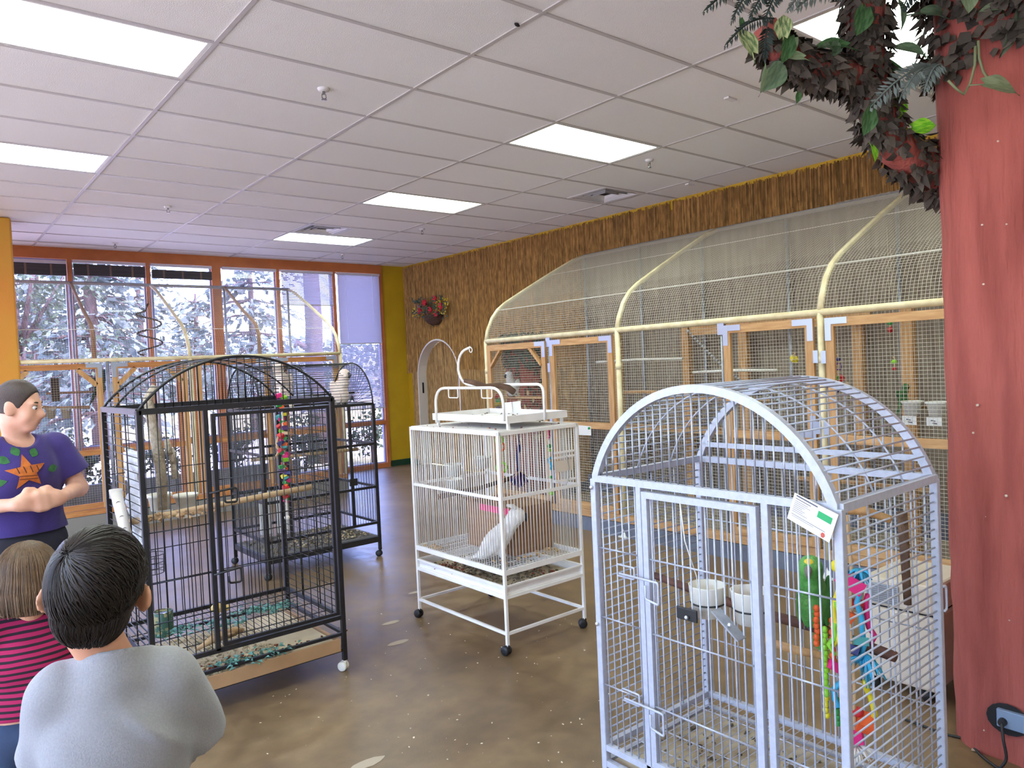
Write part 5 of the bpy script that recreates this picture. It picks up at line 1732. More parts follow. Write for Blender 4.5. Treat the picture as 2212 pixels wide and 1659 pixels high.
for k in range(1, 30):
    y = QY0 + (QY1 - QY0) * k / 30
    for x in (QX0, QX1):
        b.tube([(x, y, QZ0), (x, y, QZ1)], 0.0022, 4, caps=False)
b.build('side_bars', m_bcage, qc, kind='stuff')
b = MB()
for k in range(1, 44):
    a = PI * k / 44
    yy, zz = (QY0 + QY1) / 2 + qr * math.cos(a), QZ1 + qr * 0.96 * math.sin(a)
    b.tube([(QX0, yy, zz), (QX1, yy, zz)], 0.0022, 4, caps=False)
    for x in (QX0, QX1):
        if k % 2:
            b.tube([(x, (QY0 + QY1) / 2 + 0.03 * math.cos(a), QZ1 + 0.03 * math.sin(a)), (x, yy, zz)], 0.0022, 4, caps=False)
b.build('dome_bars', m_bcage, qc, kind='stuff')
MB().box(QX0 + 0.015, QX1 - 0.015, QY0 + 0.015, QY1 - 0.015, 0.175, 0.185).build('tray', M('dull_tray', (98, 94, 90), 0.8), qc)
bits(qc, 'tray_litter', m_lit, [(random.uniform(QX0 + 0.05, QX1 - 0.05), random.uniform(QY0 + 0.05, QY1 - 0.05), 0.192) for _ in range(500)], 0.012, 0.5)
bits(qc, 'pale_litter', M('husks', (178, 160, 128)), [(random.uniform(QX0 + 0.3, QX1 - 0.05), random.uniform(QY0 + 0.05, QY1 - 0.05), 0.20) for _ in range(200)], 0.012, 0.5)
MB().box(QX0 + 0.02, QX1 - 0.02, QY0 + 0.05, QY0 + 0.45, QZ1 - 0.005, QZ1 + 0.006).build('inner_shelf', m_bcage, qc)
MB().tube([(QX0, 2.1, 0.95), (QX1, 2.15, 0.93)], 0.016, 8).build('perch', m_dowel, qc, smooth=True)
for (x, y, z, r) in ((1.40, 1.98, 0.42, 0.10), (1.15, 1.95, 0.46, 0.07)):
    b = MB()
    for zz in (z, z + 0.035, z + 0.07):
        b.tube([(x + r * math.cos(a * PI / 10), y + r * math.sin(a * PI / 10), zz) for a in range(20)], 0.0022, 5, closed=True)
    b.tube([(x, y - r, z + 0.07), (x, QY0, z + 0.07)], 0.003, 5)
    b.build('wire_basket', m_bcage, qc)
for (x, y) in ((0.95, 2.2), (1.08, 2.15)):
    MB().box(x - 0.045, x + 0.045, y - 0.02, y + 0.02, 0.30, 0.66).build('white_board', m_pvc, qc)
# ------------------------------------------------------------------ birds
m_eye = M('bird_eye', (16, 14, 14), 0.2)
m_beakd = M('dark_beak', (52, 52, 58), 0.4)
m_feet = M('grey_feet', (92, 90, 92), 0.7)
m_whitef = M('white_feather', (238, 234, 228), 0.85, bump=0.5, bscale=60, bstretch=(1, 1, 0.4), col2=(222, 216, 210), vscale=30)
m_pinkf = M('salmon_feather', (236, 214, 202), 0.85, bump=0.5, bscale=60, col2=(240, 226, 216), vscale=20)
m_greenf = M('green_feather', (104, 164, 84), 0.75, bump=0.5, bscale=70, col2=(72, 150, 62), vscale=26)
m_dgreenf = M('dark_green_feather', (40, 62, 38), 0.75, col2=(28, 44, 30), vscale=26)
m_yelfe = M('yellow_feather', (226, 196, 56), 0.8)


def bird(name, label, loc, face, s, body, beak, pose='up', patch=None, crest=None, group=None, tail_mat=None, look=0.0, wing=None):
    """face = world angle of the beak; s = scale; built facing +Y, feet at z = 0"""
    t = thing(name, label, 'parrot', loc, group, rot=(0, 0, face - PI / 2))
    if pose == 'up':
        hc = np.array((0.0, 0.045, 0.265))
        pr = [E((0, 0.0, 0.115), (0.062, 0.062, 0.105), (0.30, 0, 0)), C((0, 0.03, 0.19), hc, 0.048, 0.04), E(hc, (0.041, 0.046, 0.043)),
              C((0, -0.045, 0.05), (0, -0.10, -0.085), 0.03, 0.014), C((0.022, 0.02, 0.05), (0.024, 0.02, 0.012), 0.016, 0.010), C((-0.022, 0.02, 0.05), (-0.024, 0.02, 0.012), 0.016, 0.010)]
        wings = [[E((sx * 0.052, -0.02, 0.115), (0.018, 0.048, 0.105), (0.42, 0, 0)), C((sx * 0.045, -0.04, 0.06), (sx * 0.02, -0.085, -0.02), 0.014, 0.006)] for sx in (-1, 1)]
        tail = ((0, -0.085, -0.02), (0, -0.13, -0.14))
    else:
        hc = np.array((0.0, 0.13, 0.262))
        pr = [E((0, 0.0, 0.115), (0.064, 0.118, 0.070), (0.80, 0, 0)), C((0, 0.06, 0.18), hc, 0.052, 0.044), E(hc, (0.043, 0.048, 0.045)),
              C((0, -0.06, 0.055), (0, -0.13, 0.018), 0.036, 0.018), C((0.024, 0.03, 0.06), (0.026, 0.035, 0.012), 0.018, 0.011), C((-0.024, 0.03, 0.06), (-0.026, 0.035, 0.012), 0.018, 0.011)]
        wings = [[E((sx * 0.052, -0.02, 0.11), (0.018, 0.115, 0.05), (0.80, 0, 0)), C((sx * 0.045, -0.08, 0.05), (sx * 0.02, -0.15, 0.02), 0.014, 0.006)] for sx in (-1, 1)]
        tail = ((0, -0.12, 0.022), (0, -0.20, 0.006))
    sc = lambda p: tuple(np.array(p) * s)

    def scale(prims):
        out = []
        for p in prims:
            out.append(('c', p[1] * s, p[2] * s, p[3] * s, p[4] * s) if p[0] == 'c' else ('e', p[1] * s, p[2] * s, p[3]))
        return out
    vol_obj('body', scale(pr), body, t, h=0.0058 * max(s, 0.7), k=0.03 * s)
    for wv_ in wings:
        vol_obj('wing', scale(wv_), wing or body, t, h=0.0058 * max(s, 0.7), k=0.02 * s)
    b = MB()
    a_, c_ = Vector(tail[0]), Vector(tail[1])
    for k_ in range(-2, 3):
        d = Vector((k_ * 0.011, 0, 0))
        b.bar((a_ + d * 0.4) * s, (c_ + d + Vector((0, 0.004 * abs(k_), 0.008 * abs(k_)))) * s, 0.018 * s, 0.004 * s)
    b.build('tail', tail_mat or body, t)
    h = Vector(hc)
    # rounded hooked beak
    b = MB()
    pts_ = [h + Vector((0, 0.036, 0.006)), h + Vector((0, 0.053, 0.002)), h + Vector((0, 0.062, -0.012)), h + Vector((0, 0.058, -0.030)), h + Vector((0, 0.052, -0.038))]
    b.tube([p * s for p in pts_], [0.015 * s, 0.015 * s, 0.012 * s, 0.006 * s, 0.001 * s], 10)
    b.tube([p * s for p in (h + Vector((0, 0.034, -0.018)), h + Vector((0, 0.050, -0.028)))], [0.012 * s, 0.006 * s], 8)
    b.build('beak', beak, t, smooth=True)
    for sx in (-1, 1):
        MB().ell((h + Vector((sx * 0.036, 0.020, 0.010))) * s, 0.0062 * s, 8, 6).build('eye', m_eye, t, smooth=True)
        fb = MB()
        fy = 0.02 if pose == 'up' else 0.035
        for dx, dy in ((-0.008, 0.022), (0.008, 0.022), (0.0, -0.020)):
            fb.tube([Vector((sx * 0.024, fy, 0.012)) * s, Vector((sx * 0.024 + dx, fy + dy * 0.6, 0.010)) * s, Vector((sx * 0.024 + dx * 1.2, fy + dy, 0.0)) * s], [0.006 * s, 0.005 * s, 0.003 * s], 6)
        fb.build('foot', m_feet, t, smooth=True)
    if patch is not None:
        MB().ell((h + Vector((0, 0.026, 0.026))) * s, (0.022 * s, 0.02 * s, 0.016 * s), 10, 7).build('forehead', patch, t, smooth=True)
        MB().ell((h + Vector((0, -0.036, 0.002))) * s, (0.022 * s, 0.014 * s, 0.026 * s), 10, 7).build('nape', patch, t, smooth=True)
    if crest is not None:
        b = MB()
        for k_ in range(-2, 3):
            b.tube([(h + Vector((k_ * 0.008, 0.012, 0.035))) * s, (h + Vector((k_ * 0.011, -0.02, 0.060))) * s, (h + Vector((k_ * 0.012, -0.058, 0.066))) * s], [0.011 * s, 0.010 * s, 0.003 * s], 6)
        b.build('crest', crest, t, smooth=True)
    return t


ANG_RIGHT = math.atan2(rt0.y, rt0.x)          # world angle pointing to the photo's right
ANG_CAM = math.atan2(-fw.y, -fw.x)            # world angle pointing back at the viewer
p_ = on_z(1100, 1212, 0.468)
bird('white_cockatoo', 'white cockatoo leaning forward on the floor of the white cage', (1.345, -0.47, 0.465), ANG_RIGHT, 1.0, m_whitef, m_beakd, 'lean', crest=m_whitef)
bird('amazon_parrot', 'green amazon parrot with yellow forehead on perch inside grey cage', (0.87, -2.757, 0.742), ANG_CAM - 0.55, 0.78, m_greenf, M('horn_beak', (120, 112, 104), 0.4), 'up', patch=m_yelfe, wing=M('mid_green_feather', (70, 142, 60), 0.75, col2=(50, 112, 50), vscale=26))
p_ = on_y(738, 868, 2.02)
bird('salmon_cockatoo', 'pale pink cockatoo standing upright under the dome of the far black cage', (p_.x, 2.02, QZ1 + 0.004), ANG_RIGHT - 0.45, 1.0, m_pinkf, m_beakd, 'up')
p_ = on_y(612, 875, 2.15)
bird('salmon_cockatoo', 'pale cockatoo crouching at the top of the far black cage, half hidden by bars', (p_.x, 2.15, QZ1 + 0.10), ANG_RIGHT + 2.6, 0.95, m_pinkf, m_beakd, 'up')
MB().tube([(QX0, 2.17, QZ1 + 0.098), (QX1, 2.17, QZ1 + 0.098)], 0.010, 6).build('upper_perch', m_bcage, qc, smooth=True)
p_ = on_x(1108, 868, 3.80)
bird('grey_white_cockatoo', 'white cockatoo with upturned head perching inside the aviary behind the white cage', (p_.x, p_.y, 1.285), ANG_CAM - 0.9, 0.90, M('greyish_feather', (222, 218, 212), 0.85, col2=(186, 186, 192), vscale=14), m_beakd, 'up', tail_mat=M('yellow_white_feather', (226, 222, 130), 0.8))
MB().tube([(3.80, p_.y - 0.6, 1.275), (3.80, p_.y + 0.25, 1.275)], 0.014, 8).build('perch', m_wood, av, smooth=True)
p_ = on_y(215, 832, A2Y + 0.5)
bird('dark_parrot', 'dark green parrot clinging upright in the window aviary', (p_.x, A2Y + 0.5, p_.z - 0.11), ANG_CAM + 1.9, 0.95, m_dgreenf, m_beakd, 'up')
p_ = on_x(1952, 868, 4.38)
bird('lorikeet', 'small green lorikeet with orange chest beside the white feed cups', (p_.x, p_.y, p_.z - 0.02), ANG_RIGHT + 0.3, 0.50, M('olive_feather', (70, 110, 52), 0.8, col2=(52, 84, 60), vscale=30), M('orange_beak', (206, 84, 40), 0.4), 'up', patch=M('orange_feather', (220, 120, 40), 0.8))
# white cups inside the long aviary
MB().tube([(4.38, -1.7, on_x(1952, 868, 4.38).z - 0.035), (4.38, -2.6, on_x(1952, 868, 4.38).z - 0.035)], 0.012, 7).build('perch', m_wood, av, smooth=True)
for kq, (u_, v_) in enumerate(((1971, 882), (2024, 884))):
    p_ = on_x(u_, v_, 4.30)
    tg = thing('feed_cup', ('white feed cup beside the lorikeet in the long aviary', 'white feed cup next to the red tree trunk in the long aviary')[kq], 'feeding bowl', (p_.x, p_.y, p_.z), 'feed cups in the long aviary')
    MB().lathe((p_.x, p_.y, p_.z - 0.05), [(0.05, 0), (0.066, 0.085), (0.074, 0.09), (0.076, 0.105), (0.068, 0.105), (0.06, 0.085), (0.046, 0.01), (0, 0.01)], 22).build('cup', m_pvc, tg, smooth=True)
    MB().tube([(p_.x + 0.04, p_.y, p_.z - 0.05), (p_.x + 0.04, p_.y, p_.z - 0.07)], 0.006, 6).build('hanger', m_galv, tg)
    ct = MB().box(p_.x - 0.058, p_.x - 0.054, p_.y - 0.05, p_.y + 0.05, p_.z - 0.115, p_.z - 0.052).build('number_tag', m_card, tg)
    MB().tube([(p_.x - 0.059, p_.y + 0.02, p_.z - 0.075), (p_.x - 0.059, p_.y - 0.01, p_.z - 0.08), (p_.x - 0.059, p_.y + 0.01, p_.z - 0.095), (p_.x - 0.059, p_.y - 0.02, p_.z - 0.098)], 0.004, 4).build('tag_mark', m_ink, ct)

# ------------------------------------------------------------------ hanging toys
TC = {k_: M('toy_' + k_, c, 0.55) for k_, c in dict(pink=(228, 40, 124), yellow=(226, 208, 40), lime=(140, 206, 50), orange=(232, 96, 40), blue=(56, 166, 206), red=(196, 36, 44), green=(50, 150, 70), purple=(96, 60, 120), white=(228, 222, 214), navy=(48, 52, 110), teal=(70, 150, 150), tan=(190, 156, 116)).items()}


def hang_toy(name, label, top, items, rope_len, rope='white', group=None):
    """items: (kind, colour, dx, dy, dz, size)"""
    top = Vector(top)
    t = thing(name, label, 'bird toy', top - Vector((0, 0, rope_len)), group)
    MB().tube([top + Vector((0.004 * math.sin(k_), 0.004 * math.cos(k_ * 1.7), -rope_len * k_ / 8)) for k_ in range(9)], 0.006, 6).build('rope', TC[rope], t, smooth=True)
    for kind, colr, dx, dy, dz, sz in items:
        c = top + Vector((dx, dy, -dz))
        b = MB()
        sm = True
        if kind == 'bead':
            b.ell(c, (sz, sz, sz * 0.85), 10, 7)
        elif kind == 'block':
            R = Euler((jit(0.6), jit(0.6), jit(1.5))).to_matrix()
            k0 = MB().box(-sz, sz, -sz * 0.8, sz * 0.8, -sz * 0.6, sz * 0.6)
            b.add([c + R @ Vector(v) for v in k0.v], k0.f)
            sm = False
        elif kind == 'ring':
            b.tube([c + Vector((sz * math.cos(a * PI / 9) * 0.7, -sz * math.cos(a * PI / 9) * 0.7, sz * math.sin(a * PI / 9))) for a in range(18)], sz * 0.24, 7, closed=True)
        elif kind == 'strand':
            b.tube([c + Vector((jit(0.012) + dx * 0.15 * k_, jit(0.012), -sz * k_ / 6)) for k_ in range(7)], [0.008, 0.009, 0.009, 0.009, 0.009, 0.008, 0.005], 6)
        elif kind == 'chain':
            for k_ in range(int(sz / 0.018)):
                cc = c + Vector((dx * 0.02 * k_ + 0.004 * math.sin(k_ * 2), 0, -0.018 * k_))
                b.ell(cc, (0.010, 0.010, 0.012), 6, 5)
        elif kind == 'fray':
            for k_ in range(22):
                d = Vector((jit(1), jit(1), jit(0.6) - 0.6)).normalized() * sz
                b.tube([c, c + d * 0.6, c + d + Vector((0, 0, -sz * 0.3))], [0.006, 0.005, 0.002], 4)
        elif kind == 'stick':
            b.tube([c + Vector((-sz * 0.5, sz * 0.5, 0)), c + Vector((sz * 0.5, -sz * 0.5, 0))], sz * 0.14, 8)
        b.build({'bead': 'bead', 'block': 'wood_block', 'ring': 'ring', 'strand': 'fabric_strand', 'chain': 'plastic_chain', 'fray': 'frayed_rope', 'stick': 'stick'}[kind], TC[colr], t, smooth=sm)
    return t


# big rainbow toy in the grey cage
hang_toy('preening_toy', 'large rainbow preening toy of blocks, chains and ropes in the grey cage', (0.80, -2.915, 1.14),
         [('block', 'pink', 0.0, 0.0, 0.205, 0.034), ('bead', 'yellow', 0.0, 0.035, 0.16, 0.024), ('fray', 'blue', 0.02, -0.02, 0.165, 0.04), ('strand', 'yellow', -0.02, 0.03, 0.22, 0.18), ('strand', 'pink', 0.03, -0.035, 0.24, 0.16),
          ('strand', 'blue', 0.01, -0.02, 0.22, 0.26), ('strand', 'lime', -0.02, 0.04, 0.26, 0.16), ('block', 'orange', 0.0, 0.02, 0.30, 0.026), ('bead', 'red', 0.02, -0.01, 0.27, 0.02), ('bead', 'lime', 0.0, 0.035, 0.34, 0.018), ('bead', 'white', 0.0, 0.025, 0.375, 0.016),
          ('block', 'navy', 0.0, 0.0, 0.41, 0.02), ('bead', 'yellow', 0.0, 0.03, 0.43, 0.018), ('fray', 'blue', 0.02, -0.03, 0.42, 0.075), ('block', 'teal', 0.01, -0.02, 0.38, 0.02), ('chain', 'orange', -0.02, 0.10, 0.30, 0.14), ('chain', 'lime', -0.02, 0.075, 0.36, 0.22), ('chain', 'yellow', 0.0, 0.09, 0.46, 0.20), ('chain', 'orange', -0.01, 0.055, 0.33, 0.16),
          ('block', 'pink', -0.01, 0.06, 0.47, 0.022), ('strand', 'blue', -0.01, 0.05, 0.52, 0.08), ('chain', 'green', 0.0, 0.055, 0.58, 0.10), ('strand', 'yellow', 0.02, -0.03, 0.50, 0.16), ('block', 'orange', 0.02, -0.02, 0.63, 0.028), ('block', 'pink', 0.0, 0.0, 0.67, 0.026), ('bead', 'red', 0.01, -0.005, 0.60, 0.018), ('fray', 'white', 0.0, 0.0, 0.70, 0.05)], 0.70, 'tan')
MB().tube([(0.86, GY0, 1.13), (0.85, -2.94, 1.15), (0.83, -2.90, 1.145)], [0.012, 0.014, 0.010], 8).build('chewed_stick', m_wood, gc, smooth=True)
MB().tube([(0.98, GY0 + 0.02, 1.13), (0.99, GY0 + 0.02, 1.02), (1.0, GY0 + 0.02, 0.84)], [0.016, 0.015, 0.012], 8).build('bark_stick', m_branch, gc, smooth=True)
# confetti toy at the black cage front
top = on_y(605, 835, 0.10)
items = []
cols_ = ['pink', 'lime', 'purple', 'red', 'green', 'orange', 'purple', 'navy', 'yellow', 'teal', 'pink', 'green', 'orange', 'red', 'purple', 'lime', 'tan', 'red', 'green', 'pink', 'navy', 'orange', 'teal', 'red', 'green', 'pink']
for k_ in range(46):
    items.append(('block', cols_[k_ % len(cols_)], jit(0.018), jit(0.018), 0.05 + 0.0135 * k_, random.uniform(0.011, 0.019)))
items += [('strand', 'white', 0.0, 0.0, 0.30, 0.16), ('strand', 'tan', -0.02, 0.01, 0.28, 0.12), ('bead', 'white', 0, 0, 0.75, 0.016)]
hang_toy('confetti_toy', 'long string of tiny multicoloured leather scraps in the black cage', top, items, 0.75, 'white')
# toys in the white cage
top = D(1078, 945, 4.45)
hang_toy('ring_chain_toy', 'neon green and orange plastic ring toy in the white cage', (top.x, top.y, 1.24),
         [('ring', 'lime', 0, 0, 0.05, 0.022), ('ring', 'orange', 0.01, 0, 0.09, 0.024), ('bead', 'orange', -0.01, 0, 0.115, 0.018), ('strand', 'pink', 0, 0, 0.12, 0.10), ('ring', 'lime', 0.01, 0, 0.215, 0.03), ('strand', 'orange', 0, 0, 0.23, 0.08)], 0.30, 'red')
top = D(1118, 945, 4.6)
hang_toy('rope_tassel_toy', 'dark blue rope tassel toy in the white cage', (top.x, top.y, 1.24), [('strand', 'navy', 0, 0, 0.1, 0.16), ('fray', 'purple', 0, 0, 0.27, 0.07), ('fray', 'navy', 0, 0, 0.29, 0.06), ('fray', 'tan', 0.01, 0, 0.27, 0.05)], 0.30, 'navy')
top = D(1186, 935, 4.55)
hang_toy('bead_string_toy', 'string of pink, green and blue beads in the white cage', (top.x, top.y, 1.24), [('strand', 'pink', 0, 0, 0.01, 0.06), ('bead', 'green', 0, 0, 0.11, 0.016), ('bead', 'lime', 0, 0, 0.135, 0.012), ('strand', 'blue', 0, 0, 0.18, 0.08), ('bead', 'green', 0, 0, 0.30, 0.014), ('bead', 'lime', 0, 0, 0.40, 0.016)], 0.42, 'white')
# small toys in the long aviary
for (u_, v_, lab, its) in ((1075, 850, 'stack of red, green and yellow wooden discs hanging in the aviary corner', [('block', 'red', 0, 0, 0.04, 0.03), ('block', 'green', 0, 0, 0.08, 0.03), ('block', 'yellow', 0, 0, 0.12, 0.03), ('bead', 'navy', 0, 0, 0.16, 0.025), ('block', 'red', 0, 0, 0.20, 0.03), ('block', 'yellow', 0, 0, 0.24, 0.03), ('block', 'green', 0, 0, 0.28, 0.03), ('block', 'red', 0, 0, 0.32, 0.032)]),
                           (1810, 765, 'cluster of red and green wooden blocks hanging by the aviary door', [('bead', 'navy', 0, 0, 0.04, 0.02), ('ring', 'purple', 0, 0, 0.10, 0.025), ('block', 'red', 0.02, 0, 0.20, 0.03), ('block', 'green', -0.02, 0.02, 0.19, 0.026), ('block', 'yellow', 0, 0, 0.26, 0.035), ('block', 'tan', 0.03, -0.03, 0.25, 0.03), ('block', 'navy', 0, 0.03, 0.29, 0.026)]),
                           (1922, 690, 'tiny red and green bead toy hanging high in the aviary', [('bead', 'green', 0, 0, 0.03, 0.02), ('block', 'red', 0, 0, 0.08, 0.02)]),
                           (1931, 770, 'tiny yellow and red bead toy hanging by the dark branch', [('bead', 'lime', 0, 0, 0.04, 0.02), ('bead', 'red', 0, 0, 0.09, 0.014)]),
                           (1715, 760, 'small yellow block hanging in the middle aviary bay', [('block', 'yellow', 0, 0, 0.06, 0.03)])):
    q_ = on_x(u_, v_, {1075: 3.80, 1931: 4.25}.get(u_, 4.45))
    o = hang_toy('aviary_toy', lab, q_, its, its[-1][4], 'tan')
    MB().tube([q_, (q_.x, q_.y, 1.92 if u_ == 1075 else 2.38 if u_ == 1931 else 2.55)], 0.002, 4).build('string', m_cotton, o)

# ------------------------------------------------------------------ beige box on castors behind the grey cage
m_beige = M('beige_plastic_case', (206, 194, 176), 0.5, col2=(198, 186, 168), vscale=6)
ax_ = thing('air_cleaner', 'beige boxy air cleaner on black castors behind the grey cage', 'air cleaner', (2.38, -2.47, 0))
MB().box(2.168, 2.60, -2.61, -2.29, 0.06, 0.405).build('lower_case', m_beige, ax_, bevel=0.012)
MB().box(2.168, 2.60, -2.61, -2.29, 0.412, 0.545).build('upper_case', m_beige, ax_, bevel=0.014)
MB().box(2.18, 2.59, -2.60, -2.30, 0.40, 0.415).build('seam', m_dark, ax_)
g = MB().box(2.160, 2.168, -2.46, -2.31, 0.43, 0.52).build('grille', m_galv, ax_)
for k_ in range(9):
    MB().box(2.157, 2.161, -2.455, -2.315, 0.434 + 0.0095 * k_, 0.438 + 0.0095 * k_).build('slat', M('grille_slat', (120, 118, 116), 0.5), g)
for x in (2.21, 2.56):
    for y in (-2.57, -2.33):
        caster(ax_, x, y, 0.062, m_rubber, 0.3, 0.026)

# ------------------------------------------------------------------ artificial tree (red stucco trunk)
m_trunk = M('red_trunk_stucco', (164, 84, 74), 0.85, col2=(140, 66, 58), vscale=11, stretch=(1, 1, 0.16), bump=1.0, bscale=26, bstretch=(1, 1, 0.14), contrast=(0.42, 0.7), detail=6)
TX0, TX1, TY0, TY1, TRr = 1.885, 2.80, -3.70, -2.738, 0.17
tree = thing('artificial_tree', 'floor-to-ceiling artificial tree with red stucco trunk and dead-leaf branches', 'artificial tree', ((TX0 + TX1) / 2, (TY0 + TY1) / 2, 0))
b = MB()
outl = []
for (cx, cy, a0) in ((TX1 - TRr, TY1 - TRr, 0), (TX0 + TRr, TY1 - TRr, PI / 2), (TX0 + TRr, TY0 + TRr, PI), (TX1 - TRr, TY0 + TRr, 1.5 * PI)):
    nx = (TX0 + TRr, TY1 - TRr)
    for k_ in range(9):
        a = a0 + PI / 2 * k_ / 8
        outl.append((cx + TRr * math.cos(a), cy + TRr * math.sin(a), math.cos(a), math.sin(a)))
# refine the straight runs
full = []
for k_ in range(len(outl)):
    a, c = outl[k_], outl[(k_ + 1) % len(outl)]
    L = math.hypot(c[0] - a[0], c[1] - a[1])
    ns = max(1, int(L / 0.03))
    for s_ in range(ns):
        f = s_ / ns
        full.append(tuple(a[j] + (c[j] - a[j]) * f for j in range(4)))
nz = 120
nn = len(full)
vv = []
for i in range(nz + 1):
    z = 3.40 * i / nz
    for (x, y, nx, ny) in full:
        d = 0.010 * noise.noise((x * 5 + 0.6 * math.sin(z * 2.1), y * 7 + 0.5 * math.sin(z * 3.0), z * 1.3)) + 0.011 * noise.noise((x * 22, y * 26 + 3 * noise.noise((x * 3, y * 3, z * 1.6)), z * 3))
        d += 0.02 * max(0, (0.12 - z) / 0.12) * noise.noise((x * 8, y * 8, 2))
        vv.append((x + nx * d, y + ny * d, z))
ff = [(i * nn + k_, i * nn + (k_ + 1) % nn, (i + 1) * nn + (k_ + 1) % nn, (i + 1) * nn + k_) for i in range(nz) for k_ in range(nn)]
b.add(vv, ff)
b.build('trunk', m_trunk, tree, smooth=True)
bits(tree, 'plaster_chips', M('plaster_chip', (206, 184, 168), 0.9), [(TX0 - 0.004 + jit(0.004), random.uniform(TY0 + 0.3, TY1 - 0.12), random.uniform(0.05, 2.6)) for _ in range(40)], 0.005, 0.8)
MB().add([(TX0 - 0.03 - 0.05 * random.random() + 0.35 * f_, TY1 + 0.02 - 0.9 * f_ + jit(0.02), 0.004) for f_ in (0.15, 0.3, 0.45, 0.6)] + [(TX0 + 0.05, TY1 - 0.9 + 0.8 * f_, 0.004) for f_ in (0.1, 0.4, 0.7, 1.0)], [tuple(range(8))]).build('plaster_dust', m_scuff, tree)
br_main = [D(2060, 400, 3.22), D(2000, 360, 3.14), D(1935, 320, 3.05), D(1892, 240, 2.99), D(1872, 150, 2.95), D(1868, 60, 2.93), D(1872, -30, 2.92), D(1880, -110, 2.92)]
br_r = [0.085, 0.08, 0.072, 0.068, 0.068, 0.070, 0.075, 0.085]
br_side = [D(1880, 170, 2.95), D(1800, 158, 2.90), D(1735, 140, 2.86), D(1680, 105, 2.83), D(1652, 55, 2.82)]
sd_r = [0.055, 0.056, 0.053, 0.050, 0.046]
MB().tube(br_main, br_r, 14).build('branch', m_trunk, tree, smooth=True)
MB().tube(br_side, sd_r, 14).build('branch', m_trunk, tree, smooth=True)


def path_at(pts, rads, f):
    q = f * (len(pts) - 1)
    i = min(int(q), len(pts) - 2)
    f = q - i
    d = (pts[i + 1] - pts[i]).normalized()
    return pts[i].lerp(pts[i + 1], f), rads[i] + (rads[i + 1] - rads[i]) * f, d


lb = MB()


def dead_leaf(p, nrm, sz):
    d = (Vector((jit(1), jit(1), jit(0.7) - 0.8))).normalized()
    d = (d - nrm * d.dot(nrm) * 0.5).normalized()
    sd = d.cross(nrm + Vector((jit(0.4), jit(0.4), jit(0.4)))).normalized()
    up_ = nrm * sz * 0.3
    lb.add([p, p + d * sz * 0.35 + sd * sz * 0.42, p + d * sz * 0.7 + sd * sz * 0.16 + up_ * 0.6, p + d * sz + up_, p + d * sz * 0.75 - sd * sz * 0.2 + up_ * 0.5, p + d * sz * 0.3 - sd * sz * 0.4],
           [(0, 1, 2, 5), (2, 3, 4, 5)])


for pts_, rads, cnt in ((br_main, br_r, 1500), (br_side, sd_r, 800)):
    for k_ in range(cnt):
        f = random.random()
        if pts_ is br_main and 0.26 < f < 0.34 and random.random() < 0.6:
            continue
        if pts_ is br_side and f > 0.90:
            continue
        c, r, d = path_at(pts_, rads, f)
        a = random.uniform(0, 2 * PI)
        e1 = d.cross(Vector((0.3, 0.2, 0.9))).normalized()
        e2 = d.cross(e1)
        nrm = e1 * math.cos(a) + e2 * math.sin(a)
        dead_leaf(c + nrm * (r + 0.004 + 0.018 * random.random()), nrm, random.uniform(0.028, 0.058))
for k_ in range(4200):                                  # leaf skirt round the trunk head
    i = random.randrange(nn)
    x, y, nx, ny = full[i]
    if x > 2.4:
        continue
    z = random.uniform(2.60, 3.39)
    edge = 2.70 + 0.14 * noise.noise((x * 5, y * 5, 0))
    if z < edge:
        continue
    nrm = Vector((nx, ny, 0.1)).normalized()
    dead_leaf(Vector((x, y, z)) + nrm * (0.01 + 0.05 * random.random()), nrm, random.uniform(0.035, 0.07))
lb.build('dead_leaves', m_deadleaf, tree, kind='stuff')


def leaf_mesh(name, mat, shape, n=8):
    b = MB()
    vv, ff = [], []
    for i in range(n + 1):
        t = i / n
        if shape == 'heart':
            w_ = 0.36 * (math.sin(PI * min(t * 1.05 + 0.10, 1.0)) ** 0.8) * (1 - 0.35 * t)
        elif shape == 'long':
            w_ = 0.13 * math.sin(PI * min(t + 0.04, 1)) ** 0.7
        else:
            w_ = 0.30 * (math.sin(PI * min(t * 1.0 + 0.05, 1.0)) ** 0.7)
        zc = -0.22 * t * t
        for s_ in (-1, -0.5, 0, 0.5, 1):
            back = -0.14 * abs(s_) if (shape == 'heart' and i == 0) else 0
            vv.append((s_ * w_, t + back, zc + 0.10 * abs(s_) * w_ / 0.3 - 0.03 * math.sin(t * 14) * (abs(s_) == 0.5)))
    for i in range(n):
        for j in range(4):
            ff.append((i * 5 + j, i * 5 + j + 1, (i + 1) * 5 + j + 1, (i + 1) * 5 + j))
    b.add(vv, ff)
    b.tube([(0, -0.35, -0.08), (0, 0, 0.0)], 0.018, 5)
    me = b.mesh(name, smooth=True)
    me.materials.append(mat)
    return me


def leafmat(name, c, c2, tr=0.35):
    return M(name, c, 0.5, col2=c2, vscale=5, stretch=(2.5, 0.6, 1), transl=tr, contrast=(0.4, 0.6))


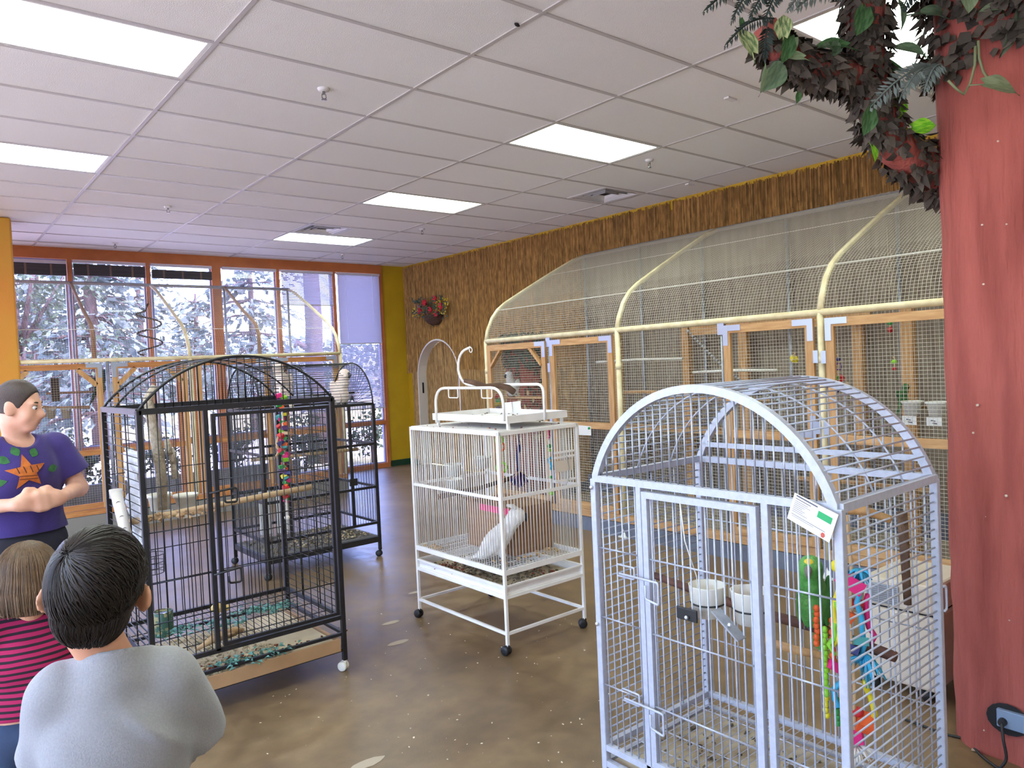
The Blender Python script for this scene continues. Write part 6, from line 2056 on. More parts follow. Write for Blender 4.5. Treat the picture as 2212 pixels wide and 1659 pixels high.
LM = {'var': leaf_mesh('leaf', leafmat('variegated_leaf', (96, 122, 78), (186, 196, 140)), 'heart'),
      'dark': leaf_mesh('leaf', leafmat('dark_green_silk_leaf', (52, 92, 50), (84, 124, 76)), 'heart'),
      'pale': leaf_mesh('leaf', leafmat('pale_green_leaf', (128, 150, 112), (150, 168, 132)), 'heart'),
      'bright': leaf_mesh('leaf', leafmat('bright_green_leaf', (98, 176, 40), (150, 206, 60), 0.6), 'heart'),
      'long': leaf_mesh('leaf', leafmat('grey_green_leaf', (92, 118, 92), (116, 140, 110)), 'oval'),
      'blade': leaf_mesh('leaf', leafmat('grey_green_blade', (92, 112, 92), (124, 140, 116)), 'long')}


def put_leaf(kind, u_, v_, depth, ang, size_px, tilt=0.0, roll=0.0):
    """leaf base at the pixel, pointing along ang (0 = up in the photo, clockwise)"""
    sz = size_px * depth / F_PX
    axis = rt * math.sin(ang) + up * math.cos(ang)
    nrm = (-fw + rt * roll + up * tilt).normalized()
    axis = (axis - nrm * axis.dot(nrm)).normalized()
    side = axis.cross(nrm)
    o = link('leaf', LM[kind], tree)
    o.matrix_local = Matrix(((side.x, axis.x, nrm.x, 0), (side.y, axis.y, nrm.y, 0), (side.z, axis.z, nrm.z, 0), (0, 0, 0, 1))) @ Matrix.Scale(sz, 4)
    o.location = D(u_, v_, depth) - ORG[tree]
    return o


R_ = math.radians
for a in (('var', 1625, 112, 2.72, R_(-25), 70, 0.1, 0.3), ('var', 1692, 78, 2.70, R_(0), 62, 0.1, -0.4), ('dark', 1705, 80, 2.72, R_(195), 66, 0, 0.5), ('pale', 1735, 125, 2.74, R_(-80), 46, 0.5, 0.1), ('pale', 1700, 108, 2.74, R_(40), 40, -0.4, 0),
          ('long', 1690, 138, 2.72, R_(218), 80, 0.2, 0.5), ('pale', 1655, 150, 2.72, R_(190), 58, 0, 0.7), ('dark', 1868, 20, 2.82, R_(200), 72, 0.2, 0.2), ('dark', 1828, 100, 2.85, R_(-85), 80, 0.9, 0.1), ('long', 1810, 90, 2.85, R_(215), 46, 0.2, 0.5),
          ('dark', 1900, 150, 2.9, R_(60), 92, 0.7, 0.1), ('long', 1995, 118, 2.95, R_(-70), 70, 0.6, 0.3), ('bright', 1935, 245, 2.95, R_(28), 66, 0.1, 0.3), ('bright', 1972, 276, 2.96, R_(85), 56, 0.0, -0.2), ('dark', 1880, 240, 2.88, R_(195), 62, 0.1, 0.2),
          ('bright', 1884, 318, 2.95, R_(160), 36, 0.2, 0.5), ('dark', 1725, 200, 2.86, R_(185), 26, 0, 0.3), ('pale', 2128, 182, 2.70, R_(100), 84, 0.5, 0.0), ('long', 1988, 28, 2.95, R_(95), 96, 0.8, 0), ('blade', 2205, 10, 2.75, R_(200), 118, 0.1, 0.3),
          ('pale', 2170, 18, 2.78, R_(-85), 58, 0.8, 0), ('long', 1940, 0, 2.9, R_(150), 62, 0.2, 0.8), ('dark', 1600, 40, 2.75, R_(180), 30, 0.2, 0.6), ('long', 1778, 100, 2.8, R_(70), 36, 0.5, 0.3), ('dark', 2150, -10, 2.8, R_(160), 70, 0.4, 0.1), ('pale', 2090, -15, 2.8, R_(185), 60, 0.5, -0.1)):
    put_leaf(*a)


def fern(u0, v0, u1, v1, depth, mat, length=36, flip=1):
    """frond from pixel to pixel with paired leaflets"""
    b = MB()
    a, c = D(u0, v0, depth), D(u1, v1, depth - 0.05)
    n_ = 20
    mid = []
    for k_ in range(n_ + 1):
        f = k_ / n_
        p = a.lerp(c, f) + up * (0.035 * math.sin(f * PI))
        mid.append(p)
    b.tube(mid, [0.004] * n_ + [0.001], 4)
    d = (c - a).normalized()
    side = d.cross(-fw).normalized()
    L = length * depth / F_PX
    for k_ in range(1, n_ + 1):
        f = k_ / n_
        l_ = L * (math.sin(PI * (0.15 + 0.82 * f)) ** 0.7)
        for s_ in (-1, 1):
            tip = mid[k_] + (side * s_ + d * 0.45).normalized() * l_ - up * 0.012 + fw * jit(0.02)
            w_ = d * (L * 0.10)
            m_ = mid[k_].lerp(tip, 0.5)
            b.add([mid[k_], m_ - w_ - fw * 0.006, tip, m_ + w_ + fw * 0.004], [(0, 1, 2, 3)])
    return b.build('fern_frond', mat, tree)


m_fern, m_fern2 = M('dark_fern', (44, 58, 54), 0.7, transl=0.2), M('grey_fern', (112, 124, 120), 0.7, transl=0.2)
for a in ((1660, -40, 1520, 24, 2.72, m_fern, 20), (1650, -30, 1580, 44, 2.72, m_fern, 18), (1680, -20, 1618, 40, 2.7, m_fern, 18), (1700, -30, 1648, 56, 2.7, m_fern, 18), (1672, 40, 1566, 98, 2.76, m_fern, 16), (1660, 60, 1650, 130, 2.74, m_fern, 18),
          (1790, -30, 1700, 22, 2.8, m_fern2, 20), (1840, -20, 1720, 18, 2.82, m_fern2, 22), (2020, 140, 1880, 232, 2.86, m_fern2, 30), (2015, 145, 1945, 210, 2.84, m_fern2, 24), (2035, 140, 1995, 200, 2.84, m_fern2, 22), (1990, -20, 1950, 20, 2.9, m_fern, 24)):
    fern(*a)
for pts_ in ([(2107, 100), (2106, 140), (2096, 180), (2082, 204), (2066, 192), (2048, 174)], [(2113, 88), (2115, 125), (2124, 155), (2142, 180)]):
    MB().tube([D(u_, v_, 2.74) for u_, v_ in pts_], 0.005, 6).build('vine_stem', M('vine_stem', (120, 128, 92), 0.7), tree, smooth=True)
# power outlet recessed in the trunk foot
pz = on_x(2180, 1550, TX0)
ob = MB()
ring_ = [(TX0 - 0.014, pz.y + 0.075 * (1 + 0.2 * noise.noise((k_, 0, 3))) * math.cos(k_ * PI / 8), pz.z - 0.004 + 0.062 * (1 + 0.25 * noise.noise((k_, 7, 3))) * math.sin(k_ * PI / 8)) for k_ in range(16)]
ob.add(ring_, [tuple(range(16))])
hole = ob.build('outlet_recess', m_dark, tree)
ox = MB().box(TX0 - 0.030, TX0 - 0.010, pz.y - 0.12, pz.y + 0.035, pz.z - 0.035, pz.z + 0.035).build('outlet_box', M('blue_outlet_box', (122, 140, 164), 0.5), tree, bevel=0.004)
MB().lathe((TX0 - 0.030, pz.y + 0.012, pz.z - 0.01), [(0.0, 0.0), (0.016, 0.0), (0.014, 0.018), (0, 0.018)], 12, (-1, 0, 0)).build('plug', m_rubber, ox)
cpts = [Vector((TX0 - 0.045, pz.y + 0.012, pz.z - 0.01)), Vector((TX0 - 0.07, pz.y - 0.0, pz.z - 0.06)), Vector((TX0 - 0.075, pz.y - 0.01, 0.05)), Vector((TX0 - 0.08, pz.y + 0.01, 0.008))] + [on_z(u_, v_, 0.007) for u_, v_ in ((2150, 1655), (2120, 1632), (2090, 1600), (2070, 1592), (2040, 1585), (2000, 1570), (1950, 1552))]
sm_ = []
for k_ in range(len(cpts) - 1):
    p0, p1, p2, p3 = cpts[max(k_ - 1, 0)], cpts[k_], cpts[k_ + 1], cpts[min(k_ + 2, len(cpts) - 1)]
    for s_ in range(6):
        t_ = s_ / 6
        sm_.append(0.5 * ((2 * p1) + (p2 - p0) * t_ + (2 * p0 - 5 * p1 + 4 * p2 - p3) * t_ ** 2 + (3 * p1 - p0 - 3 * p2 + p3) * t_ ** 3))
for p in sm_:
    p.z = max(p.z, 0.006)
tag(MB().tube(sm_, 0.0055, 8).build('power_cord', m_rubber, smooth=True), 'black power cord running from the trunk outlet across the floor', 'cord')
# ------------------------------------------------------------------ people
from mathutils.bvhtree import BVHTree
m_skin = M('skin', (226, 176, 150), 0.55, col2=(216, 160, 134), vscale=14)
m_skin2 = M('skin_tan', (214, 160, 126), 0.55, col2=(204, 146, 114), vscale=14)
m_lip = M('lips', (176, 92, 88), 0.45)
m_eyew = M('eye_white', (226, 222, 218), 0.3)
m_iris = M('iris', (50, 36, 30), 0.2)
m_brow = M('brow_hair', (60, 44, 36), 0.8)


def cam_ang(p):
    return math.atan2(CAM_LOC.y - p.y, CAM_LOC.x - p.x)


def RT(turn, tilt, roll=0.0):
    return np.array((Euler((0, 0, turn)).to_matrix() @ Euler((tilt, 0, 0)).to_matrix() @ Euler((0, roll, 0)).to_matrix()))


class Head:
    ear = 0.0

    def __init__(s, c, sc, turn, tilt, roll=0.0):
        s.c, s.s, s.R = np.array(c, float), sc, RT(turn, tilt, roll)

    def p(s, x, y, z):
        return s.c + s.R @ (np.array((x, y, z)) * s.s)

    def e(s, c, r, rot=(0, 0, 0)):
        M_ = s.R @ np.array(Euler(rot).to_matrix())
        return ('e', s.p(*c), np.array(r) * s.s, M_)

    def cap(s, a, b, ra, rb):
        return ('c', s.p(*a), s.p(*b), ra * s.s, rb * s.s)

    def inv(s, X, Y, Z):
        d = [X - s.c[0], Y - s.c[1], Z - s.c[2]]
        return [(s.R[0, i] * d[0] + s.R[1, i] * d[1] + s.R[2, i] * d[2]) / s.s for i in range(3)]

    def prims(s):
        q = [s.e((0, -0.012, 0.028), (0.074, 0.093, 0.094)), s.e((0, 0.028, -0.032), (0.058, 0.062, 0.080)), s.e((0, 0.056, -0.095), (0.028, 0.024, 0.020)),
             s.cap((0, 0.086, 0.004), (0, 0.106, -0.030), 0.008, 0.0125), s.cap((0.012, 0.092, -0.034), (-0.012, 0.092, -0.034), 0.009, 0.009),
             s.e((0, 0.078, -0.063), (0.024, 0.014, 0.014)), s.e((0.030, 0.072, 0.024), (0.022, 0.010, 0.008)), s.e((-0.030, 0.072, 0.024), (0.022, 0.010, 0.008)),
             s.e((0.040, 0.056, -0.03), (0.020, 0.022, 0.026)), s.e((-0.040, 0.056, -0.03), (0.020, 0.022, 0.026))]
        for sx in (-1, 1):
            q.append(s.e((sx * (0.078 + s.ear), -0.012, -0.014), (0.008, 0.020 + s.ear, 0.032), (0.15, 0, sx * (0.35 + 20 * s.ear))))
        return q

    def features(s, par, lids=True):
        for sx in (-1, 1):
            b = MB()
            b.ell(s.p(sx * 0.031, 0.0765, 0.006), 0.0118 * s.s, 12, 8)
            ey = b.build('eye', m_eyew, par, smooth=True)
            MB().ell(s.p(sx * 0.031, 0.0835, 0.002), 0.0062 * s.s, 10, 7).build('iris', m_iris, ey, smooth=True)
            MB().tube([s.p(sx * (0.017 + 0.0065 * k_), 0.0855 - 0.0024 * (k_ - 1.6) ** 2, 0.011 + 0.0014 * (4 - (k_ - 2) ** 2) * 0.6) for k_ in range(5)], 0.0024 * s.s, 5).build('eyelash', m_brow, par, smooth=True)
            MB().tube([s.p(sx * (0.014 + 0.0085 * k_), 0.0855 - 0.0022 * (k_ - 1.2) ** 2, 0.026 + 0.002 * (4 - (k_ - 2) ** 2) * 0.6) for k_ in range(5)], [0.0028, 0.0036, 0.0034, 0.003, 0.0016], 5).build('eyebrow', m_brow, par, smooth=True)
        V = [s.e((0, 0.0885, -0.058), (0.020, 0.0075, 0.0055)), s.e((0, 0.0875, -0.067), (0.018, 0.0075, 0.006))]
        vol_obj('lips', V, m_lip, par, h=0.003, k=0.004)


def hand(w_, d, side, nrm, s=1.0, curl=0.7):
    """palm and five bent fingers from the wrist w_ along d; side = towards the thumb, nrm = palm normal"""
    w_, d, side, nrm = (np.array(v, float) for v in (w_, d, side, nrm))
    d, side, nrm = d / np.linalg.norm(d), side / np.linalg.norm(side), nrm / np.linalg.norm(nrm)
    q = [C(w_, w_ + d * 0.03 * s, 0.024 * s, 0.026 * s)]
    for k_, off in enumerate((-0.030, -0.010, 0.010, 0.029)):
        q.append(C(w_ + d * 0.02 * s + side * off * 0.6 * s, w_ + d * 0.080 * s + side * off * s, 0.0155 * s, 0.0125 * s))
        L = (0.030, 0.037, 0.040, 0.036)[k_] * s
        a = w_ + d * 0.083 * s + side * off * s
        e1 = d * math.cos(curl) + nrm * math.sin(curl)
        e2 = d * math.cos(curl * 2.1) + nrm * math.sin(curl * 2.1)
        b_ = a + e1 * L
        q += [C(a, b_, 0.0095 * s, 0.0088 * s), C(b_, b_ + e2 * L * 0.85, 0.0088 * s, 0.0072 * s)]
    ta = w_ + d * 0.028 * s + side * 0.026 * s
    tb2 = ta + (d * 0.6 + side * 0.75 + nrm * 0.3) * 0.036 * s
    q += [C(ta, tb2, 0.0135 * s, 0.0105 * s), C(tb2, tb2 + (d * 0.9 + side * 0.1 + nrm * 0.4) * 0.028 * s, 0.0105 * s, 0.008 * s)]
    return q


def strands(name, par, mat, center, radii, R, n, flow, start, steps, step, width, cutoff=None, seedz=3):
    """locks of hair laid over an ellipsoid; flow(dir) gives the local combing direction"""
    rs = random.Random(seedz)
    b = MB()
    c = Vector(center)
    Rm = Matrix([list(map(float, row)) for row in R])
    for k_ in range(n):
        p = start(rs)
        if p is None:
            continue
        lift = rs.uniform(0.99, 1.05)
        pts_ = []
        for s_ in range(steps):
            q = Vector((p.x * radii[0], p.y * radii[1], p.z * radii[2])) * (lift + 0.002 * s_)
            pts_.append(c + Rm @ q)
            f = flow(p, rs)
            t_ = f - p * f.dot(p)
            if t_.length < 1e-5:
                break
            p = (p + t_.normalized() * step).normalized()
            if cutoff is not None and cutoff(p):
                break
        if len(pts_) < 3:
            continue
        w_ = width * rs.uniform(0.6, 1.2)
        b.tube(pts_, [w_ * (0.5 + 0.5 * math.sin(PI * min(0.15 + 0.85 * i / (len(pts_) - 1), 0.93))) for i in range(len(pts_))], 3, caps=False)
    return b.build(name, mat, par, smooth=True, kind='stuff')


def fold_noise(amp, fx, fz, seed=0):
    def f(X, Y, Z):
        return amp * (np.sin(X * fx + 3 * np.sin(Z * fz * 0.6 + seed)) * np.sin(Z * fz + 2 * np.sin(X * fx * 0.5 + Y * 9 + seed)) + 0.5 * np.sin((X + Y) * fx * 1.7 + Z * fz * 1.3 + seed))
    return f


def legs(hw, hip, knee, s, toe=0.17):
    q = []
    for sx in (-1, 1):
        q += [C((sx * hw, 0, hip), (sx * hw * 1.08, 0.015, knee), 0.078 * s, 0.056 * s), C((sx * hw * 1.08, 0.015, knee), (sx * hw * 1.1, -0.015, 0.09 * s), 0.052 * s, 0.036 * s),
              C((sx * hw * 1.1, -0.03, 0.035 * s), (sx * hw * 1.25, toe * s, 0.030 * s), 0.030 * s, 0.026 * s)]
    return q


def shoes(par, hw, s, mat, toe=0.17):
    for sx in (-1, 1):
        vol_obj('shoe', [C((sx * hw * 1.1, -0.045 * s, 0.042 * s), (sx * hw * 1.27, (toe + 0.01) * s, 0.036 * s), 0.042 * s, 0.036 * s), C((sx * hw * 1.1, -0.03 * s, 0.06 * s), (sx * hw * 1.1, -0.02 * s, 0.085 * s), 0.04 * s, 0.042 * s)],
                mat, par, h=0.009, k=0.02, cut=lambda X, Y, Z: 0.002 - Z)


# ---- woman in the purple shirt
wp = D(34, 850, 3.45)
wo_m = thing('person', 'woman in purple star-print t-shirt with hair tied back, hands together', 'person', (wp.x, wp.y, 0), rot=(0, 0, cam_ang(wp) + R_(20) - PI / 2))
hd = Head((0, 0.035, 1.548), 0.96, R_(46), -0.16)
armL, elbL, wrL = (-0.168, -0.005, 1.335), (-0.232, 0.03, 1.135), (-0.085, 0.20, 1.125)
armR, elbR, wrR = (0.168, -0.005, 1.335), (0.245, 0.03, 1.115), (0.10, 0.205, 1.125)
arms = []
for sh, el, wr in ((armL, elbL, wrL), (armR, elbR, wrR)):
    arms += [C(sh, el, 0.047, 0.042), C(el, wr, 0.041, 0.026)]
torso = [E((0, -0.005, 1.245), (0.158, 0.098, 0.155)), E((0, 0.0, 1.06), (0.132, 0.092, 0.16)), E((0, -0.005, 0.93), (0.165, 0.105, 0.12))]
body = hd.prims() + [C((0, -0.015, 1.40), hd.p(0, -0.025, -0.07), 0.056, 0.052), C((-0.13, -0.01, 1.36), (0.13, -0.01, 1.36), 0.045, 0.045)] + torso + arms + legs(0.085, 0.90, 0.48, 1.0)
body += hand(wrL, (0.82, 0.25, -0.02), (0.1, -0.05, 0.99), (0.25, -0.95, 0), 1.0, 0.75) + hand(wrR, (-0.85, 0.2, 0.02), (0.1, -0.05, 0.99), (-0.25, -0.95, 0), 1.0, 0.75)
vol_obj('body', body, m_skin, wo_m, h=0.0062, k=0.022)
hd.features(wo_m)
m_hair_w = M('dark_brown_hair', (70, 52, 44), 0.45, col2=(54, 40, 36), vscale=50, stretch=(4, 0.6, 4), bump=0.4, bscale=120, bstretch=(4, 0.4, 4))


def hairline(X, Y, Z):
    x, y, z = hd.inv(X, Y, Z)
    return (y - (0.030 + 0.50 * z - 2.0 * np.maximum(-z - 0.045, 0)))


vol_obj('hair', [hd.e((0, -0.014, 0.032), (0.079, 0.098, 0.099)), hd.e((0, -0.115, 0.02), (0.036, 0.034, 0.036))], m_hair_w, wo_m, h=0.006, k=0.02, cut=hairline)
m_purple = M('purple_cotton', (62, 46, 120), 0.85, col2=(54, 40, 108), vscale=5, bump=0.25, bscale=260, sheen=0.15)
shirt_pr = [E((0, -0.002, 1.25), (0.176, 0.118, 0.165)), E((0, 0.03, 1.24), (0.135, 0.105, 0.10)), E((0, 0.004, 1.06), (0.165, 0.120, 0.22)), E((0, 0.0, 0.93), (0.185, 0.125, 0.16)), C((-0.14, -0.01, 1.355), (0.14, -0.01, 1.355), 0.058, 0.058),
            C(armL, (-0.222, 0.012, 1.205), 0.066, 0.079), C(armR, (0.230, 0.012, 1.20), 0.066, 0.079)]


def sleeve_cut(X, Y, Z):
    out = np.maximum(0.965 - Z, 0.088 - np.sqrt(X ** 2 + (Y - 0.055) ** 2 + ((Z - 1.462) * 0.85) ** 2))
    for a, b_ in ((armL, (-0.222, 0.012, 1.205)), (armR, (0.230, 0.012, 1.20))):
        a, b_ = np.array(a), np.array(b_)
        d = (b_ - a) / np.linalg.norm(b_ - a)
        pl = (X - b_[0]) * d[0] + (Y - b_[1]) * d[1] + (Z - b_[2]) * d[2]
        reg = (X * np.sign(a[0]) > 0.168) & (Z > 1.05)
        out = np.where(reg, np.maximum(out, pl), out)
    return out


shirt = vol_obj('t_shirt', shirt_pr, m_purple, wo_m, h=0.0075, k=0.035, cut=sleeve_cut, disp=fold_noise(0.0035, 26, 17, 1.0))
m_denim_d = M('dark_trousers', (38, 38, 52), 0.85, col2=(30, 30, 42), vscale=8)
vol_obj('trousers', [E((0, -0.005, 0.93), (0.172, 0.112, 0.12))] + [p for p in [C((sx * 0.085, 0, 0.90), (sx * 0.092, 0.012, 0.48), 0.092, 0.072) for sx in (-1, 1)] + [C((sx * 0.092, 0.012, 0.48), (sx * 0.094, -0.012, 0.09), 0.070, 0.064) for sx in (-1, 1)]], m_denim_d, wo_m, h=0.010, k=0.03, cut=lambda X, Y, Z: np.maximum(Z - 1.0, 0.05 - Z))
m_white_shoe = M('white_trainer', (216, 214, 214), 0.6)
shoes(wo_m, 0.085, 1.0, m_white_shoe)
# chest print: orange star, green leaves, dark strokes
dg = bpy.context.evaluated_depsgraph_get()
bvh = BVHTree.FromPolygons([tuple(v.co) for v in shirt.data.vertices], [tuple(p.vertices) for p in shirt.data.polygons])


def decal(name, poly, mat, par, off=0.003, cuts=3):
    bm = bmesh.new()
    vs_ = [bm.verts.new((x, 0, z)) for x, z in poly]
    cx, cz = sum(p[0] for p in poly) / len(poly), sum(p[1] for p in poly) / len(poly)
    cv = bm.verts.new((cx, 0, cz))
    for k_ in range(len(vs_)):
        bm.faces.new((vs_[k_], vs_[(k_ + 1) % len(vs_)], cv))
    bmesh.ops.subdivide_edges(bm, edges=bm.edges[:], cuts=cuts, use_grid_fill=True)
    for v in bm.verts:
        hit = bvh.ray_cast(Vector((v.co.x, 0.6, v.co.z)), Vector((0, -1, 0)))
        if hit[0] is not None:
            v.co = hit[0] + Vector((0, off, 0))
    bmesh.ops.recalc_face_normals(bm, faces=bm.faces[:])
    me = bpy.data.meshes.new(name)
    bm.to_mesh(me)
    bm.free()
    me.materials.append(mat)
    return link(name, me, par)


SC_X, SC_Z = 0.022, 1.252
star = []
for k_ in range(10):
    r = 0.083 if k_ % 2 == 0 else 0.036
    a = PI / 2 + k_ * PI / 5 + 0.1
    star.append((SC_X - r * math.cos(a), SC_Z + r * math.sin(a)))
m_gp = M('green_print', (60, 122, 62), 0.85, col2=(44, 92, 50), vscale=40)
for (dx, dz, a, l_) in ((0.075, -0.03, 3.4, 0.062), (-0.085, -0.002, 0.15, 0.056), (0.0, -0.075, 4.5, 0.045), (0.055, 0.05, 2.6, 0.05), (-0.03, 0.065, 1.0, 0.045), (0.02, 0.075, 1.9, 0.045)):
    pl = []
    for k_ in range(10):
        t_ = k_ / 9
        pl.append((t_ * l_, 0.018 * math.sin(PI * t_)))
    pl += [(x, -z) for x, z in pl[-2:0:-1]]
    ca, sa = math.cos(a), math.sin(a)
    decal('leaf_print', [(SC_X + dx - (x * ca - z * sa), SC_Z + dz + x * sa + z * ca) for x, z in pl], m_gp, shirt, 0.0026, 1)
decal('star_print', star, M('orange_print', (206, 116, 44), 0.85, col2=(176, 92, 40), vscale=40), shirt, 0.0042)
m_dkp = M('dark_print', (72, 40, 30), 0.85)
for k_ in range(4):
    x = SC_X + 0.038 - 0.026 * k_
    decal('print_stroke', [(x + 0.004, SC_Z + 0.028), (x + 0.0, SC_Z + 0.028), (x - 0.008, SC_Z - 0.002), (x - 0.004, SC_Z - 0.002)], m_dkp, shirt, 0.0058, 1)
for k_ in range(2):
    decal('print_line', [(SC_X + 0.034, SC_Z - 0.012 - 0.014 * k_), (SC_X - 0.040, SC_Z - 0.016 - 0.014 * k_), (SC_X - 0.040, SC_Z - 0.021 - 0.014 * k_), (SC_X + 0.034, SC_Z - 0.017 - 0.014 * k_)], M('brown_print', (128, 66, 34), 0.85), shirt, 0.0058, 2)

# ---- boy in the grey shirt, seen from behind
bp_ = D(238, 1300, 1.46)
boy = thing('person', 'boy with short dark hair in plain grey t-shirt, seen from behind', 'person', (bp_.x, bp_.y, 0), rot=(0, 0, cam_ang(bp_) + PI - PI / 2 - 0.10))
hb_ = Head((-0.02, 0.02, 1.230), 0.93, R_(-6), -0.10, R_(7))
aL, eL, wL = (-0.102, 0.0, 1.045), (-0.130, 0.085, 0.905), (0.01, 0.165, 0.93)
aR, eR, wR = (0.106, 0.0, 1.035), (0.143, 0.075, 0.885), (0.0, 0.17, 0.90)
hb_.ear = 0.012
body = hb_.prims() + [C((0, -0.005, 1.08), hb_.p(0, -0.03, -0.08), 0.045, 0.046), C((-0.085, 0, 1.06), (0.085, 0, 1.05), 0.036, 0.036), E((0, 0, 0.94), (0.112, 0.085, 0.14)), E((0, 0, 0.76), (0.106, 0.085, 0.14)), E((0, 0, 0.68), (0.118, 0.09, 0.10))]
for sh, el, wr in ((aL, eL, wL), (aR, eR, wR)):
    body += [C(sh, el, 0.04, 0.034), C(el, wr, 0.033, 0.022)]
body += hand(wL, (0.9, -0.1, 0.15), (0, 0.1, 1), (0.1, -1, 0), 0.8, 0.5) + hand(wR, (-0.9, -0.1, 0.1), (0, 0.1, 1), (-0.1, -1, 0), 0.8, 0.5) + legs(0.068, 0.66, 0.36, 0.80)
vol_obj('body', body, m_skin2, boy, h=0.0062, k=0.02)
hb_.features(boy)
m_hair_b = M('black_brown_hair', (42, 34, 30), 0.45, spec=0.35, island=0.35, col2=(36, 29, 27), vscale=30)


def boy_line(X, Y, Z):
    x, y, z = hb_.inv(X, Y, Z)
    low = -(z + 0.088 - 0.25 * np.maximum(y + 0.02, 0) * 4 - 0.010 * np.sin(x * 130))
    front = y - 0.072
    ears = 0.036 - np.sqrt(((np.abs(x) - 0.092)) ** 2 + ((y - 0.0)) ** 2 + (z + 0.018) ** 2)
    return np.maximum(np.maximum(low, front), ears)


hair = vol_obj('hair', [hb_.e((0, -0.020, 0.030), (0.090, 0.110, 0.108)), hb_.e((0, -0.062, -0.035), (0.068, 0.052, 0.066))], m_hair_b, boy, h=0.006, k=0.03, cut=boy_line, disp=lambda X, Y, Z: 0.0018 * np.sin(X * 160 + 3 * np.sin(Z * 40)) * np.sin(Y * 120 + Z * 60))
wh = Vector((-0.45, -0.62, 0.55)).normalized()


def flow_b(p, rs):
    tang = p - wh * p.dot(wh)
    swirl = wh.cross(p)
    d = (p - wh).length
    return tang.normalized() * 1.0 + swirl * (0.9 * math.exp(-d * 1.6)) + Vector((0.10 + rs.uniform(-0.25, 0.25), rs.uniform(-0.25, 0.25), -0.30 * min(d, 1.2) + rs.uniform(-0.2, 0.2)))


def start_b(rs):
    v = Vector((rs.gauss(0, 1), rs.gauss(0, 1), rs.gauss(0, 1))).normalized()
    if rs.random() < 0.2:
        v = (wh + 0.25 * v).normalized()
    if v.z < -0.86 or v.y > 0.68 or (v.z < -0.45 and v.y > -0.25):
        return None
    if v.z < 0.10 and abs(v.x) > 0.72 and v.y > -0.5:
        return None
    return v


strands('hair_locks', hair, m_hair_b, hb_.p(0, -0.024, 0.022), tuple(np.array((0.0905, 0.112, 0.112)) * hb_.s), hb_.R, 5200, flow_b, start_b, 8, 0.10, 0.0021, cutoff=lambda p: p.z < -0.93 or (p.z < -0.12 and p.y > -0.05), seedz=5)
strands('nape_locks', hair, m_hair_b, hb_.p(0, -0.060, -0.030), tuple(np.array((0.070, 0.056, 0.074)) * hb_.s), hb_.R, 1100,
        lambda p, rs: Vector((rs.uniform(-0.35, 0.35), rs.uniform(-0.2, 0.2), -1.0)),
        lambda rs: (lambda v: v if (v.y < 0.25 and v.z < 0.5) else None)(Vector((rs.gauss(0, 1), rs.gauss(-0.6, 1), rs.gauss(-0.2, 1))).normalized()), 7, 0.13, 0.0021,
        cutoff=lambda p: p.z < -0.90, seedz=9)
m_greyt = M('grey_marl_cotton', (152, 152, 154), 0.9, col2=(144, 144, 148), vscale=240, bump=0.2, bscale=300, sheen=0.15)
bsh = [E((0, -0.004, 0.945), (0.132, 0.105, 0.155)), E((0, 0.0, 0.76), (0.137, 0.108, 0.22)), E((0, 0, 0.66), (0.145, 0.112, 0.14)), C((-0.078, -0.008, 1.068), (0.080, -0.008, 1.056), 0.048, 0.048), C((0, -0.012, 1.07), (0, -0.010, 1.135), 0.066, 0.060),
       C(aL, (-0.132, 0.078, 0.905), 0.050, 0.054), C(aR, (0.146, 0.068, 0.885), 0.051, 0.056)]


def boy_shirt_cut(X, Y, Z):
    out = np.maximum(0.56 - Z, Z - (1.112 - 0.35 * Y))
    for a, b_ in ((aL, (-0.132, 0.078, 0.905)), (aR, (0.146, 0.068, 0.885))):
        a, b_ = np.array(a), np.array(b_)
        d = (b_ - a) / np.linalg.norm(b_ - a)
        pl = (X - b_[0]) * d[0] + (Y - b_[1]) * d[1] + (Z - b_[2]) * d[2]
        out = np.where((X * np.sign(a[0]) > 0.136) & (Z > 0.75), np.maximum(out, pl - 0.004), out)
    return out


def boy_folds(X, Y, Z):
    f = 0.0036 * np.sin(X * 30 + 3 * np.sin(Z * 14)) * np.sin(Z * 22 + X * 14)
    # diagonal pull from the right armpit, vertical folds at the small of the back
    s_ = (X - 0.06) * 0.70 + (Z - 0.985) * 0.71
    f = f + np.where((X > 0) & (Y < 0.05), -0.013 * np.exp(-(s_ / 0.012) ** 2) * np.exp(-((X - 0.075) / 0.05) ** 2), 0)
    f = f + 0.007 * np.sin(X * 75) * np.clip((0.90 - Z) / 0.15, 0, 1) * (Y < 0.03)
    return f


vol_obj('t_shirt', bsh, m_greyt, boy, h=0.0062, k=0.032, cut=boy_shirt_cut, disp=boy_folds)
m_denim = M('blue_denim', (52, 70, 98), 0.9, col2=(40, 54, 80), vscale=10, bump=0.2, bscale=300)
vol_obj('trousers', [E((0, 0, 0.68), (0.136, 0.098, 0.11))] + [C((sx * 0.068, 0, 0.66), (sx * 0.073, 0.01, 0.36), 0.075, 0.06) for sx in (-1, 1)] + [C((sx * 0.073, 0.01, 0.36), (sx * 0.075, -0.01, 0.08), 0.058, 0.052) for sx in (-1, 1)], m_denim_d, boy, h=0.010, k=0.025, cut=lambda X, Y, Z: 0.045 - Z)
shoes(boy, 0.068, 0.80, m_white_shoe)

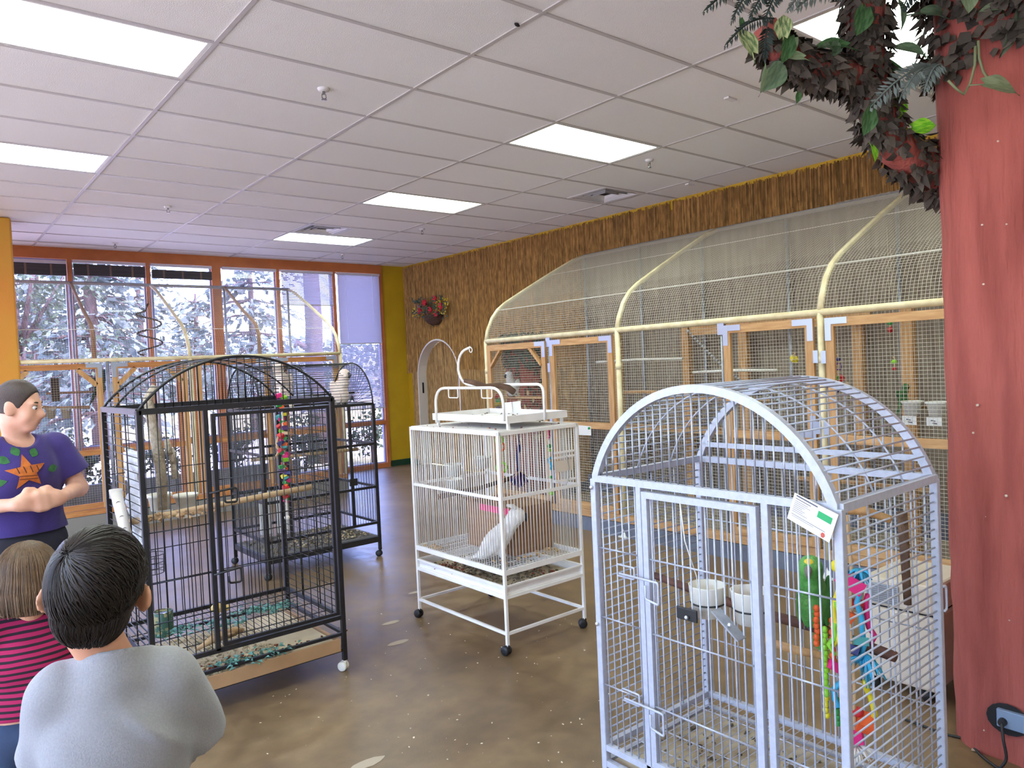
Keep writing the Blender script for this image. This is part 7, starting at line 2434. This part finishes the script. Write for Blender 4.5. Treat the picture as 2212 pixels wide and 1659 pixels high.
# ---- girl in the striped shirt, seen from behind
gp_ = D(66, 1350, 2.25)
girl = thing('person', 'girl with brown bobbed hair in pink and black striped top, seen from behind', 'person', (gp_.x, gp_.y, 0), rot=(0, 0, cam_ang(gp_) + PI - PI / 2 + 0.1))
hg = Head((0, 0.015, 1.055), 0.88, 0.1, -0.06)
gL, gEL, gWL = (-0.112, 0, 0.905), (-0.150, -0.005, 0.72), (-0.150, 0.05, 0.56)
gR, gER, gWR = (0.112, 0, 0.905), (0.155, 0.01, 0.72), (0.14, 0.09, 0.60)
body = hg.prims() + [C((0, -0.005, 0.93), hg.p(0, -0.03, -0.08), 0.038, 0.040), C((-0.085, 0, 0.92), (0.085, 0, 0.92), 0.033, 0.033), E((0, 0, 0.81), (0.105, 0.072, 0.12)), E((0, 0, 0.66), (0.10, 0.075, 0.12)), E((0, 0, 0.58), (0.108, 0.082, 0.09))]
for sh, el, wr in ((gL, gEL, gWL), (gR, gER, gWR)):
    body += [C(sh, el, 0.033, 0.028), C(el, wr, 0.027, 0.020)]
body += hand(gWL, (0.05, 0.15, -1), (0.3, 1, 0.1), (1, -0.2, 0), 0.68, 0.4) + hand(gWR, (-0.05, 0.2, -1), (-0.3, 1, 0.1), (-1, -0.2, 0), 0.68, 0.4) + legs(0.058, 0.56, 0.30, 0.70)
vol_obj('body', body, m_skin2, girl, h=0.007, k=0.018)
hg.features(girl)
m_hair_g = M('light_brown_hair', (112, 86, 62), 0.42, island=0.32, col2=(92, 70, 50), vscale=30)


def girl_line(X, Y, Z):
    x, y, z = hg.inv(X, Y, Z)
    low = -(z + 0.102 + 0.008 * np.cos(x * 20))
    face = np.where((z < 0.045) & (np.abs(x) < 0.066), y - 0.02, y - 0.078)
    return np.maximum(low, face)


hairg = vol_obj('hair', [hg.e((0, -0.015, 0.030), (0.090, 0.106, 0.104)), hg.cap((0.045, -0.035, 0.0), (0.060, -0.045, -0.10), 0.046, 0.042), hg.cap((-0.045, -0.035, 0.0), (-0.060, -0.045, -0.10), 0.046, 0.042), hg.cap((0, -0.06, 0.0), (0, -0.065, -0.10), 0.05, 0.046),
                         hg.cap((0.070, 0.0, 0.0), (0.080, 0.0, -0.10), 0.022, 0.024), hg.cap((-0.070, 0.0, 0.0), (-0.080, 0.0, -0.10), 0.022, 0.024)], m_hair_g, girl, h=0.0065, k=0.03, cut=girl_line)
b = MB()
rs = random.Random(11)
for k_ in range(1500):
    a = rs.uniform(-PI * 1.18, PI * 0.18)
    z1 = rs.uniform(-0.104, -0.06)
    sp_ = rs.uniform(0.97, 1.04)
    pts_ = []
    ph0 = rs.uniform(0.05, 0.9)
    for s_ in range(7):
        f = s_ / 6
        ph = ph0 + (PI / 2 - ph0) * min(f * 1.5, 1.0)
        if f * 1.5 <= 1.0:
            x, y, z = 0.0915 * math.sin(ph) * math.cos(a), -0.017 + 0.108 * math.sin(ph) * math.sin(a), 0.028 + 0.106 * math.cos(ph)
        else:
            g_ = (f * 1.5 - 1.0) / 0.5
            wd = 1.0 + 0.10 * math.sin(g_ * 2.4)
            x, y, z = 0.0945 * wd * math.cos(a), -0.020 + 0.104 * wd * math.sin(a), 0.028 + (z1 - 0.028) * g_
        pts_.append(hg.p(x * sp_, y * sp_, z))
    if pts_:
        b.tube(pts_, [0.0012, 0.0019, 0.0021, 0.0021, 0.002, 0.0018, 0.001], 3, caps=False)
b.build('hair_locks', m_hair_g, hairg, smooth=True, kind='stuff')
# striped knit
ms = bpy.data.materials.new('striped_knit')
ms.use_nodes = True
n, l = ms.node_tree.nodes, ms.node_tree.links
bs = n['Principled BSDF']
bs.inputs['Roughness'].default_value = 0.9
tc = n.new('ShaderNodeTexCoord')
nz_ = n.new('ShaderNodeTexNoise'); nz_.inputs['Scale'].default_value = 7
l.new(tc.outputs['Object'], nz_.inputs['Vector'])
sx_ = n.new('ShaderNodeSeparateXYZ'); l.new(tc.outputs['Object'], sx_.inputs[0])
ad = n.new('ShaderNodeMath'); ad.operation = 'MULTIPLY_ADD'
l.new(nz_.outputs['Fac'], ad.inputs[0]); ad.inputs[1].default_value = 0.012; l.new(sx_.outputs['Z'], ad.inputs[2])
mm = n.new('ShaderNodeMath'); mm.operation = 'MULTIPLY'; l.new(ad.outputs[0], mm.inputs[0]); mm.inputs[1].default_value = 2 * PI / 0.0180
sn = n.new('ShaderNodeMath'); sn.operation = 'SINE'; l.new(mm.outputs[0], sn.inputs[0])
rp = n.new('ShaderNodeValToRGB')
rp.color_ramp.elements[0].position, rp.color_ramp.elements[1].position = 0.58, 0.66
rp.color_ramp.elements[0].color, rp.color_ramp.elements[1].color = lin((170, 28, 84)), lin((34, 22, 34))
mr = n.new('ShaderNodeMapRange'); mr.inputs['From Min'].default_value = -1; mr.inputs['From Max'].default_value = 1
l.new(sn.outputs[0], mr.inputs['Value']); l.new(mr.outputs[0], rp.inputs[0]); l.new(rp.outputs[0], bs.inputs['Base Color'])
gsh = [E((0, -0.002, 0.81), (0.122, 0.090, 0.135)), E((0, 0, 0.68), (0.124, 0.094, 0.15)), C((-0.088, -0.004, 0.922), (0.088, -0.004, 0.922), 0.043, 0.043), C(gL, (-0.138, -0.004, 0.80), 0.044, 0.052), C(gR, (0.140, 0.004, 0.80), 0.044, 0.052)]


def girl_cut(X, Y, Z):
    out = np.maximum(0.665 - Z, 0.046 - np.sqrt(X ** 2 + (Y - 0.02) ** 2 + ((Z - 0.985) * 0.8) ** 2))
    return np.where((np.abs(X) > 0.118) & (Z < 0.80), np.maximum(out, 0.80 - Z), out)


vol_obj('striped_top', gsh, ms, girl, h=0.0068, k=0.025, cut=girl_cut, disp=fold_noise(0.0025, 30, 30, 2.0))
vol_obj('jeans', [E((0, 0, 0.60), (0.116, 0.092, 0.10))] + [C((sx * 0.058, 0, 0.57), (sx * 0.062, 0.01, 0.30), 0.064, 0.052) for sx in (-1, 1)] + [C((sx * 0.062, 0.01, 0.30), (sx * 0.064, -0.01, 0.07), 0.05, 0.046) for sx in (-1, 1)], m_denim, girl, h=0.009, k=0.02, cut=lambda X, Y, Z: 0.04 - Z, disp=fold_noise(0.002, 30, 40, 3.0))
shoes(girl, 0.058, 0.70, m_white_shoe)
